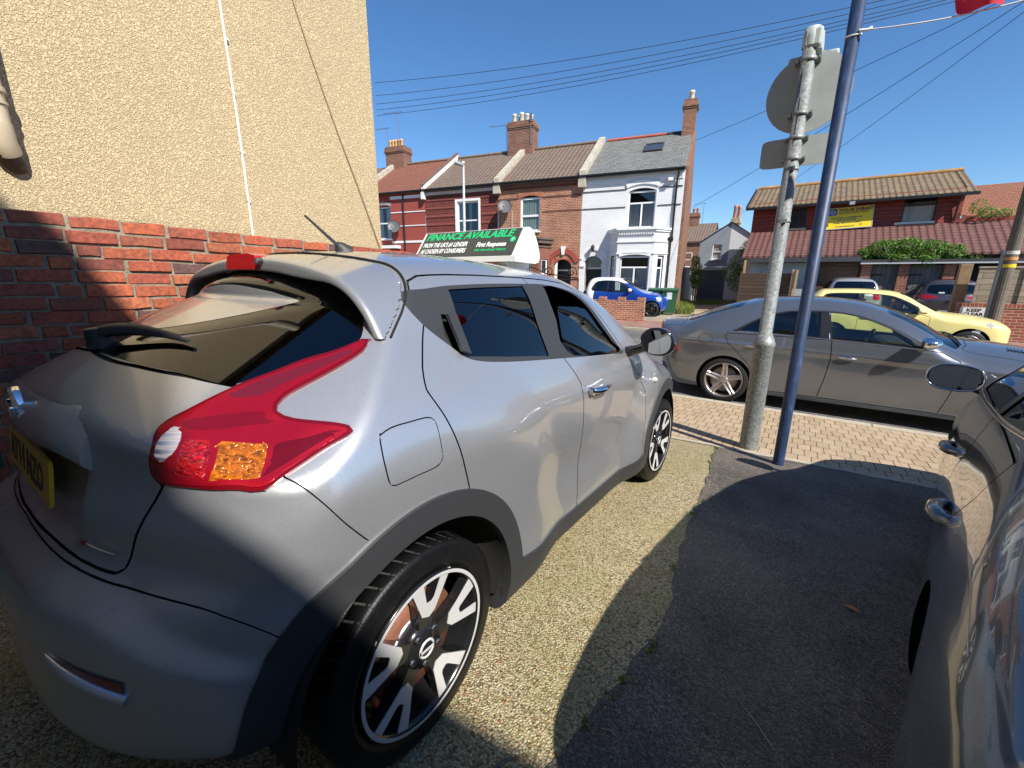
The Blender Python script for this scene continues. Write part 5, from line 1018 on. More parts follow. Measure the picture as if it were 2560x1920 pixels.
    tx('TAYLOR DURANT', .165, -.30, .27, bo=.007, sx_=.84); tx('ELECTRICAL CONTRACTORS LTD', .075, -.28, .185, bo=.003, sx_=.86); tx('INDUSTRIAL & COMMERCIAL', .085, 0, -.02, al='CENTER', bo=.002, sx_=.95); tx('INSTALLATIONS', .085, 0, -.11, al='CENTER', bo=.002); tx('PANEL MANUFACTURERS', .085, .02, -.23, al='CENTER', bo=.002, sx_=.95); tx('www.taylordurant.co.uk', .07, -.05, -.375, al='CENTER', bo=.002, sx_=.95)
    tx('TD', .22, -.70, .19, plain('logo pale', (.55, .58, .70), .5), bo=.006, y=-.0205); b = MB(); b.box(.42, .56, -.019, -.016, -.318, -.306); b.box(.484, .496, -.019, -.016, -.36, -.26); b.build('emblem', blk, sb)
    fl_ = MB(); fl_.box(-.09, .09, -.12, .02, -.06, .06); fl_.tube([(0, 0, 0), (0, .3, .05)], .02, 6); o = fl_.build('floodlight', plain('alloy frame', (.5, .5, .48), .5, .5)); o.location = (1.02, 23.45, 4.50); tag(o, 'small grey floodlight fixed above the yellow sign', 'light')
    # row of garages with flat roof, brick piers and grey doors
    gr = empty('garage_block', (0, 21.75, -.03), (0, 0, 0), 'flat roofed garage row with weathered grey doors and brick piers', 'garage')
    gb = bricks('pier brick', (.30, .085, .045), (.22, .06, .035), (.30, .22, .16)); gd = planks('weathered grey boards', (.13, .13, .135), .14, 'x')
    b = MB(); b.box(1.55, 9.5, -.25, .5, 2.06, 2.20); b.build('roof', plain('roofing felt', (.045, .045, .045), .9, noise=.3), gr); b = MB(); b.box(1.55, 9.5, -.29, -.255, 2.04, 2.09); b.build('edge_trim', plain('galvanised trim', (.55, .57, .58), .5, .3), gr)
    for x in (1.62, 2.72, 3.95, 5.6, 7.0): b = MB(); b.box(x, x+.30, -.1, .3, 0, 2.055); b.build('pier', gb, gr)
    for x0, x1 in ((1.92, 2.72), (3.02, 3.95)):
        b = MB(); b.box(x0, x1, .05, .10, .03, 2.0); d = b.build('door', gd, gr); t = MB(); t.obox(((x0+x1)/2, .035, 1.4), ((x1-x0)*.42, 0, .22), (0, .012, 0), (-.03, 0, .05)); t.build('brace', gd, d); t = MB(); t.box(x0+.05, x0+.38, .03, .049, 1.62, 1.68); t.build('hinge', black, d)
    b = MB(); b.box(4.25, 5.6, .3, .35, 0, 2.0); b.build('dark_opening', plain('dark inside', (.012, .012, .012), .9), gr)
    # lean-to carport on the left with fence panels
    lt = empty('lean_to', (0, 21.6, -.03), (0, 0, 0), 'dark lean-to with flat fascia beside the garages', 'shed')
    b = MB(); b.box(-2.25, 1.54, -.2, .5, 2.14, 2.32); b.build('fascia', plain('dark grey board', (.05, .055, .06), .8, noise=.2), lt); fp = planks('dark fence boards', (.10, .062, .04), .15)
    b = MB(); b.box(.0, 1.54, .2, .24, 0, 2.12); b.build('back_boards', fp, lt); b = MB(); b.box(-2.2, .0, .25, .28, 0, 2.12); b.build('pale_panel', plain('pale glazing', (.42, .48, .50), .4), lt)
    for k, (x, rz, lab) in enumerate(((-1.85, .1, 'dark overlapped fence panel at the lean-to, left of the posts'), (-1.08, -.25, 'brown fence panel leaning beside the pair of pale timber posts'))):
        f = empty('fence_panel', (x, 20.9, -.03), (rad(3), 0, rz), lab, 'fence', 'fence panels by the lean-to'); b = MB()
        for i in range(12): b.obox((0, -.012*(i % 2), .08+.14*i), (.55, 0, 0), (0, .012, .004), (0, -.01, .075))
        b.build('boards', fp, f); b = MB(); b.box(-.60, -.55, -.03, .03, 0, 1.78); b.build('batten', fp, f); b = MB(); b.box(.55, .60, -.03, .03, 0, 1.78); b.build('batten', fp, f)
    tan = plain('new pale timber', (.42, .26, .13), .85, noise=.2, nscale=12)
    for k, (x, y, h_, lab) in enumerate(((-.56, 20.6, 1.86, 'left one of two pale timber posts by the fence panel'), (-.43, 20.55, 1.84, 'right one of two pale timber posts by the fence panel'), (-2.35, 21.0, 2.25, 'orange timber post at the corner of the tiled building'))):
        p = MB(); p.box(-.04, .04, -.04, .04, 0, h_, bev=.006); o = p.build('timber_post', tan); o.location = (x, y, -.05); tag(o, lab, 'post', 'timber posts of the yard')
    # front wall with fence, keep clear sign, gate post, telegraph pole
    fw = empty('boundary_wall', (0, 16.1, -.12), (0, 0, 0), 'red brick boundary wall topped by grey fence boards', 'wall'); wb_ = bricks('red orange brick wall', (.33, .085, .04), (.25, .06, .033), (.42, .30, .22), bump=.5)
    b = MB(); b.box(3.38, 12, 0, .22, -.2, .86); b.build('brickwork', wb_, fw); b = MB(); b.box(3.36, 12, -.012, .232, .863, .97); b.build('coping', bricks('coping brick', (.34, .085, .045), (.25, .06, .035), (.40, .29, .21), .075, .11, .008, 0.), fw)
    b = MB(); b.box(3.62, 12, .10, .14, .972, 1.86); b.build('fence_boards', planks('grey fence boards', (.36, .30, .22), .145), fw)
    for x in (4.42, 6.2, 8.0): b = MB(); b.box(x, x+.05, .06, .10, .974, 1.9); b.build('fence_batten', planks('grey fence boards', (.36, .30, .22), .145), fw)
    b = MB(); b.box(3.6, 12, .08, .16, 1.863, 1.905); b.build('capping', plain('grey timber', (.34, .29, .22), .9, noise=.2), fw)
    sg = empty('keep_clear_sign', (3.68, 16.085, .62), (0, 0, 0), 'small white KEEP CLEAR plate on the brick wall by the telegraph pole', 'sign'); b = MB(); b.box(-.26, .26, -.012, .0, -.12, .12); pl_ = b.build('plate', plain('white plate', (.78, .78, .77), .5), sg); F0 = Matrix.Rotation(rad(90), 4, 'X')
    for s_, z in (('KEEP', .015), ('CLEAR', -.09)): text_mesh('lettering', s_, .115, plain('plate black', (.008, .008, .008), .4), pl_, Matrix.Translation((0, -.0135, z)) @ F0, 0, .0004, 'CENTER', .004, 1.1)
    gp = MB(); gp.box(-.12, .12, -.10, .10, 0, 1.98, bev=.008); o = gp.build('gate_post', plain('brown weathered timber', (.30, .195, .11), .9, noise=.3, nscale=7, bump=.4, bscale=30)); o.location = (3.42, 16.55, -.12); tag(o, 'thick square timber gate post at the end of the fence', 'post')
    tp = empty('telegraph_pole', (3.98, 15.72, -.15), (0, 0, 0), 'grey wooden telegraph pole with a yellow band before the fence', 'pole')
    b = MB(); b.tube([(0, 0, -.1), (.0, 0, 3), (.0, 0, 9)], [.135, .12, .09], 16); b.build('pole', planks('pole wood', (.20, .165, .125), .5, 'x'), tp); b = MB(); b.tube([(-.145, -.03, 0), (-.14, -.03, 2.3)], .045, 8); b.build('cable_guard', plain('grey guard', (.22, .23, .24), .6), tp)
    for z, m_ in ((1.93, plain('yellow band', (.75, .55, .02), .5)), (2.10, plain('orange band', (.55, .25, .08), .6)), (2.24, plain('white band', (.6, .58, .52), .6))): b = MB(); b.lathe([(z-.04, .131), (z+.04, .131)], 18, 'z'); b.build('marker_band', m_, tp)
    b = MB(); b.box(-.75, .75, -.05, .05, 8.35, 8.47); b.build('crossarm', planks('pole wood', (.20, .165, .125), .5, 'x'), tp)
    # overhead cables
    top = Vector((3.98, 15.72, 8.5)); cm = plain('cable black', (.02, .022, .025), .6)
    def cable(p, q, sag, r, lab, grp):
        p, q = Vector(p), Vector(q); n = 18; b = MB(); b.tube([p.lerp(q, i/n) - Vector((0, 0, sag*4*(i/n)*(1-i/n))) for i in range(n+1)], r, 5); tag(b.build('overhead_cable', cm), lab, 'cable', grp)
    for i, (zl, zr_, lab) in enumerate(CABL): cable((-14.5, 12, zl), (3.98 + .12*i - .24, 15.72, zr_), .35, .008, lab, 'cables over the terrace roofs')
    for p, q, sag, lab in CABR: cable(p, q, sag, .008, lab, 'service cables from the telegraph pole')
    # house behind the alley, its shaded and lit faces painted grey and white
    gh = empty('rendered_house', (0, 30, 0), (0, 0, 0), 'small rendered house at the end of the alley, shade and light painted as grey and white', 'house'); gr_ = plain('grey shaded render', (.30, .33, .37), .9, noise=.06, nscale=2); wr = plain('white lit render', (.70, .71, .72), .9, noise=.05)
    b = MB(); wall_holes(b, -6.05, -4.35, 2.15, 3.66, [(-5.28, -4.74, 2.62, 3.50)], 0, 0, .1); b.add([(-6.05, 0, 3.66), (-4.35, 0, 3.66), (-4.35, 0, 4.72), (-5.2, 0, 4.35)], [(0, 1, 2, 3)]); b.quad((-6.05, 0, 0), (-5.95, 0, 0), (-5.95, 0, 2.15), (-6.05, 0, 2.15)); b.build('shaded_wall', gr_, gh)
    b = MB(); b.add([(-4.348, -.002, 0), (-3.1, -.002, 0), (-3.1, -.002, 3.95), (-4.348, -.002, 4.72)], [(0, 1, 2, 3)]); b.build('lit_wall', wr, gh); b = MB(); b.add([(-6.15, -.1, 3.62), (-4.35, -.1, 4.80), (-4.35, 8, 4.80), (-6.15, 8, 3.62)], [(0, 1, 2, 3)]); b.add([(-4.349, -.1, 4.80), (-3.0, -.1, 3.9), (-3.0, 8, 3.9), (-4.349, 8, 4.80)], [(0, 1, 2, 3)]); b.build('roof', tiles('grey slates', (.20, .20, .19), (.14, .14, .135), .26, .20, False), gh)
    window(gh, -5.28, -4.74, 2.62, 3.50, .02, wp, bars=[3.06], curtain=((.5, .5, .5), 2.66, 3.46, [(-5.22, -4.8)]), fw=.05); b = MB(); b.box(-5.95, -4.35, .1, .15, -.05, 1.95); b.build('garage_door', plain('slate grey door', (.09, .10, .115), .6), gh); b = MB(); b.box(-6.05, -4.36, -.06, .08, 1.95, 2.14); b.build('lintel', plain('grey band', (.40, .42, .44), .8), gh)
    chimney(gh, -4.55, -4.10, 1.0, 1.5, 4.2, 5.15, plain('buff render', (.42, .33, .22), .9, noise=.2), [(-4.43, 1.25, .75, .11), (-4.2, 1.25, .70, .11)], plain('terracotta pot', (.45, .22, .13), .8))
    for k, (x, y, w, h_, lab) in enumerate(((-9.2, 40, 4.2, 4.6, 'distant brown brick house with chimney behind the alley wall'),)):
        d = empty('distant_house', (x, y, 0), (0, 0, .1), lab, 'house'); b = MB(); b.quad((-w/2, 0, 0), (w/2, 0, 0), (w/2, 0, h_), (-w/2, 0, h_)); b.quad((w/2, 0, 0), (w/2, 7, 0), (w/2, 7, h_), (w/2, 0, h_)); b.build('wall', MATS['brown gable brick'], d); pitched(d, -w/2, w/2, h_, h_+1.7, 3.5, MATS['brown concrete tiles']); chimney(d, -.4, .5, 2.9, 3.6, h_, h_+2.6, MATS['brown gable brick'], [(0, 3.2, .4, .12), (.3, 3.2, .4, .12)], plain('terracotta pot', (.45, .22, .13), .8)); aerial(d, .8, 3, h_+1.2, 2.2, 8, 1.0)
        window(d, -.5, .6, 2.4, 3.6, -.02, wp, bars=[3.0]); b = MB(); b.box(-.8, .9, 3.6, 3.64, h_+.9, h_+1.3)
    # alley walls
    aw = empty('alley_wall', (0, 0, 0), (0, 0, 0), 'pale rendered wall on the left of the alley behind the white house', 'wall'); b = MB(); A, B = tl(.25, 7.3, 0), tl(.75, 12.5, 0); b.add([(A.x, A.y, -.1), (B.x, B.y, -.1), (B.x, B.y, 2.1), (A.x, A.y, 2.1), (A.x-.2, A.y, -.1), (A.x-.2, A.y, 2.1), (B.x-.2, B.y, 2.1)], [(0, 1, 2, 3), (0, 3, 5, 4), (3, 2, 6, 5)]); b.build('render', plain('cream render', (.55, .47, .36), .9, noise=.1), aw)
    # plants
    lg = leafmat('bright leaves', (.17, .28, .04)); ld = leafmat('ivy leaves', (.11, .22, .025)); wood = plain('bark', (.12, .09, .06), .9)
    iv = empty('climbing_shrub', (2.6, 22.2, 2.0), (0, 0, 0), 'thick green climber spilling over the garage roof under the sign', 'shrub'); leaf_cloud('crown', ld, iv, [(-.9, 0, .35, .42, .7), (-.35, 0, .52, .55, .75), (.3, -.05, .58, .55, .7), (.95, 0, .48, .55, .7), (1.5, 0, .36, .48, .7), (-1.4, -.1, .18, .25, .6), (2.1, .1, .22, .42, .6), (2.9, .1, .15, .35, .6), (-1.9, -.15, .12, .2, .6), (.0, -.35, .2, .4, .6), (.8, -.35, .15, .4, .6)], 14000, .06, 5)
    b = MB(); b.tube([(.2, .2, -2.0), (.15, .1, -.8), (.3, 0, .3)], [.06, .05, .03], 7); b.build('stem', wood, iv)
    sb_ = empty('shrub', (-3.05, 27.2, 0), (0, 0, 0), 'leafy shrub at the alley end in front of the grey garage door', 'shrub'); leaf_cloud('crown', lg, sb_, [(0, 0, 2.3, .75, 1), (.25, 0, 3.0, .6, .9), (-.55, -.2, 1.8, .55, 1), (.5, 0, 2.4, .6, 1.1), (-.2, .1, 1.3, .6, 1), (.3, 0, .7, .5, 1.1)], 6000, .06, 6); b = MB(); b.tube([(0, 0, -.1), (.05, 0, 1.2), (0, 0, 2.4)], [.07, .05, .03], 7); b.build('trunk', wood, sb_)
    P_ = tl(.75, 6.4, 0); cp = empty('climbing_plant', P_, (0, 0, 0), 'narrow climbing plant on the post beside the white house gable', 'shrub'); leaf_cloud('crown', lg, cp, [(0, 0, 2.0, .38, 1), (.08, 0, 1.5, .36, 1), (-.06, 0, 2.45, .26, 1), (.1, 0, 1.1, .28, 1)], 2200, .06, 7); b = MB(); b.tube([(0, 0, -.1), (0, 0, 2.2)], .035, 7); b.build('stem', wood, cp)
    iv2 = empty('roof_plant', (5.15, 23.9, 3.75), (0, 0, 0), 'small creeper growing at the corner of the red tiled roofs', 'shrub'); leaf_cloud('crown', lg, iv2, [(0, 0, .15, .3, .7), (.45, .1, .12, .25, .6), (-.3, 0, .35, .25, 1.2)], 900, .045, 8)
    gm = leafmat('grass blades', (.20, .25, .05), .3); spots = []
    rr = random.Random(5)
    for i in range(26): q = tl(.35 + rr.uniform(-.25, .35), -1.6 + i*.33, -.05); spots.append((q.x, q.y, -.05, .3))
    tag(grass_tufts('weeds', spots, gm, 4, .30, 70), kind='stuff')
    spots = [(rr.uniform(-5.2, -2.6), rr.uniform(25.5, 29.2), .02, .5) for _ in range(26)]; tag(grass_tufts('weeds', spots, gm, 5, .22, 60), kind='stuff')
    spots = []
    for i in range(12):
        y = rr.uniform(.9, 4.4); spots.append((edge_x(y) + rr.gauss(0, .012), y, gz(y)+.002, .02))
    tag(grass_tufts('weeds', spots, gm, 6, .020, 6), kind='stuff')
CABL = [(8.46, 8.12, 'topmost of the long cables over the terrace'), (8.03, 8.06, 'second long cable from the top over the terrace'), (7.75, 7.98, 'third long cable down over the terrace'), (7.55, 7.92, 'fourth long cable down over the terrace'), (7.36, 7.86, 'lowest of the long cables over the terrace')]
CABR = [((3.6, 15.72, 7.92), (-4.72, 20.3, 6.98), .12, 'upper thin cable from the pole to the white house chimney'), ((3.7, 15.72, 7.88), (-4.55, 20.4, 4.40), .10, 'middle thin cable from the pole to the white house gable'), ((3.8, 15.72, 7.85), (-4.3, 30.9, 5.2), .25, 'lowest thin cable from the pole to the house up the alley')]
# silver crossover: x right, y towards the nose, origin on the ground under the rear axle
JK_roof = spl([(-.9,1.25),(-.6,1.345),(-.3,1.432),(-.06,1.487),(.3,1.545),(.7,1.572),(1.1,1.575),(1.4,1.56),(1.7,1.495),(1.95,1.385),(2.2,1.245),(2.4,1.125),(2.55,1.09),(2.8,1.045),(3.05,.985),(3.25,.90),(3.4,.78)])
JK_side = spl([(.1,.78),(.22,.815),(.36,.835),(.5,.832),(.75,.835),(.9,.832),(1.0,.815),(1.08,.785),(1.15,.75),(1.25,.695),(1.35,.64),(1.43,.588),(1.5,.535),(1.65,.42)])
JK_plan = spl([(-.9,-.10),(-.6,-.06),(-.35,-.028),(-.1,-.005),(.2,0),(1.6,0),(2.2,-.004),(2.6,-.02),(3.0,-.08),(3.4,-.22)])
JK_rear = spl([(.1,-.60),(.25,-.645),(.33,-.668),(.45,-.684),(.6,-.684),(.68,-.672),(.72,-.660),(.765,-.643),(.85,-.636),(.95,-.612),(1.0,-.608),(1.04,-.61),(1.08,-.603),(1.12,-.57),(1.2,-.45),(1.35,-.1)])
JK_c = spl([(.1,.02),(.68,.02),(.80,.28),(1.3,.28)])
JK_d = spl([(.1,.62),(.68,.62),(.80,.12),(1.3,.1)])
JK_front = spl([(.1,3.18),(.25,3.27),(.45,3.34),(.7,3.36),(.85,3.30),(.95,3.16),(1.05,2.95)])
JK_bot = spl([(-.8,.36),(-.35,.34),(.35,.21),(2.2,.21),(2.9,.22),(3.4,.28)])
def juke_parts(x, y, z):
    ax = np.abs(x)
    r1 = np.hypot(y, z - .36); r2 = np.hypot(y - 2.53, z - .36)
    xs = JK_side(z) + JK_plan(y) + .046*(1 - sstep(.60, .95, r1)) + .05*(1 - sstep(.50, .86, r2))
    xs = xs - .012*np.exp(-((z - .60)/.12)**2)*sstep(.5, .8, y)*(1 - sstep(1.6, 2.0, y))
    fs = (ax - xs)*.92
    fr = (z - (JK_roof(y) - .075*(ax/.55)**2.2)) * .93
    c = JK_rear(z) + JK_c(z)*ax**2 + JK_d(z)*ax**4
    # number plate recess in the tailgate
    rec = (1 - sstep(.30, .36, ax)) * sstep(.76, .80, z) * (1 - sstep(.965, .985, z))
    c = c + .022*rec
    fb = (c - y)*.9
    ff = (y - (JK_front(z) - .42*ax**2 - .2*ax**4))*.9
    fl = JK_bot(y) - z
    return ax, fs, fr, fb, ff, fl
def juke_zg(ax, y): return 1.21 + .571*(y + .44) - .45*ax**2
def juke(x, y, z):
    ax, fs, fr, fb, ff, fl = juke_parts(x, y, z)
    E = smax(fs, fr, .10); E = smax(E, fl, .05); E = smax(E, ff, .12)
    zb = .752 - .165*sstep(.50, .86, ax); w = (1 - sstep(zb - .060, zb - .002, z))*(1 - sstep(-.52, -.36, y)*sstep(.66, .80, ax))*(y < 0)
    E = E - .03*w*(1 - sstep(-.34, -.2, y)); fb = fb - .03*w
    fg = (z - juke_zg(ax, y))*.86
    return smax(smax(E, fb, .10), fg, .014)
def juke_spoiler(x, y, z):
    ax, fs, fr, fb, ff, fl = juke_parts(x, y, z)
    E = smax(fs, fr, .10); fg = (z - juke_zg(ax, y))*.86
    S = smax(E + .001, (-.05 + .07*ax**2) - y - .35*(1.45 - z)*0, .02)
    S = smax(S, -(E + .045 - .020*sstep(.30, .58, ax)), .012); S = smax(S, .004 - fg, .002); return smax(S, 1.25 - z, .01)
JK_LAMP = [ (0.653,-0.029,1.253),(0.625,-0.108,1.223),(0.593,-0.177,1.202),(0.569,-0.245,1.175),(0.546,-0.309,1.151),(0.529,-0.371,1.123),(0.520,-0.421,1.099),(0.513,-0.459,1.081),(0.517,-0.478,1.068),(0.533,-0.493,1.052),(0.558,-0.506,1.030),(0.562,-0.509,0.995),(0.571,-0.506,0.978),(0.590,-0.499,0.969),(0.632,-0.481,0.969),(0.695,-0.449,0.970),(0.739,-0.419,0.969),(0.756,-0.387,0.964),(0.764,-0.363,0.969),(0.767,-0.338,0.983),(0.775,-0.295,1.004),(0.789,-0.240,1.031),(0.804,-0.198,1.049),(0.804,-0.188,1.058),(0.797,-0.193,1.065),(0.771,-0.213,1.072),(0.737,-0.243,1.077),(0.704,-0.274,1.082),(0.678,-0.288,1.089),(0.660,-0.293,1.098),(0.648,-0.283,1.110),(0.645,-0.263,1.124),(0.650,-0.227,1.142),(0.659,-0.177,1.164),(0.671,-0.110,1.196),(0.674,-0.057,1.224) ]
JK_REV = [ (0.523,-0.462,1.074),(0.535,-0.455,1.072),(0.557,-0.455,1.062),(0.576,-0.462,1.048),(0.590,-0.472,1.035),(0.595,-0.485,1.025),(0.585,-0.493,1.023),(0.568,-0.499,1.030),(0.552,-0.495,1.041),(0.536,-0.487,1.054),(0.524,-0.475,1.067) ]
JK_IND = [ (0.639,-0.407,1.045),(0.713,-0.342,1.037),(0.738,-0.363,1.009),(0.749,-0.378,0.982),(0.689,-0.447,0.988),(0.668,-0.428,1.016) ]
JK_DARK = [ (0.555,-0.349,1.123),(0.560,-0.316,1.139),(0.582,-0.253,1.164),(0.619,-0.165,1.195),(0.645,-0.091,1.221),(0.654,-0.079,1.224),(0.659,-0.102,1.207),(0.639,-0.178,1.175),(0.618,-0.248,1.148),(0.610,-0.294,1.126),(0.591,-0.320,1.121),(0.568,-0.344,1.120) ]
JK_SHELF = [ (0.577,-0.440,1.060),(0.599,-0.419,1.060),(0.634,-0.387,1.059),(0.682,-0.345,1.055),(0.732,-0.296,1.051),(0.704,-0.335,1.047),(0.660,-0.378,1.049),(0.606,-0.423,1.055) ]
JK_WEDGE = [ (0.723,-0.331,1.037),(0.753,-0.280,1.046),(0.779,-0.229,1.057),(0.788,-0.218,1.055),(0.773,-0.268,1.031),(0.760,-0.321,1.006),(0.752,-0.358,0.991),(0.749,-0.366,0.990),(0.738,-0.347,1.018) ]
JK_MIDD = [ (0.542,-0.440,1.078),(0.577,-0.393,1.087),(0.617,-0.345,1.093),(0.645,-0.316,1.094),(0.666,-0.317,1.081),(0.686,-0.307,1.074),(0.651,-0.352,1.070),(0.616,-0.398,1.064),(0.580,-0.432,1.063),(0.558,-0.443,1.068) ]
JK_LOWB = [ (0.581,-0.501,0.988),(0.617,-0.487,0.984),(0.682,-0.454,0.983),(0.737,-0.407,0.981),(0.751,-0.378,0.978),(0.754,-0.366,0.982),(0.752,-0.385,0.972),(0.736,-0.417,0.976),(0.685,-0.454,0.976),(0.616,-0.487,0.976) ]
JK_STOP = [ (0.580,-0.456,1.050),(0.626,-0.417,1.046),(0.680,-0.452,0.990),(0.617,-0.486,0.993),(0.612,-0.474,1.022) ]
JK_DLO = [ (0.597,0.139,1.380),(0.589,0.156,1.392),(0.595,0.187,1.398),(0.593,0.252,1.404),(0.582,0.376,1.420),(0.571,0.630,1.439),(0.556,0.936,1.454),(0.551,1.102,1.459),(0.559,1.307,1.448),(0.587,1.443,1.417),(0.639,1.523,1.349),(0.698,1.604,1.244),(0.761,1.688,1.129),(0.783,1.726,1.084),(0.778,1.515,1.095),(0.770,1.129,1.112),(0.757,0.673,1.136),(0.751,0.470,1.151),(0.746,0.356,1.166),(0.736,0.295,1.185),(0.715,0.251,1.220),(0.680,0.179,1.278),(0.650,0.136,1.330),(0.618,0.130,1.361) ]
JK_GLR = [ (0.596,0.361,1.406),(0.585,0.589,1.423),(0.570,0.889,1.441),(0.678,0.857,1.280),(0.755,0.846,1.141),(0.743,0.546,1.163),(0.736,0.313,1.184),(0.663,0.337,1.310) ]
JK_GLF = [ (0.563,1.090,1.448),(0.567,1.293,1.442),(0.595,1.405,1.410),(0.639,1.476,1.351),(0.698,1.554,1.245),(0.749,1.630,1.152),(0.778,1.674,1.096),(0.762,1.040,1.127),(0.677,1.043,1.284) ]
JK_PANE = [ (0.634,1.129,1.359),(0.635,1.372,1.357),(0.647,1.496,1.338),(0.704,1.567,1.234),(0.749,1.630,1.152),(0.778,1.674,1.096),(0.762,1.040,1.127),(0.722,1.046,1.202) ]
JK_HREC = [ (0.656,0.264,1.321),(0.657,0.305,1.321),(0.728,0.305,1.198),(0.730,0.285,1.195),(0.718,0.256,1.215),(0.691,0.244,1.258) ]
JK_FUEL = [ (0.837,-0.138,1.033),(0.832,-0.124,1.042),(0.831,-0.090,1.049),(0.833,-0.035,1.050),(0.834,0.019,1.050),(0.838,0.042,1.043),(0.848,0.049,1.025),(0.862,0.048,0.986),(0.872,0.048,0.942),(0.874,0.042,0.925),(0.875,0.018,0.915),(0.874,-0.044,0.913),(0.872,-0.101,0.910),(0.871,-0.127,0.911),(0.868,-0.139,0.926),(0.859,-0.144,0.974),(0.848,-0.143,1.006) ]
# ---------- wheels ----------
def arc2(c, r, a0, a1, n):
    return [(c[0] + r*math.cos(a0 + (a1-a0)*i/n), c[1] + r*math.sin(a0 + (a1-a0)*i/n)) for i in range(n+1)]

def tyre_mb(R, rb, w, tread=True):
    """tyre with rounded shoulders, sidewall ring and cross grooves; outer face at x=0, going to -w"""
    t = MB()
    prof = [(-.012, rb), (-.004, rb+.012), (.003, rb+(R-rb)*.30), (.0045, rb+(R-rb)*.32), (.0045, rb+(R-rb)*.36), (.003, rb+(R-rb)*.38), (.003, rb+(R-rb)*.62), (.0015, rb+(R-rb)*.66), (-.001, R-.016), (-.0035, R-.010), (-.007, R-.005), (-.014, R-.001), (-.022, R),
            (-w*.30, R), (-w*.30, R-.007), (-w*.34, R-.007), (-w*.34, R), (-w*.5, R), (-w*.5, R-.007), (-w*.54, R-.007), (-w*.54, R), (-w*.72, R), (-w*.72, R-.007), (-w*.76, R-.007), (-w*.76, R),
            (-w+.034, R), (-w+.015, R-.01), (-w, R-.05), (-w+.01, rb)]
    t.lathe(prof, 96)
    if tread:
        for k in range(46):
            a = 2*math.pi*k/46; ca, sa = math.cos(a), math.sin(a)
            p0 = Vector((-.010, ca*(R-.0025), sa*(R-.002))); p1 = Vector((-w*.28, math.cos(a+.05)*(R+.0006), math.sin(a+.05)*(R+.0006)))
            tg = Vector((0, -sa, ca))*.0032; rd = Vector((0, ca, sa))*.0012
            t.add([p0-tg+rd, p0+tg+rd, p1+tg+rd, p1-tg+rd], [(0, 1, 2, 3)], 1)
    return t

def crossover_wheel(parent, loc, rz=0., spin=0., name='wheel'):
    """two tone alloy: five black spokes, each with a machined U shaped face"""
    w = empty(name, loc, (0, 0, rz)); w.parent = parent
    R, rb = .33, .236
    tyre_mb(R, rb, .215).build('tyre', [plain('crossover tyre rubber', (.006, .006, .0065), .42, spec=.28, noise=.25, nscale=20, bump=.15, bscale=140), plain('tread groove', (.032, .030, .028), .8)], w)
    rim = MB()
    rim.lathe([(-.006, rb+.006), (.004, rb+.008), (.006, rb+.001), (.002, rb-.006), (-.012, rb-.010), (-.06, rb-.02), (-.13, rb-.024), (-.19, rb-.004)], 96, m=0)
    rim.lathe([(.0085, rb+.0065), (.0092, rb+.001), (.0085, rb-.0045)], 96, m=1)
    rim.lathe([(-.055, .0), (-.055, .165), (-.065, .168), (-.065, .0)], 64, m=2)      # brake disc
    rim.lathe([(-.045, .0), (-.047, .085), (-.056, .09)], 48, m=3)
    for k in range(5):
        a0 = spin + 2*math.pi*k/5
        def P(r, t, x): return (x, r*math.cos(a0) - t*math.sin(a0), r*math.sin(a0) + t*math.cos(a0))
        out = [(.03, -.026), (.10, -.034), (.16, -.058), (.232, -.088), (.236, .0), (.228, .082), (.16, .040), (.10, .026), (.03, .022)]
        slot = [(.150, -.030), (.218, -.050), (.222, .028), (.152, .004)]
        # black spoke as two prongs and a root, dished towards the hub
        def xf(r): return -.018 + .016*min(max((r-.04)/.17, 0), 1)
        def slab(pts, x_off, th, m):
            n = len(pts); A = [P(r, t, xf(r)+x_off) for r, t in pts]; B = [P(r, t, xf(r)+x_off-th) for r, t in pts]
            rim.add(A+B, [list(range(n))] + [(i, n+i, n+(i+1) % n, (i+1) % n) for i in range(n)], m)
        slab([(.03, -.026), (.10, -.034), (.150, -.052), (.150, .036), (.10, .026), (.03, .022)], 0, .035, 0)
        slab([(.150, -.053), (.232, -.088), (.232, -.056), (.150, -.030)], 0, .035, 0)
        slab([(.150, .006), (.232, .030), (.228, .080), (.150, .036)], 0, .035, 0)
        # machined faces
        slab([(.098, -.012), (.112, -.034), (.150, -.052), (.229, -.090), (.2315, -.052), (.160, -.026), (.152, -.018), (.152, .0), (.159, .006), (.2325, .026), (.228, .072), (.150, .036), (.112, .018)], .003, .0028, 1)
        a1 = a0 + math.pi/5
        def Q(r, t, x): return (x, r*math.cos(a1) - t*math.sin(a1), r*math.sin(a1) + t*math.cos(a1))
        nb = MB(); nb.lathe([(-.022, .0), (-.004, .004), (-.002, .008), (-.006, .0125), (-.024, .014)], 10)
        rim.add([Q(.056 + v[1], v[2], v[0]-.002) for v in nb.v], nb.f, 3)
    rim.lathe([(-.04, .075), (-.016, .072), (-.012, .04), (-.006, .036), (-.004, .0)], 40, m=0)
    rim.lathe([(-.004, .031), (.0, .029), (.0, .025), (-.003, .023)], 40, m=1)
    rim.box(.0, .0012, -.026, .026, -.004, .004, 1); rim.box(-.004, .0, -.03, .03, -.006, .006, 0)
    rim.build('rim', [plain('gloss black alloy', (.012, .012, .013), .18, coat=.6), plain('bright machined face', (.62, .62, .61), .36, .25),
                      plain('rusty brake disc', (.22, .09, .055), .6, .4, noise=.3, nscale=15), plain('wheel nut', (.25, .25, .26), .3, 1.)], w)
    return w

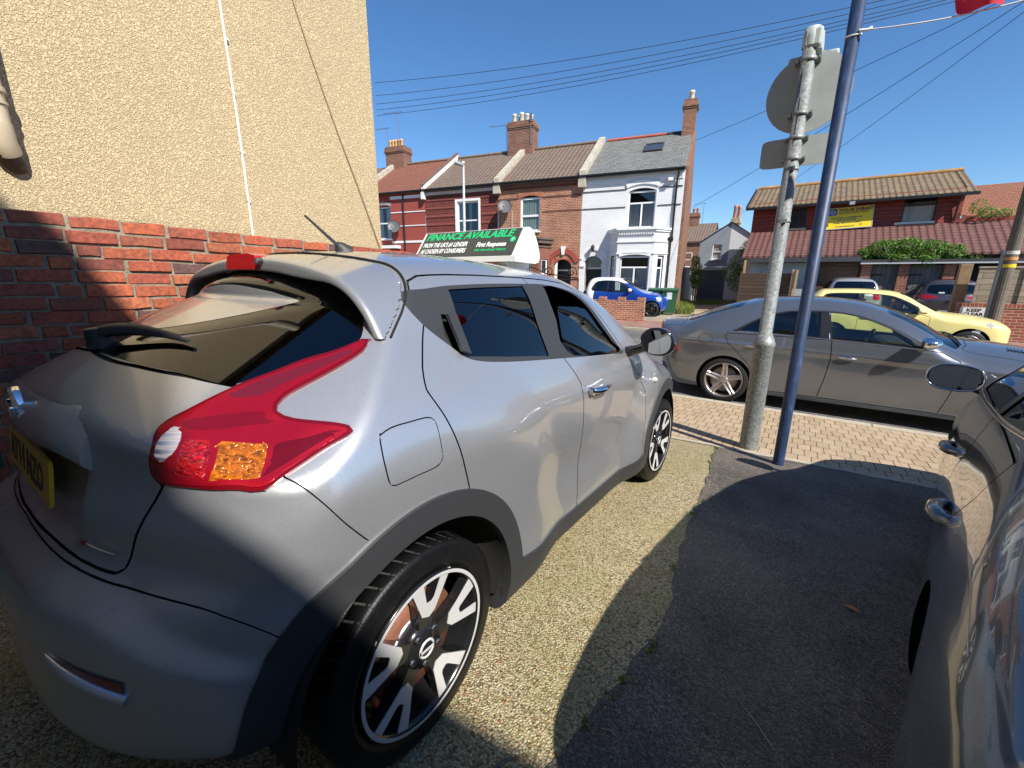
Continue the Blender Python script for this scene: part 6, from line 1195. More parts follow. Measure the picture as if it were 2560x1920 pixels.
# ---------- silver crossover ----------
def build_crossover():
    car = empty('parked_car', JLOC, JROT, 'silver crossover with red boomerang tail lamp parked along the brick wall', 'car', 'cars on the forecourt')
    silver = paint('silver paint', (.50, .505, .515), .68, .27, 1., .03, .06)
    blackpl = plain('black cladding plastic', (.010, .0105, .0115), .6, spec=.05, noise=.15, nscale=30, bump=.12, bscale=500)
    gap = plain('panel gap', (.006, .006, .006), .8)
    gtint = glass('privacy glass', (.5, .55, .6), .90); gclear = glass('window glass', (.80, .88, .85), .12)
    chrome = plain('chrome', (.75, .76, .78), .08, 1.)
    gloss = plain('gloss black trim', (.012, .012, .013), .12, coat=1.)
    sk = Skin(juke, (-1.0, -.85, .12), (1.0, 3.5, 1.66), .019)
    big = 9.
    ra = lambda y, z: np.minimum(np.hypot(y, z - .34), np.hypot(y - 2.53, z - .34))
    # wheel openings
    sk.zone('void', lambda x, y, z: np.where(np.abs(x) > .50, ra(y, z) - .405, big*0 + .3))
    # rear window, seen from above
    GB = smooth_poly([(0, -.462), (.14, -.458), (.27, -.437), (.42, -.381), (.505, -.345), (.53, -.325), (.56, -.26), (.60, -.165), (.630, -.085), (.640, -.045), (.60, .0), (.50, .06), (.3, .10), (0, .11), (-.3, .10), (-.50, .06), (-.60, .0), (-.640, -.045), (-.630, -.085), (-.60, -.165), (-.56, -.26), (-.53, -.325), (-.505, -.345), (-.42, -.381), (-.27, -.437), (-.14, -.458)], 3)
    gsd = poly_sdf(GB)
    zg = lambda x, y: 1.21 + .571*(y + .44) - .45*x**2
    sk.zone('rear_window', lambda x, y, z: np.where(z > 1.08, np.maximum(gsd(x, y), np.abs(z - zg(x, y)) - .014), .3), ['body'])
    # tail lamps on the corners, cut along the 45 degree direction
    dg = lambda P: [((abs(p[0]) + p[1])*.7071, p[2]) for p in P]
    lamp = poly_sdf(smooth_poly(dg(JK_LAMP), 3)); 
    dz = lambda f: (lambda x, y, z: np.where((y < .25) & (z > .85), f((np.abs(x) + y)*.7071, z), .3))
    sk.zone('tail_lamp', dz(lamp), ['body', 'rear_window'])
    sk.zone('lamp_rim', lambda x, y, z: -dz(lamp)(x, y, z) - .007, ['tail_lamp'])
    for nm, P in (('reversing_light', JK_REV), ('indicator', JK_IND), ('dark_lens', JK_DARK), ('brake_light', JK_STOP), ('lens_wedge', JK_WEDGE), ('lens_shade', JK_MIDD)):
        sk.zone(nm, dz(poly_sdf(ellp(.0655, 1.042, .0215, .027, 30, 1.) if nm == 'reversing_light' else smooth_poly(dg(P), 3) if nm not in ('indicator', 'brake_light') else dg(P))), ['tail_lamp'])
    # side windows
    yz = lambda f: (lambda x, y, z: np.where((np.abs(x) > .42) & (z > .1), f(y, z), .3))
    sx = lambda P: [p[1:] for p in P]
    sk.zone('window_trim', yz(poly_sdf(smooth_poly(sx(JK_DLO), 3))), ['body'])
    sk.zone('rear_side_glass', yz(poly_sdf(sx(JK_GLR))), ['window_trim'])
    sk.zone('front_opening', yz(poly_sdf(smooth_poly(sx(JK_GLF), 2))), ['window_trim'])
    sk.zone('front_glass', yz(poly_sdf(sx(JK_PANE))), ['front_opening'])
    sk.zone('handle_recess', yz(poly_sdf(sx(JK_HREC))), ['window_trim'])
    # windscreen
    WS = smooth_poly([(0, 1.56), (.40, 1.53), (.52, 1.55), (.60, 1.80), (.645, 2.12), (.5, 2.29), (0, 2.36), (-.5, 2.29), (-.645, 2.12), (-.60, 1.80), (-.52, 1.55), (-.40, 1.53)], 3)
    wsd = poly_sdf(WS)
    sk.zone('windscreen', lambda x, y, z: np.where(z > 1.05, wsd(x, y), .3), ['body'])
    # black lower cladding: arches and sills
    sill = spl([(-1, .30), (-.3, .30), (.30, .42), (.6, .37), (1.2, .345), (1.9, .345), (2.2, .40), (2.6, .30), (3.6, .30)])
    clad = lambda x, y, z: np.where(np.abs(x) > .5, np.minimum(ra(y, z) - .488, np.where((y > .2) & (y < 2.3), z - sill(y), np.where(y < -.3, np.maximum(z - .30, np.abs(y+.42)-.06), .3))), .3)
    sk.zone('cladding', clad, ['body'])
    sk.zone('underside', lambda x, y, z: z - .235 - .09*(y < -.3), ['body'])
    # doors
    DR = [(.199, 1.332), (.172, 1.385), (.20, 1.425), (.26, 1.446), (.33, 1.454), (.42, 1.461), (.589, 1.470), (.95, 1.482)]
    rear_line = [(.950, 1.482), (.975, 1.40), (.98, 1.25), (.972, 1.119), (1.026, 1.053), (1.069, .992), (1.081, .925), (1.091, .82), (1.098, .665), (1.092, .569), (1.081, .30)]
    RD = DR + rear_line[1:] + [(.45, .30), (.16, .70), (.160, .804), (.130, .909), (.107, .986), (.087, 1.051), (.073, 1.086), (.063, 1.114), (.071, 1.14), (.086, 1.171), (.120, 1.22), (.165, 1.285)]
    FD = rear_line + [(1.98, .30), (2.02, .568), (2.02, .80), (1.93, .93), (1.84, 1.00), (1.76, 1.09), (1.64, 1.25), (1.54, 1.36), (1.44, 1.445), (1.36, 1.478), (1.175, 1.484)]
    dom = ['body', 'cladding', 'window_trim']
    rd = yz(poly_sdf(RD)); fd = yz(poly_sdf(FD))
    sk.zone('rear_door', rd, ['body'], .0028); sk.zone('front_door', fd, ['body'], .0028)
    # fuel flap (right side only) and body seams
    fl = poly_sdf(smooth_poly(sx(JK_FUEL), 3))
    sk.zone('fuel_flap', lambda x, y, z: np.where(x > .6, fl(y, z), .3), ['body'], .0017)
    ql = spl([(-.36, .995), (-.337, .975), (-.309, .938), (-.262, .868), (-.20, .79)])
    sk.groove(lambda x, y, z: (z - ql(y))*.62, .0017, lambda x, y, z: (np.abs(x) > .7) & (y < -.2) & (y > -.352) & (z > .76))
    zb = spl([(0, .757), (.25, .746), (.45, .743), (.53, .742), (.61, .736), (.70, .720), (.75, .692), (.79, .65), (.82, .60), (.9, .5)])
    sk.zone('rear_bumper', lambda x, y, z: np.where(y < -.2, z - zb(np.abs(x)), .3), ['body'], .0018)
    HT = [(0, .768), (.24, .764), (.37, .758), (.45, .756), (.493, .757), (.510, .768), (.520, .80), (.533, .843), (.553, .897), (.572, .939), (.586, .968), (.60, .97)]
    HT2 = [(.60, 1.0), (.56, 1.05), (.545, 1.10), (.545, 1.145), (.42, 1.163), (.27, 1.176), (0, 1.19)]
    hp = poly_sdf(HT + HT2 + [(-a, b) for a, b in (HT + HT2)[::-1] if a > 0])
    sk.zone('tailgate', lambda x, y, z: np.where(y < -.25, hp(x, z), .3), ['body'], .003)
    # handle bar edge above the plate
    # parts
    body = sk.take('body', silver, car)
    sp = Skin(juke_spoiler, (-.78, -.12, 1.18), (.78, .45, 1.62), .0065); sp.h = .004
    spo = sp.take('body', silver, car, objname='spoiler'); crv = []
    for x in np.linspace(-.69, .69, 70):
        lo, hi = -.15, .6; ax = abs(x)
        def Ez(y):
            p = juke_parts(np.array(x), np.array(y), np.array(juke_zg(ax, y))); return float(smax(p[1], p[2], .10))
        if Ez(lo) > 0 or Ez(hi) < 0: continue
        for _ in range(40):
            mid = (lo + hi)/2
            if Ez(mid) < 0: lo = mid
            else: hi = mid
        if juke_zg(ax, lo) > 1.245: crv.append((x, lo, juke_zg(ax, lo)))
    m = MB(); m.tube(crv, .0042, 6); m.build('spoiler_seam', gap, spo)
    sk.take('gap', gap, car, off=-.007, skirt=-.007, objname='panel_seam')
    tg = sk.take('tailgate', silver, car)
    sk.take('rear_bumper', silver, car)
    sk.take('underside', gap, car)
    for sd in (1, -1):
        rdo = sk.take('rear_door', silver, car, side=sd); fdo = sk.take('front_door', silver, car, side=sd)
        wt = sk.take('window_trim', blackpl, car, off=.0, side=sd)
        sk.take('handle_recess', gap, rdo, off=-.022, side=sd, skirt=-.022)
        sk.take('rear_side_glass', gtint, rdo, off=-.004, side=sd, skirt=-.004)
        sk.take('front_glass', gclear, fdo, off=-.010, side=sd)
        cl = sk.take('cladding', blackpl, car, side=sd, skirt=.05, off=.010)
        tl = sk.take('tail_lamp', lens('red lens', (.50, .003, .018), 0, 0, .30, .65), car, side=sd, off=.010, skirt=.03)
        sk.take('lamp_rim', lens('dark red lens rim', (.24, .001, .006), 0, 0, .2, .5), tl, side=sd, off=.008, skirt=.03)
        sk.take('reversing_light', lens('clear ribbed lens', (.78, .74, .78), 24., 0, .15, .3), tl, side=sd, off=.011, skirt=.01)
        sk.take('indicator', lens('amber lens', (.36, .092, .003), 0, 85., .1, .15), tl, side=sd, off=.010, skirt=.01)
        sk.take('brake_light', lens('red prism lens', (.27, .002, .006), 0, 95., .1, .1), tl, side=sd, off=.010, skirt=.01)
        for nm, cc, rr_, mt in (('lens_wedge', (.20, .001, .006), .2, .5), ('lens_shade', (.30, .002, .012), .3, .6)): sk.take(nm, lens(nm.replace('_', ' '), cc, 0, 0, rr_, mt), tl, side=sd, off=.010)
        sk.take('dark_lens', lens('smoked red lens', (.12, .006, .012), 0, 0, .1), tl, side=sd, off=.010)
    sk.take('fuel_flap', silver, car, off=.0008)
    sk.take('rear_window', gtint, car, off=-.001, skirt=.0)
    sk.take('windscreen', gclear, car)
    # wheel arches inside, floor
    for sd in (1, -1):
        for y0 in (0, 2.53):
            m = MB(); vs = []; sg = 26
            for x, r in ((sd*.86, .405), (sd*.42, .405), (sd*.42, .0)):
                for k in range(sg+1):
                    w = -.22 + (math.pi+.44)*k/sg; vs.append((x, y0 + r*math.cos(w), .34 + r*math.sin(w)))
            m.add(vs, [(i*(sg+1)+k, i*(sg+1)+k+1, (i+1)*(sg+1)+k+1, (i+1)*(sg+1)+k) for i in range(2) for k in range(sg)], 0, True)
            m.build('wheel_arch_liner', plain('arch liner', (.012, .012, .012), .9, bump=.4, bscale=80), car)
    fm = MB(); fm.box(-.40, .40, -.45, 3.0, .24, .27); fm.box(-.75, .75, .42, 2.1, .24, .27); fm.build('floor', gap, car)
    # interior
    seatm = plain('dark seat fabric', (.02, .02, .023), .9, noise=.2, nscale=40)
    for x in (-.36, .36):
        s = MB(); s.box(x-.25, x+.25, 1.02, 1.52, .52, .68, bev=.06); bm = bmesh.new(); bmesh.ops.create_cube(bm, size=1)
        for v in bm.verts: v.co = (x + v.co.x*.48, .98 - (v.co.z)*.16 + v.co.y*.14, .97 + v.co.z*.62)
        bmesh.ops.bevel(bm, geom=bm.edges[:], offset=.05, segments=2, affect='EDGES'); s.bm(bm); s.build('front_seat', seatm, car)
        h = MB(); h.box(x-.13, x+.13, .84, .93, 1.28, 1.44, bev=.04); h.build('headrest', seatm, car)
    s = MB(); s.box(-.62, .62, .18, .62, .52, .70, bev=.06); s.box(-.62, .62, .05, .20, .66, 1.14, bev=.05)
    s.box(-.42, -.18, .03, .12, 1.16, 1.30, bev=.03); s.box(.18, .42, .03, .12, 1.16, 1.30, bev=.03); s.build('rear_seat', seatm, car)
    d = MB(); d.box(-.66, .66, 1.72, 2.12, .80, 1.02, bev=.06); d.build('dashboard', plain('dash plastic', (.025, .025, .027), .7), car)
    w = MB(); ring = [(.36 + .18*math.cos(a), 1.55 + .05*math.sin(a), .95 + .17*math.sin(a)) for a in [2*math.pi*i/32 for i in range(33)]]
    w.tube(ring, .015, 8); w.tube([(.19, 1.56, .95), (.53, 1.56, .95)], .02, 6); w.tube([(.36, 1.56, .95), (.36, 1.75, .88)], .03, 6); w.build('steering_wheel', gloss, car)
    # door mirrors
    for sd in (1, -1):
        mm = MB(); bm = bmesh.new(); bmesh.ops.create_uvsphere(bm, u_segments=28, v_segments=16, radius=1)
        for v in bm.verts:
            x, y, z = v.co; y2 = max(y, -.25); e = 1 if y > -.25 else 0
            f = (1 - abs(x)**2.6)**.0
            v.co = (sd*(.965 + x*.10), 1.80 + y2*.13 + .02*x, 1.165 + z*.085 - .008*x)
        mm.bm(bm, 0, True); mm.tube([(sd*.78, 1.80, 1.085), (sd*.85, 1.80, 1.11), (sd*.92, 1.805, 1.14)], [.035, .03, .035], 8, 0)
        mo = mm.build('door_mirror', gloss, car)
        g = MB(); pts = [(sd*(.967 + .082*math.copysign(abs(math.cos(a))**.8, math.cos(a))), 1.763, 1.163 + .070*math.copysign(abs(math.sin(a))**.8, math.sin(a))) for a in [2*math.pi*i/28 for i in range(28)]]
        g.prism(pts, (0, -.004, 0)); g.build('mirror_glass', plain('mirror', (.85, .87, .88), .02, 1.), mo)
        # front door handle: chrome bar over a cup
        hb = MB(); hb.tube([(sd*.840, 1.16, .945), (sd*.868, 1.185, .947), (sd*.872, 1.25, .947), (sd*.868, 1.315, .947), (sd*.838, 1.34, .947)], [.012, .017, .017, .017, .012], 10)
        hb.tube([(sd*.836, 1.15, .945), (sd*.856, 1.15, .945)], .02, 12); hb.build('door_handle', chrome if sd > 0 else silver, None).parent = car
        h2 = MB(); A = [Vector((sd*.668, .315, 1.322)), Vector((sd*.742, .312, 1.192)), Vector((sd*.738, .272, 1.205)), Vector((sd*.672, .268, 1.322))]
        h2.prism(A, (sd*.012, 0, .004)); h2.build('door_handle', blackpl, car)
    # chrome rings of the reversing light need no extra; roof spoiler brake light
    b = MB(); pts = [(-.115, 1.452), (-.10, 1.492), (-.06, 1.499), (.06, 1.499), (.10, 1.492), (.115, 1.452), (.10, 1.446), (-.10, 1.446)]
    b.prism([(x, -.056, z) for x, z in pts], (0, .12, .004)); b.build('high_brake_light', lens('red lens bar', (.5, .004, .006), 40., 0, .12, 0., 0), car)
    b = MB(); b.tube([(.135, -.05, 1.475), (.135, -.064, 1.472), (.137, -.07, 1.462)], [.011, .011, .004], 10); b.build('washer_jet', blackpl, car)
    # aerial
    a = MB(); a.tube([(0, .36, 1.545), (0, .335, 1.572), (0, .325, 1.575)], [.045, .022, .012], 12); a.tube([(0, .33, 1.572), (0, .19, 1.668)], [.0075, .0045], 8); a.build('aerial', blackpl, car)
    # wiper
    wi = MB()
    def gz(x, y): return zg(x, y) + .014
    base = Vector((-.01, -.44, gz(-.01, -.44)+.005)); tip = Vector((.30, -.345, gz(.30, -.345)+.002))
    dirv = (tip-base).normalized(); nrm = Vector((.0, -.5, .86)); sidev = dirv.cross(nrm).normalized()
    n = 10; vs = []
    for i in range(n+1):
        t = i/n; c = base.lerp(tip, t); c.z = gz(c.x, c.y) + .008 + .010*math.sin(min(t*1.3, 1)*math.pi)*.6 + .006*(1-t)
        hw = .021*(1-t)**.7 + .006; hh = .014*(1-t) + .005
        for du, dv in ((-1, 0), (-.5, 1), (.5, 1), (1, 0)): vs.append(c + sidev*hw*du + nrm*hh*dv)
    wi.add(vs, [(i*4+k, i*4+k+1, i*4+4+k+1, i*4+4+k) for i in range(n) for k in range(3)] + [(0, 1, 2, 3)], 0, True)
    wi.tube([base + Vector((0, .0, -.03)), base + Vector((0, -.01, .025))], [.035, .028], 14)
    bl = [Vector((-.02 + .34*t, -.44 + .10*t, 0)) for t in np.linspace(0, 1, 9)]
    wi.tube([(p.x, p.y, gz(p.x, p.y)+.004) for p in bl], .006, 6); wi.build('rear_wiper', blackpl, car)
    # number plate
    o = Vector((0, -.622, .908)); up = Vector((0, .10, 1)).normalized(); fr_ = frame(o, (1, 0, 0), up)
    p = MB(); bm = bmesh.new(); bmesh.ops.create_cube(bm, size=1)
    for v in bm.verts: v.co = (v.co.x*.52, v.co.y*.112, v.co.z*.008)
    bmesh.ops.bevel(bm, geom=[e for e in bm.edges if abs(e.verts[0].co.z - e.verts[1].co.z) > .001], offset=.009, segments=3, affect='EDGES')
    p.bm(bm, mat=fr_); npl = p.build('number_plate', plain('yellow plate', (.62, .40, .02), .3, coat=.4, noise=.08, nscale=6), car)
    text_mesh('lettering', 'AY14 NZO', .098, plain('plate black', (.008, .008, .008), .4), npl, fr_ @ Matrix.Translation((-.235, -.036, .0045)), 0, .0006, 'LEFT', .002, .92)
    # badge
    e = MB(); c0 = Vector((0, -.640, 1.055)); e.lathe([(0, .0), (.002, .043), (.010, .047), (.010, .053), (.0, .056), (-.01, .056)], 40, 'y')
    e.v = [(x, c0.y - y + .012 + .0*z, c0.z + z) for x, y, z in e.v]; e.box(-.066, .066, c0.y - .006, c0.y+.004, c0.z - .013, c0.z + .013, bev=.003); e.build('badge', chrome, car)
    # handle bar above the plate
    hb = MB(); cs = [(-.605, 1.000), (-.640, 1.004), (-.655, 1.020), (-.655, 1.045), (-.640, 1.080), (-.60, 1.110), (-.57, 1.118)]
    xs = [-.375, -.35, -.3, -.2, -.1, 0, .1, .2, .3, .35, .375]; vs = []
    for x in xs:
        f = .30*x*x; e_ = 1 - .0*abs(x); dp = -.018*max(0, (abs(x)-.3)/.075)**2
        for y, z in cs: vs.append((x, y + f*.9 - dp + .012, z - .012 + dp*1.6))
    k = len(cs); hb.add(vs, [(i*k+j, (i+1)*k+j, (i+1)*k+j+1, i*k+j+1) for i in range(len(xs)-1) for j in range(k-1)], 0, True)
    hb.add(vs[:k], [list(range(k))]); hb.add(vs[-k:], [list(range(k))]); hb.build('tailgate_trim', silver, car)
    # small script emblem low on the tailgate
    em = MB(); em.tube([(.40, -.603, .805), (.44, -.592, .800), (.49, -.575, .797)], 0.003, 6); em.build('emblem', chrome, tg)
    em = MB(); em.obox((.395, -.605, .806), (.007, .002, 0), (0, .002, 0), (0, 0, .005)); em.build('emblem_dot', plain('emblem red', (.35, .02, .02), .3), tg)
    # bumper reflectors with a bright lip
    def onrear(x, z, o):
        lo, hi = -1.0, .2
        for _ in range(40):
            mid = (lo + hi)/2
            if juke(np.array(x), np.array(mid), np.array(z)) > 0: lo = mid
            else: hi = mid
        g = grad(juke, np.array([[x, hi, z]]), .01)[0]; return Vector((x, hi, z)) + Vector(g).normalized()*o
    for sd in (1, -1):
        r_ = MB(); vs = []; n = 8
        for q in range(n+1):
            x = .455 + .165*q/n; zt_ = .606 - .022*(q/n)**1.5; vs += [onrear(sd*x, zt_, .003), onrear(sd*x, zt_ - .034*(q/n)**.4 - .002, .003)]
        r_.add(vs, [(2*i, 2*i+1, 2*i+3, 2*i+2) for i in range(n)], 0, True); r_.build('reflector', lens('reflector red', (.16, .004, .006), 0, 0, .2), car)
        r2 = MB(); r2.tube([onrear(sd*(.425 + .20*q/n), .598 - .055*(q/n), .002) for q in range(n+1)], [.004, .008, .010, .012, .013, .013, .013, .013, .012], 8); r2.build('reflector_lip', silver, car)
    # side repeater
    for sd in (1, -1): r_ = MB(); r_.tube([(sd*.862, 2.18, .868), (sd*.885, 2.18, .868)], [.02, .012], 12); r_.build('side_repeater', plain('clear repeater', (.8, .72, .6), .1, coat=1.), car)
    # wheels
    crossover_wheel(car, (.862, 0, .33), 0, .28); crossover_wheel(car, (.862, 2.53, .33), -.05, .85)
    crossover_wheel(car, (-.862, 0, .33), math.pi, .3); crossover_wheel(car, (-.862, 2.53, .33), math.pi - .05, .1)
    return car
# ---------- other cars: one implicit recipe, different numbers ----------
def ellp(cx, cy, rx, ry, n=28, e=.8):
    return [(cx + rx*math.copysign(abs(math.cos(a))**e, math.cos(a)), cy + ry*math.copysign(abs(math.sin(a))**e, math.sin(a))) for a in [2*math.pi*i/n for i in range(n)]]

def simple_wheel(parent, loc, rz, R, rb, style, mats, w=.21, spin=.3):
    e = empty('wheel', loc, (0, 0, rz)); e.parent = parent
    tyre_mb(R, rb, w, False).build('tyre', plain('tyre rubber', (.012, .012, .013), .5), e)
    r = MB(); r.lathe([(-.004, rb+.004), (.004, rb+.006), (.004, rb), (-.01, rb-.012), (-.07, rb-.022), (-.17, rb-.006)], 56, m=0)
    r.lathe([(-.07, 0), (-.07, rb*.72), (-.08, rb*.74)], 40, m=2); r.lathe([(-.10, 0), (-.10, rb*.98)], 40, m=3)
    r.lathe([(-.04, .07), (-.012, .062), (-.006, .034), (-.004, 0)], 28, m=0)
    n = {'star': 5, 'multi': 9, 'plain': 6}[style]
    for k in range(n):
        a0 = spin + 2*math.pi*k/n; ca, sa = math.cos(a0), math.sin(a0)
        w0, w1 = {'star': (.050, .036), 'multi': (.016, .022), 'plain': (.035, .05)}[style]
        def P(x, rr, t): return (x, rr*ca - t*sa, rr*sa + t*ca)
        st = [(.03, w0, -.012), (.11, w0*.72+w1*.28, -.016), (rb*.8, w1, -.010), (rb-.004, w1*1.2, -.002)]; vs = []
        for rr, t, x in st:
            if style == 'star': vs += [P(x-.03, rr, -t), P(x-.006, rr, -t), P(x+.006, rr, -t*.62), P(x-.008, rr, 0), P(x+.006, rr, t*.62), P(x-.006, rr, t), P(x-.03, rr, t)]
            else: vs += [P(x-.03, rr, -t), P(x, rr, -t), P(x+.003, rr, -t*.3), P(x+.003, rr, 0), P(x+.003, rr, t*.3), P(x, rr, t), P(x-.03, rr, t)]
        r.add(vs, [(i*7+j, i*7+j+1, i*7+8+j, i*7+7+j) for i in range(3) for j in range(6)], 0)
    r.build('rim', mats + [plain('brake disc steel', (.28, .26, .25), .45, .8), plain('arch liner', (.012, .012, .012), .9)], e)

def car_fn(P):
    ro, si, pl, re, fr = (spl(P[k]) for k in ('roof', 'side', 'plan', 'rear', 'front'))
    wb, bot = P['wb'], P.get('bot', .2); hr, hf = P.get('haunch', (.02, .02)); crown = P.get('crown', .07); cr = P.get('curve', (.25, .35)); cw = P.get('cw', .6); Hz = P.get('hz', .36)
    cz = P.get('crease')
    def F(x, y, z):
        ax = np.abs(x)
        xs = si(z) + pl(y) + hr*(1 - sstep(.45, .8, np.hypot(y, z - Hz))) + hf*(1 - sstep(.45, .8, np.hypot(y - wb, z - Hz)))
        if cz: xs = xs + cz[2]*np.exp(-((z - cz[0] - cz[1]*y)/.035)**2)*(1 - sstep(0, .04, z - cz[0] - cz[1]*y))
        fs = (ax - xs)*.92; ft = (z - (ro(y) - crown*(ax/cw)**2.2))*.9
        fb = (re(z) + cr[0]*ax**2 + .15*ax**4 - y)*.9; ff = (y - (fr(z) - cr[1]*ax**2 - .15*ax**4))*.9
        E = smax(fs, ft, P.get('rt', .09)); E = smax(E, np.maximum(bot - z, -9), .05)
        return smax(smax(E, fb, .12), ff, .14)
    return F

def build_car(name, label, loc, rot, P, group=None, only_right=False):
    car = empty(name, loc, rot, label, 'car', group)
    F = car_fn(P); wb = P['wb']; hw = P['hw']; res = P.get('res', .035)
    sk = Skin(F, (-hw-.12, P['y0']-.1, .05), (hw+.12, P['y1']+.1, P['h']+.1), res)
    Rw = P.get('R', .32); Ro = P.get('arch', Rw + .055); Hz = P.get('hz', Rw)
    ra = lambda y, z: np.minimum(np.hypot(y, z - Hz), np.hypot(y - wb, z - Hz))
    sk.zone('void', lambda x, y, z: np.where(np.abs(x) > .45, ra(y, z) - Ro, .3))
    yz = lambda f: (lambda x, y, z: np.where((np.abs(x) > .40) & (z > .1), f(y, z), .3))
    top = P.get('roofcol')
    paintm = P['paint']; trim = P.get('trim', plain('dark window trim', (.012, .012, .013), .35)); gl = P.get('glass'); gap = plain('panel gap', (.006, .006, .006), .8)
    if 'dlo' in P: sk.zone('window_trim', yz(poly_sdf(smooth_poly(P['dlo'], 4))), ['body'])
    for k, poly in enumerate(P.get('panes', [])): sk.zone('pane%d' % k, yz(poly_sdf(smooth_poly(poly, 2) if P.get('spane') else poly)), ['window_trim'])
    if 'ws' in P: f1 = poly_sdf(smooth_poly(P['ws'] + [(-a, b) for a, b in P['ws'][::-1]], 2)); sk.zone('windscreen', lambda x, y, z: np.where((z > .8), f1(x, y), .3), ['body'])
    if 'rw' in P: f2 = poly_sdf(smooth_poly(P['rw'] + [(-a, b) for a, b in P['rw'][::-1]], 2)); sk.zone('rear_window', (lambda x, y, z: np.where(y < P.get('rwy', .4), f2(x, z), .3)) if P.get('rwxz') else (lambda x, y, z: np.where(z > .8, f2(x, y), .3)), ['body'])
    if 'tail' in P:
        f3 = poly_sdf(smooth_poly(P['tail'], 3)); d = P.get('taild', .7071)
        sk.zone('tail_lamp', lambda x, y, z: np.where((y < .3) & (z > .4), f3((np.abs(x) + y)*d, z), .3), ['body'])
    if 'head' in P:
        f4 = poly_sdf(smooth_poly(P['head'], 3)); sk.zone('headlamp', lambda x, y, z: np.where((y > wb*.6) & (z > .4), f4((np.abs(x) - (y - wb))*.7071, z), .3), ['body'])
    if 'sill' in P: sk.zone('sill_trim', lambda x, y, z: z - P['sill'] - np.where(np.abs(y-wb/2) > wb/2+.3, P.get('bumplow', 0), 0), ['body'])
    if top: fc = P['roofzone']; sk.zone('roof_panel', fc, ['body'])
    for k, poly in enumerate(P.get('doors', [])): sk.zone('door%d' % k, yz(poly_sdf(poly)), ['body'], P.get('gap', .004))
    if 'flap' in P: f5 = poly_sdf(ellp(*P['flap'], 30, 1.)); sk.zone('fuel_flap', lambda x, y, z: np.where(x > .5, f5(y, z), .3), ['body'], .0025)
    if 'bonnet' in P:
        f6 = poly_sdf(smooth_poly(P['bonnet'] + [(-a, b) for a, b in P['bonnet'][::-1]], 2)); sk.zone('bonnet', lambda x, y, z: np.where(z > .6, f6(x, y), .3), ['body'], .004)
    if 'boot' in P:
        f7 = poly_sdf(P['boot'] + [(-a, b) for a, b in P['boot'][::-1]]); sk.zone('boot_lid', lambda x, y, z: np.where((y < .3), f7(x, y), .3), ['body'], .004)
    body = sk.take('body', paintm, car)
    sk.take('gap', gap, car, off=-.006, skirt=-.006, objname='panel_seam')
    for nm, m_, kw in (('windscreen', gl, {}), ('rear_window', P.get('rglass', gl), {}), ('sill_trim', P.get('sillm', trim), {}), ('roof_panel', top, {}), ('fuel_flap', paintm, {}), ('bonnet', paintm, {}), ('boot_lid', paintm, {})):
        if m_ is not None: sk.take(nm, m_, car, **kw)
    for s in (1, -1):
        dn = [sk.take('door%d' % k, paintm, car, side=s, objname='door') for k in range(len(P.get('doors', [])))]
        sk.take('window_trim', trim, car, side=s, off=.001)
        for k in range(len(P.get('panes', []))): sk.take('pane%d' % k, P.get('pglass', [gl]*9)[k], car, side=s, off=-.004, objname='side_window')
        sk.take('tail_lamp', P.get('tailm', lens('plain red lens', (.45, .005, .01), 0, 0, .12)), car, side=s, off=.004, skirt=.02)
        sk.take('headlamp', lens('clear lamp lens', (.55, .57, .58), 0, 40., .1, .4), car, side=s, off=.004, skirt=.02)
        if 'mirror' in P:
            mx, my, mz, ml, mw, mh = P['mirror']; mm = MB(); bm = bmesh.new(); bmesh.ops.create_uvsphere(bm, u_segments=22, v_segments=12, radius=1)
            for v in bm.verts: v.co = (s*(mx + v.co.x*mw), my + max(v.co.y, -.3)*ml, mz + v.co.z*mh - .1*mh*v.co.x)
            mm.bm(bm, 0, True); mm.tube([(s*(mx-mw-.10), my+.02, mz-mh*1.2), (s*(mx-mw*.4), my+.02, mz-mh*.5)], [.03, .025], 8, 1)
            mo = mm.build('door_mirror', [P.get('mirm', paintm), trim], car)
            g = MB(); g.prism([(s*a, my-.3*ml-.001, b) for a, b in ellp(mx, mz, mw*.86, mh*.84)], (0, -.004, 0)); g.build('mirror_glass', plain('mirror', (.85, .87, .88), .02, 1.), mo)
        for hx, hy, hz in P.get('handles', []):
            h = MB(); h.tube([(s*(hx-.012), hy-.10, hz+.004), (s*(hx+.022), hy-.075, hz+.004), (s*(hx+.028), hy, hz), (s*(hx+.022), hy+.075, hz-.002), (s*(hx-.012), hy+.10, hz-.002)], [.010, .014, .015, .014, .010], 8)
            h.build('door_handle', P.get('handm', paintm), car)
    for s in (1, -1):
        for y0 in (0, wb):
            m = MB(); vs = []; sg = 22
            for x, r in ((hw-.05, Ro), (hw*.5, Ro), (hw*.5, 0)):
                for k in range(sg+1):
                    w = -.5 + (math.pi+1)*k/sg; vs.append((s*x, y0 + r*math.cos(w), Hz + r*math.sin(w)))
            m.add(vs, [(i*(sg+1)+k, i*(sg+1)+k+1, (i+1)*(sg+1)+k+1, (i+1)*(sg+1)+k) for i in range(2) for k in range(sg)], 0, True); m.build('arch_liner', plain('arch liner', (.012, .012, .012), .9), car)
            simple_wheel(car, (s*(hw-.02), y0, Rw), 0 if s > 0 else math.pi, Rw, P.get('rb', .23), P.get('style', 'multi'), P.get('rimm', [plain('alloy silver', (.42, .41, .40), .35, .9), plain('machined alloy', (.62, .62, .61), .32, 1.)]))
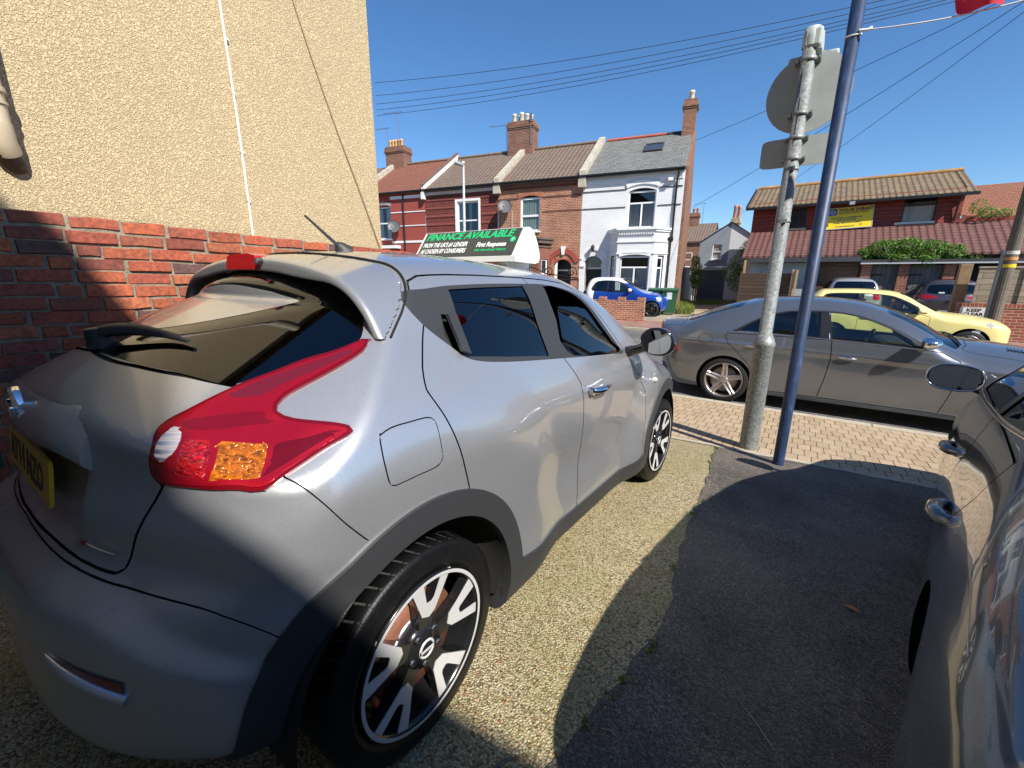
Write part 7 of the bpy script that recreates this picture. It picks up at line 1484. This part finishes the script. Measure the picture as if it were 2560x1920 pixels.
    if P.get('inside'):
        sm = P['inside']; b0, yf = P.get('belt', .95), P['seaty']
        for x in (-.36, .36):
            st = MB(); st.box(x-.24, x+.24, yf, yf+.5, .35, .52, bev=.05); st.box(x-.23, x+.23, yf-.12, yf+.04, .45, b0+.12, bev=.05); st.box(x-.12, x+.12, yf-.12, yf-.03, b0+.14, b0+.32, bev=.03); st.build('front_seat', sm, car)
        st = MB(); st.box(-.6, .6, yf-.95, yf-.45, .35, .5, bev=.05); st.box(-.6, .6, yf-1.08, yf-.93, .45, b0+.05, bev=.05); st.build('rear_seat', sm, car)
        d = MB(); d.box(-.66, .66, yf+.72, yf+1.05, .55, b0+.02, bev=.08); d.build('dashboard', plain('dash plastic', (.025, .025, .027), .7), car)
        ww = MB(); ww.tube([(.36 + .18*math.cos(a), yf+.58+.06*math.sin(a), b0+.0+.17*math.sin(a)) for a in [2*math.pi*i/28 for i in range(29)]], .015, 7); ww.tube([(.19, yf+.58, b0), (.53, yf+.58, b0)], .02, 6); ww.build('steering_wheel', plain('dash plastic', (.025, .025, .027), .7), car)
    fm = MB(); fm.box(-hw*.48, hw*.48, P['y0']+.25, P['y1']-.25, P.get('bot', .2)+.02, P.get('bot', .2)+.05); fm.build('floor', gap, car)
    return car

def build_cars():
    out = []
    clear = glass('window glass', (.80, .88, .85), .12); dark = glass('privacy glass', (.5, .55, .6), .90); green = glass('greenish glass', (.72, .84, .74), .15)
    chrome = plain('chrome', (.75, .76, .78), .08, 1.)
    # long grey saloon at the kerb, nose to the right
    P = dict(res=.028, wb=3.12, hw=.925, h=1.6, y0=-1.2, y1=4.15, R=.335, rb=.258, hz=.325, arch=.385, bot=.17, style='star', curve=(.30, .45), crown=.085, cw=.6, rt=.12,
        roof=[(-1.35,1.05),(-1.17,1.150),(-1.0,1.172),(-.76,1.20),(-.36,1.355),(.0,1.475),(.42,1.562),(.95,1.582),(1.4,1.556),(1.8,1.462),(2.16,1.30),(2.39,1.16),(2.55,1.105),(2.85,1.075),(3.2,1.03),(3.7,.92),(4.05,.76),(4.2,.6)],
        side=[(.1,.82),(.2,.865),(.3,.89),(.5,.905),(.75,.915),(.88,.918),(.94,.905),(1.0,.888),(1.07,.862),(1.2,.795),(1.35,.70),(1.45,.615),(1.6,.48)],
        plan=[(-1.3,-.16),(-.9,-.07),(-.4,-.015),(.2,0),(2.4,0),(3.2,-.01),(3.7,-.06),(4.2,-.2)], haunch=(.012, .02),
        rear=[(.1,-.98),(.25,-1.05),(.5,-1.12),(.65,-1.13),(.72,-1.12),(.9,-1.155),(1.05,-1.185),(1.15,-1.20),(1.3,-1.1)], front=[(.1,3.85),(.4,4.02),(.6,4.05),(.8,3.95),(1.0,3.7),(1.2,3.2)],
        crease=(.905, -.03, .012), paint=paint('grey metallic', (.155, .172, .198), .6, .2, 1., .05), glass=green,
        dlo=[(.03,1.085),(.2,1.185),(.37,1.285),(.52,1.345),(.68,1.385),(.87,1.403),(1.07,1.405),(1.25,1.398),(1.445,1.368),(1.62,1.315),(1.81,1.235),(2.0,1.13),(2.12,1.055),(2.15,1.015),(2.05,1.018),(1.6,1.04),(1.21,1.056),(.6,1.078),(.2,1.085)],
        panes=[[(.12,1.098),(.37,1.27),(.42,1.09)],[(.46,1.09),(.415,1.285),(.55,1.335),(.70,1.372),(.88,1.388),(1.06,1.390),(1.10,1.07)],[(1.22,1.066),(1.17,1.385),(1.30,1.378),(1.445,1.352),(1.62,1.298),(1.81,1.216),(2.0,1.11),(2.06,1.03),(1.6,1.05)]],
        pglass=[dark, glass('dim glass', (.5, .55, .55), .75), glass('greenish clear glass', (.85, .95, .82), .05)],
        ws=[(0,1.80),(.45,1.78),(.56,1.83),(.66,2.2),(.70,2.44),(.4,2.52),(0,2.55)], rw=[(0,-.72),(.45,-.66),(.58,-.60),(.60,-.3),(.565,-.02),(.5,.10),(0,.14)],
        tail=[(-.115,1.02),(-.02,.95),(.13,.74),(.06,.715),(-.05,.715),(-.16,.8),(-.3,.9),(-.35,1.0)],
        doors=[[(-.03,1.045),(-.05,1.0),(0,.90),(.12,.80),(.30,.62),(.42,.40),(.5,.255),(1.17,.255),(1.215,.5),(1.245,.80),(1.225,1.045)],[(1.227,1.045),(1.247,.80),(1.217,.5),(1.172,.255),(2.38,.245),(2.44,.5),(2.49,.80),(2.46,.90),(2.30,.985),(2.10,1.01)]],
        flap=(-.315, .937, .098, .075), bonnet=[(0,2.60),(.5,2.56),(.66,2.52),(.70,3.0),(.62,3.8),(0,4.0)], boot=[(.0,-1.19),(.60,-1.05),(.66,-.74),(.50,-.70),(0,-.77)],
        mirror=(1.0, 2.13, 1.10, .13, .105, .07), mirm=chrome, handles=[(.915,.32,.885),(.915,1.42,.832)], handm=chrome, inside=plain('pale leather', (.30, .29, .26), .6), seaty=1.05, belt=1.0,
        rimm=[plain('brown grey alloy', (.42, .385, .36), .38, .85), plain('machined alloy', (.62, .62, .61), .32, 1.)])
    c = build_car('parked_car', 'long grey coupe saloon at the kerb, nose pointing right', (-.86, 7.86, -.397), (0, 0, -math.pi/2), P, 'cars in the street')
    # bright window line, bonnet vents, wipers, badge
    m = MB(); line = [(-.03,1.07),(.1,1.125),(.25,1.225),(.42,1.318),(.60,1.376),(.85,1.412),(1.07,1.416),(1.27,1.406),(1.46,1.376),(1.64,1.322),(1.83,1.24),(2.02,1.135),(2.14,1.05)]
    F = car_fn(P)
    def onside(y, z, o=.003):
        lo, hi = .2, 1.1
        for _ in range(40):
            mid = (lo+hi)/2
            if F(np.array(mid), np.array(y), np.array(z)) < 0: lo = mid
            else: hi = mid
        return (lo+o, y, z)
    for ln in (line, [(-.03,1.07),(.3,1.073),(.9,1.062),(1.5,1.037),(2.14,1.008)]):
        m = MB(); m.tube([onside(*q) for q in smooth_poly(ln, 3, False)], .0055, 6); m.build('chrome_strip', chrome, c)
    m = MB(); m.tube([onside(1.155, 1.39), onside(1.195, 1.06)], .009, 6); m.build('chrome_strip', chrome, c)
    def onbon(x, y, o=.004):
        lo, hi = .5, 1.6
        for _ in range(40):
            mid = (lo+hi)/2
            if F(np.array(x), np.array(y), np.array(mid)) < 0: lo = mid
            else: hi = mid
        return Vector((x, y, lo+o))
    for k in range(5):
        m = MB(); m.tube([onbon(.34, 2.95 + .03*k, 0), onbon(.46, 2.93 + .03*k, .004)], .012, 6); m.build('bonnet_vent', plain('gloss black trim', (.012, .012, .013), .12, coat=1.), c)
    for a, b in (((.55, 2.50), (-.02, 2.44)), ((-.05, 2.52), (-.5, 2.40))):
        m = MB(); m.tube([onbon(a[0]+(b[0]-a[0])*t, a[1]+(b[1]-a[1])*t, .018) for t in (0, .25, .5, .75, 1)], .011, 6); m.build('wiper', plain('black cladding plastic', (.030, .031, .033), .55), c)
    out.append(c)
    # dark grey hatchback close on the right
    P = dict(res=.022, wb=2.82, hw=.905, h=1.49, y0=-1.3, y1=3.75, R=.315, rb=.222, hz=.31, arch=.372, bot=.19, style='multi', crown=.07, cw=.6, curve=(.3, .4),
        roof=[(-1.1,.80),(-.7,.95),(-.25,1.10),(.2,1.23),(.65,1.33),(1.1,1.39),(1.7,1.35),(2.08,1.25),(2.43,1.12),(2.63,1.03),(2.8,.99),(3.2,.93),(3.5,.84),(3.8,.7)],
        side=[(.1,.82),(.2,.885),(.3,.906),(.45,.916),(.6,.914),(.70,.908),(.745,.902),(.79,.890),(.86,.872),(.93,.853),(1.0,.828),(1.1,.775),(1.2,.725),(1.35,.63),(1.45,.55)],
        plan=[(-1.1,-.10),(-.7,-.03),(-.2,0),(2.1,-.0),(2.7,-.02),(3.2,-.08),(3.8,-.25)], haunch=(.012, .02),
        rear=[(.1,-.9),(.4,-1.02),(.7,-1.05),(.9,-1.02),(1.05,-1.0),(1.3,-.95),(1.5,-.9)], front=[(.1,3.5),(.5,3.65),(.7,3.63),(.85,3.5),(1.0,3.2)],
        paint=paint('dark slate metallic', (.085, .10, .115), .35, .2, 1., .05), glass=clear,
        dlo=[(.30,1.09),(.45,1.22),(.75,1.29),(1.1,1.31),(1.53,1.29),(1.83,1.22),(2.08,1.11),(2.25,.985),(2.23,.955),(1.73,.965),(1.13,.99),(.53,1.04)],
        panes=[[(.42,1.09),(.52,1.2),(.78,1.26),(1.06,1.28),(1.06,1.0)],[(1.16,.995),(1.16,1.29),(1.5,1.27),(1.8,1.2),(2.05,1.08),(2.17,.98)]], pglass=[dark, clear],
        ws=[(0,1.78),(.45,1.74),(.57,1.8),(.68,2.3),(.6,2.5),(0,2.6)], rw=[(0,1.02),(.60,1.02),(.55,1.30),(0,1.34)], rwxz=True, rwy=-.6,
        tail=[(.06,.95),(.08,.82),(-.05,.78),(-.2,.80),(-.2,.95),(-.05,1.0)],
        doors=[[(0.27,1.0),(0.31,.86),(0.43,.74),(0.61,.60),(0.71,.42),(0.75,.27),(1.07,.27),(1.12,.6),(1.115,.99),(0.73,1.0)],[(1.125,.99),(1.13,.6),(1.08,.27),(2.13,.27),(2.19,.6),(2.19,.94),(1.73,.955)]],
        sill=.25, mirror=(.965, 2.41, 1.0, .10, .135, .085), mirm=plain('gloss black trim', (.012, .012, .013), .12, coat=1.), handles=[], inside=plain('dark seat fabric', (.02, .02, .023), .9), seaty=1.1, belt=.95)
    yw = rad(12.5); c = build_car('parked_car', 'dark slate hatchback close beside the camera with door mirror at its window', (1.258, 1.105, -.023), (rad(-3.33), 0, -yw), P, 'cars on the forecourt')
    F2 = car_fn(P)
    for hy, hz in ((.57, .715), (1.68, .705)):
        x0 = .885; hb = MB(); cup = MB()
        hb.tube([(-(x0), hy-.115, hz+.004), (-(x0+.038), hy-.09, hz+.006), (-(x0+.055), hy-.03, hz+.004), (-(x0+.055), hy+.05, hz), (-(x0+.038), hy+.10, hz-.003), (-x0, hy+.125, hz-.004)], [.016, .023, .025, .024, .021, .014], 14)
        hb.build('door_handle', [paint('dark slate metallic', (.085, .10, .115), .35, .2, 1., .05)], c)
    m = MB(); pts = [(.28,1.06),(.73,1.02),(1.13,.995),(1.73,.968),(2.23,.958)]
    def side2(y, z, o=.004):
        lo, hi = .3, 1.1
        for _ in range(40):
            mid = (lo+hi)/2
            if F2(np.array(mid), np.array(y), np.array(z)) < 0: lo = mid
            else: hi = mid
        return (-(lo+o), y, z)
    m.tube([side2(*q) for q in smooth_poly(pts, 4, False)], .011, 8); m.build('window_strip', plain('gloss black trim', (.012, .012, .013), .12, coat=1.), c)
    m = MB(); ex = ellp(.965, 1.0, .128, .080, 32); m.tube([(-x_, 2.372, z_) for x_, z_ in ex + ex[:1]], .006, 6, caps=False); m.build('mirror_rim', chrome, c)
    out.append(c)
    # pale yellow hatchback across the road
    yl = plain('primrose paint', (.80, .68, .26), .4, 0, .8, noise=.05, nscale=3); dk = glass('dim glass', (.5, .55, .55), .55)
    P = dict(wb=2.45, hw=.83, h=1.46, y0=-.75, y1=3.25, R=.30, rb=.2, bot=.2, arch=.36, crown=.05, curve=(.12, .25), rt=.1,
        roof=[(-.75,1.30),(-.5,1.40),(-.2,1.445),(.4,1.46),(1.0,1.43),(1.3,1.36),(1.6,1.19),(1.9,1.02),(2.05,.965),(2.4,.925),(2.8,.86),(3.1,.78),(3.3,.6)],
        side=[(.1,.76),(.3,.80),(.6,.825),(.8,.82),(.9,.80),(1.0,.76),(1.2,.69),(1.35,.62),(1.45,.56)], plan=[(-.8,-.07),(-.3,-.01),(.2,0),(1.9,0),(2.6,-.02),(3.2,-.14)],
        rear=[(.1,-.6),(.5,-.7),(.8,-.68),(.95,-.65),(1.2,-.55),(1.4,-.40)], front=[(.1,3.05),(.4,3.2),(.6,3.2),(.8,3.05),(.95,2.7)], paint=yl, glass=dk,
        dlo=[(-.35,1.05),(-.25,1.28),(-.1,1.345),(.4,1.36),(.9,1.335),(1.15,1.28),(1.45,1.13),(1.68,.96),(1.6,.925),(.8,.945),(0,.97),(-.3,.99)],
        panes=[[(-.28,1.0),(-.18,1.29),(-.05,1.325),(.46,1.335),(.46,.97)],[(.54,.965),(.54,1.335),(.9,1.312),(1.12,1.262),(1.42,1.115),(1.6,.96)]], pglass=[dk, glass('greenish clear glass', (.85, .95, .82), .05)],
        ws=[(0,1.26),(.45,1.22),(.54,1.28),(.66,1.85),(0,2.0)], tail=[(.2,.9),(.2,.7),(0,.7),(-.1,.9)], doors=[[(.48,.93),(.48,.3),(1.6,.3),(1.76,.6),(1.76,.86),(1.6,.92)]],
        mirror=(.90, 1.55, 1.0, .1, .10, .07), handles=[(.815,.62,.80)], handm=plain('black cladding plastic', (.03, .031, .033), .55), inside=plain('dark seat fabric', (.02, .02, .023), .9), seaty=.55, belt=.92, style='plain')
    c = build_car('parked_car', 'pale yellow hatchback parked across the road, behind the grey saloon', (.62, 14.05, -.245), (0, 0, -math.pi/2), P, 'cars in the street')
    m = MB(); m.prism([(.805, y, z) for y, z in ellp(2.05, .70, .06, .022, 16, 1)], (.012, 0, 0)); m.build('side_repeater', plain('smoked repeater', (.10, .08, .05), .2), c)
    for (yy, zz, s_) in ((2.72, .72, .10), (2.55, .57, .11)):
        m = MB(); n = 11; m.prism([(.80, yy + s_*(1 if i % 2 else .55)*math.cos(2*math.pi*i/n*1.0)*.8, zz + s_*(1 if i % 2 else .5)*math.sin(2*math.pi*i/n)) for i in range(n)], (.008, 0, 0)); m.build('scuff_patch', plain('flaked white', (.75, .73, .70), .7), c)
    m = MB(); m.obox((.02, .50, 1.05), (.32, 0, 0), (0, .02, .05), (0, .10, .10)); m.build('papers', plain('paper', (.75, .78, .76), .6), c)
    out.append(c)
    # white and blue city car in the front garden
    wh = plain('white car paint', (.78, .79, .80), .3, 0, .8); bl = paint('royal blue paint', (.01, .07, .42), .45, .3, 1., .04)
    P = dict(wb=2.30, hw=.80, h=1.55, y0=-.55, y1=2.95, R=.29, rb=.2, arch=.35, bot=.2, crown=.06, curve=(.15, .3), rt=.12,
        roof=[(-.6,1.30),(-.3,1.46),(.2,1.54),(.7,1.54),(1.1,1.46),(1.5,1.25),(1.8,1.07),(2.0,1.0),(2.4,.93),(2.7,.84),(2.95,.65)],
        side=[(.1,.74),(.3,.79),(.6,.81),(.85,.80),(1.0,.765),(1.2,.70),(1.4,.62),(1.55,.5)], plan=[(-.6,-.06),(-.1,0),(1.8,0),(2.4,-.03),(2.95,-.16)],
        rear=[(.1,-.4),(.5,-.5),(.9,-.48),(1.2,-.40),(1.5,-.25)], front=[(.1,2.75),(.4,2.88),(.7,2.86),(.85,2.7),(1.0,2.4)], paint=bl, glass=dk, haunch=(.02, .03),
        roofcol=wh, roofzone=lambda x, y, z: -np.maximum(np.maximum(.5 - y, z*0 - 9)*0 + (z - 1.30), np.maximum(-(y - .02) - (1.30-z)*.10, -9)),
        dlo=[(-.12,1.0),(-.02,1.28),(.15,1.38),(.55,1.405),(.95,1.37),(1.25,1.24),(1.55,1.03),(1.62,.955),(1.2,.94),(.4,.95)],
        panes=[[(-.02,1.0),(.06,1.27),(.18,1.355),(.5,1.38),(.5,.975)],[(.57,.975),(.57,1.38),(.92,1.345),(1.22,1.21),(1.5,1.0)]], pglass=[dk, clear],
        ws=[(0,1.12),(.42,1.08),(.52,1.14),(.62,1.72),(0,1.86)], doors=[[(.53,.93),(.53,.35),(1.45,.35),(1.60,.6),(1.6,.9)]], head=[(.22,.80),(.42,.76),(.42,.62),(.26,.62)],
        mirror=(.88, 1.42, 1.03, .1, .10, .07), mirm=wh, inside=plain('dark seat fabric', (.02, .02, .023), .9), seaty=.55, belt=.92, style='plain', rimm=[plain('gloss black alloy', (.012, .012, .013), .18), plain('machined alloy', (.62, .62, .61), .32, 1.)])
    c = build_car('parked_car', 'small blue and white city car behind the low crenellated brick wall', CITYLOC, (0, 0, rad(-79)), P, 'cars in the street'); out.append(c)
    # silver hatchback and purple grey suv in the yard, tails towards the street
    sv = paint('pale silver', (.50, .50, .50), .6, .35, 1., .04)
    P = dict(wb=2.55, hw=.87, h=1.52, y0=-.85, y1=3.2, R=.31, rb=.2, bot=.2, crown=.06, curve=(.22, .3), rt=.12,
        roof=[(-.8,1.3),(-.55,1.42),(-.2,1.49),(.4,1.52),(1.0,1.48),(1.4,1.34),(1.9,1.06),(2.2,.99),(2.8,.88),(3.2,.7)], side=[(.1,.8),(.3,.85),(.7,.87),(.95,.84),(1.05,.79),(1.25,.69),(1.4,.61),(1.5,.54)],
        plan=[(-.85,-.10),(-.4,-.02),(.2,0),(1.9,0),(3.2,-.2)], rear=[(.1,-.7),(.5,-.8),(.85,-.8),(.98,-.76),(1.2,-.66),(1.42,-.52)], front=[(.1,3.0),(.5,3.15),(.8,3.1),(1.0,2.8)], paint=sv, glass=dk, rglass=dk,
        rw=[(0,1.015),(.50,1.02),(.60,1.08),(.60,1.20),(.54,1.33),(.45,1.365),(0,1.37)], rwxz=True, rwy=-.3,
        dlo=[(-.42,1.05),(-.3,1.25),(-.05,1.36),(.5,1.40),(.95,1.37),(1.3,1.22),(1.6,1.0),(1.2,.96),(.2,.98)], panes=[[(-.34,1.06),(-.24,1.23),(0,1.335),(.42,1.375),(.42,1.0)],[(.5,1.0),(.5,1.375),(.95,1.34),(1.25,1.2),(1.5,1.01)]],
        tail=[(.05,.98),(.1,.75),(-.1,.75),(-.1,.98)], inside=plain('dark seat fabric', (.02, .02, .023), .9), seaty=.5, style='plain')
    c = build_car('parked_car', 'pale silver hatchback seen from behind in front of the grey garage doors', (1.34, 20.3, .0), (0, 0, rad(4)), P, 'cars in the yard'); out.append(c)
    m = MB(); m.obox((-.32, -.79, 1.055), (.075, -.012, 0), (0, .002, 0), (0, .006, .022)); m.build('rear_sticker', plain('paper', (.75, .78, .76), .6), c)
    m = MB(); m.tube([(0, -.80, 1.03), (.05, -.795, 1.055), (.30, -.765, 1.06)], .014, 6); m.build('rear_wiper', plain('black cladding plastic', (.03, .031, .033), .55), c)
    m = MB(); m.tube([(.0, -.30, 1.475), (-.02, -.38, 1.56)], .008, 5); m.build('aerial', plain('emblem red', (.35, .02, .02), .3), c)
    P = dict(P); P.update(hw=.90, h=1.58, paint=paint('plum grey metallic', (.13, .11, .125), .7, .32, 1., .05), y0=-.85,
        roof=[(-.8,1.36),(-.55,1.47),(-.2,1.55),(.4,1.58),(1.0,1.54),(1.4,1.40),(1.9,1.12),(2.2,1.05),(2.8,.94),(3.2,.75)], side=[(.1,.8),(.3,.88),(.7,.9),(.95,.88),(1.05,.83),(1.25,.73),(1.45,.62),(1.56,.54)],
        rw=[(0,1.08),(.50,1.09),(.62,1.16),(.60,1.28),(.52,1.38),(0,1.40)], tail=[(.18,1.06),(.14,.92),(.0,.90),(-.16,.93),(-.30,.98),(-.16,1.03),(0,1.06)], R=.34)
    c = build_car('parked_car', 'plum grey crossover with slim red lamps beside the tall timber post', (4.02, 20.6, -.10), (0, 0, rad(-4)), P, 'cars in the yard'); out.append(c)
    m = MB(); m.lathe([(-.87, 0), (-.875, .05), (-.86, .06)], 20, 'y', (.06, .02, .98)); m.build('badge', chrome, c)
    m = MB(); m.tube([(.05, -.80, 1.10), (.10, -.79, 1.125), (.42, -.745, 1.13)], .014, 6); m.build('rear_wiper', plain('black cladding plastic', (.03, .031, .033), .55), c)
    m = MB(); m.box(-.62, .62, -.86, -.82, .50, .56, bev=.01); m.build('bumper_strip', sv, c)
    m = MB(); m.obox((-.28, -.82, 1.13), (.07, -.012, 0), (0, .002, 0), (0, .006, .02)); m.build('rear_sticker', plain('paper', (.75, .78, .76), .6), c)
    return out
CITYLOC = (-7.42, 17.45, -.07)
build_ground(); build_terrace(); build_near(); build_far(); build_cars(); build_crossover()
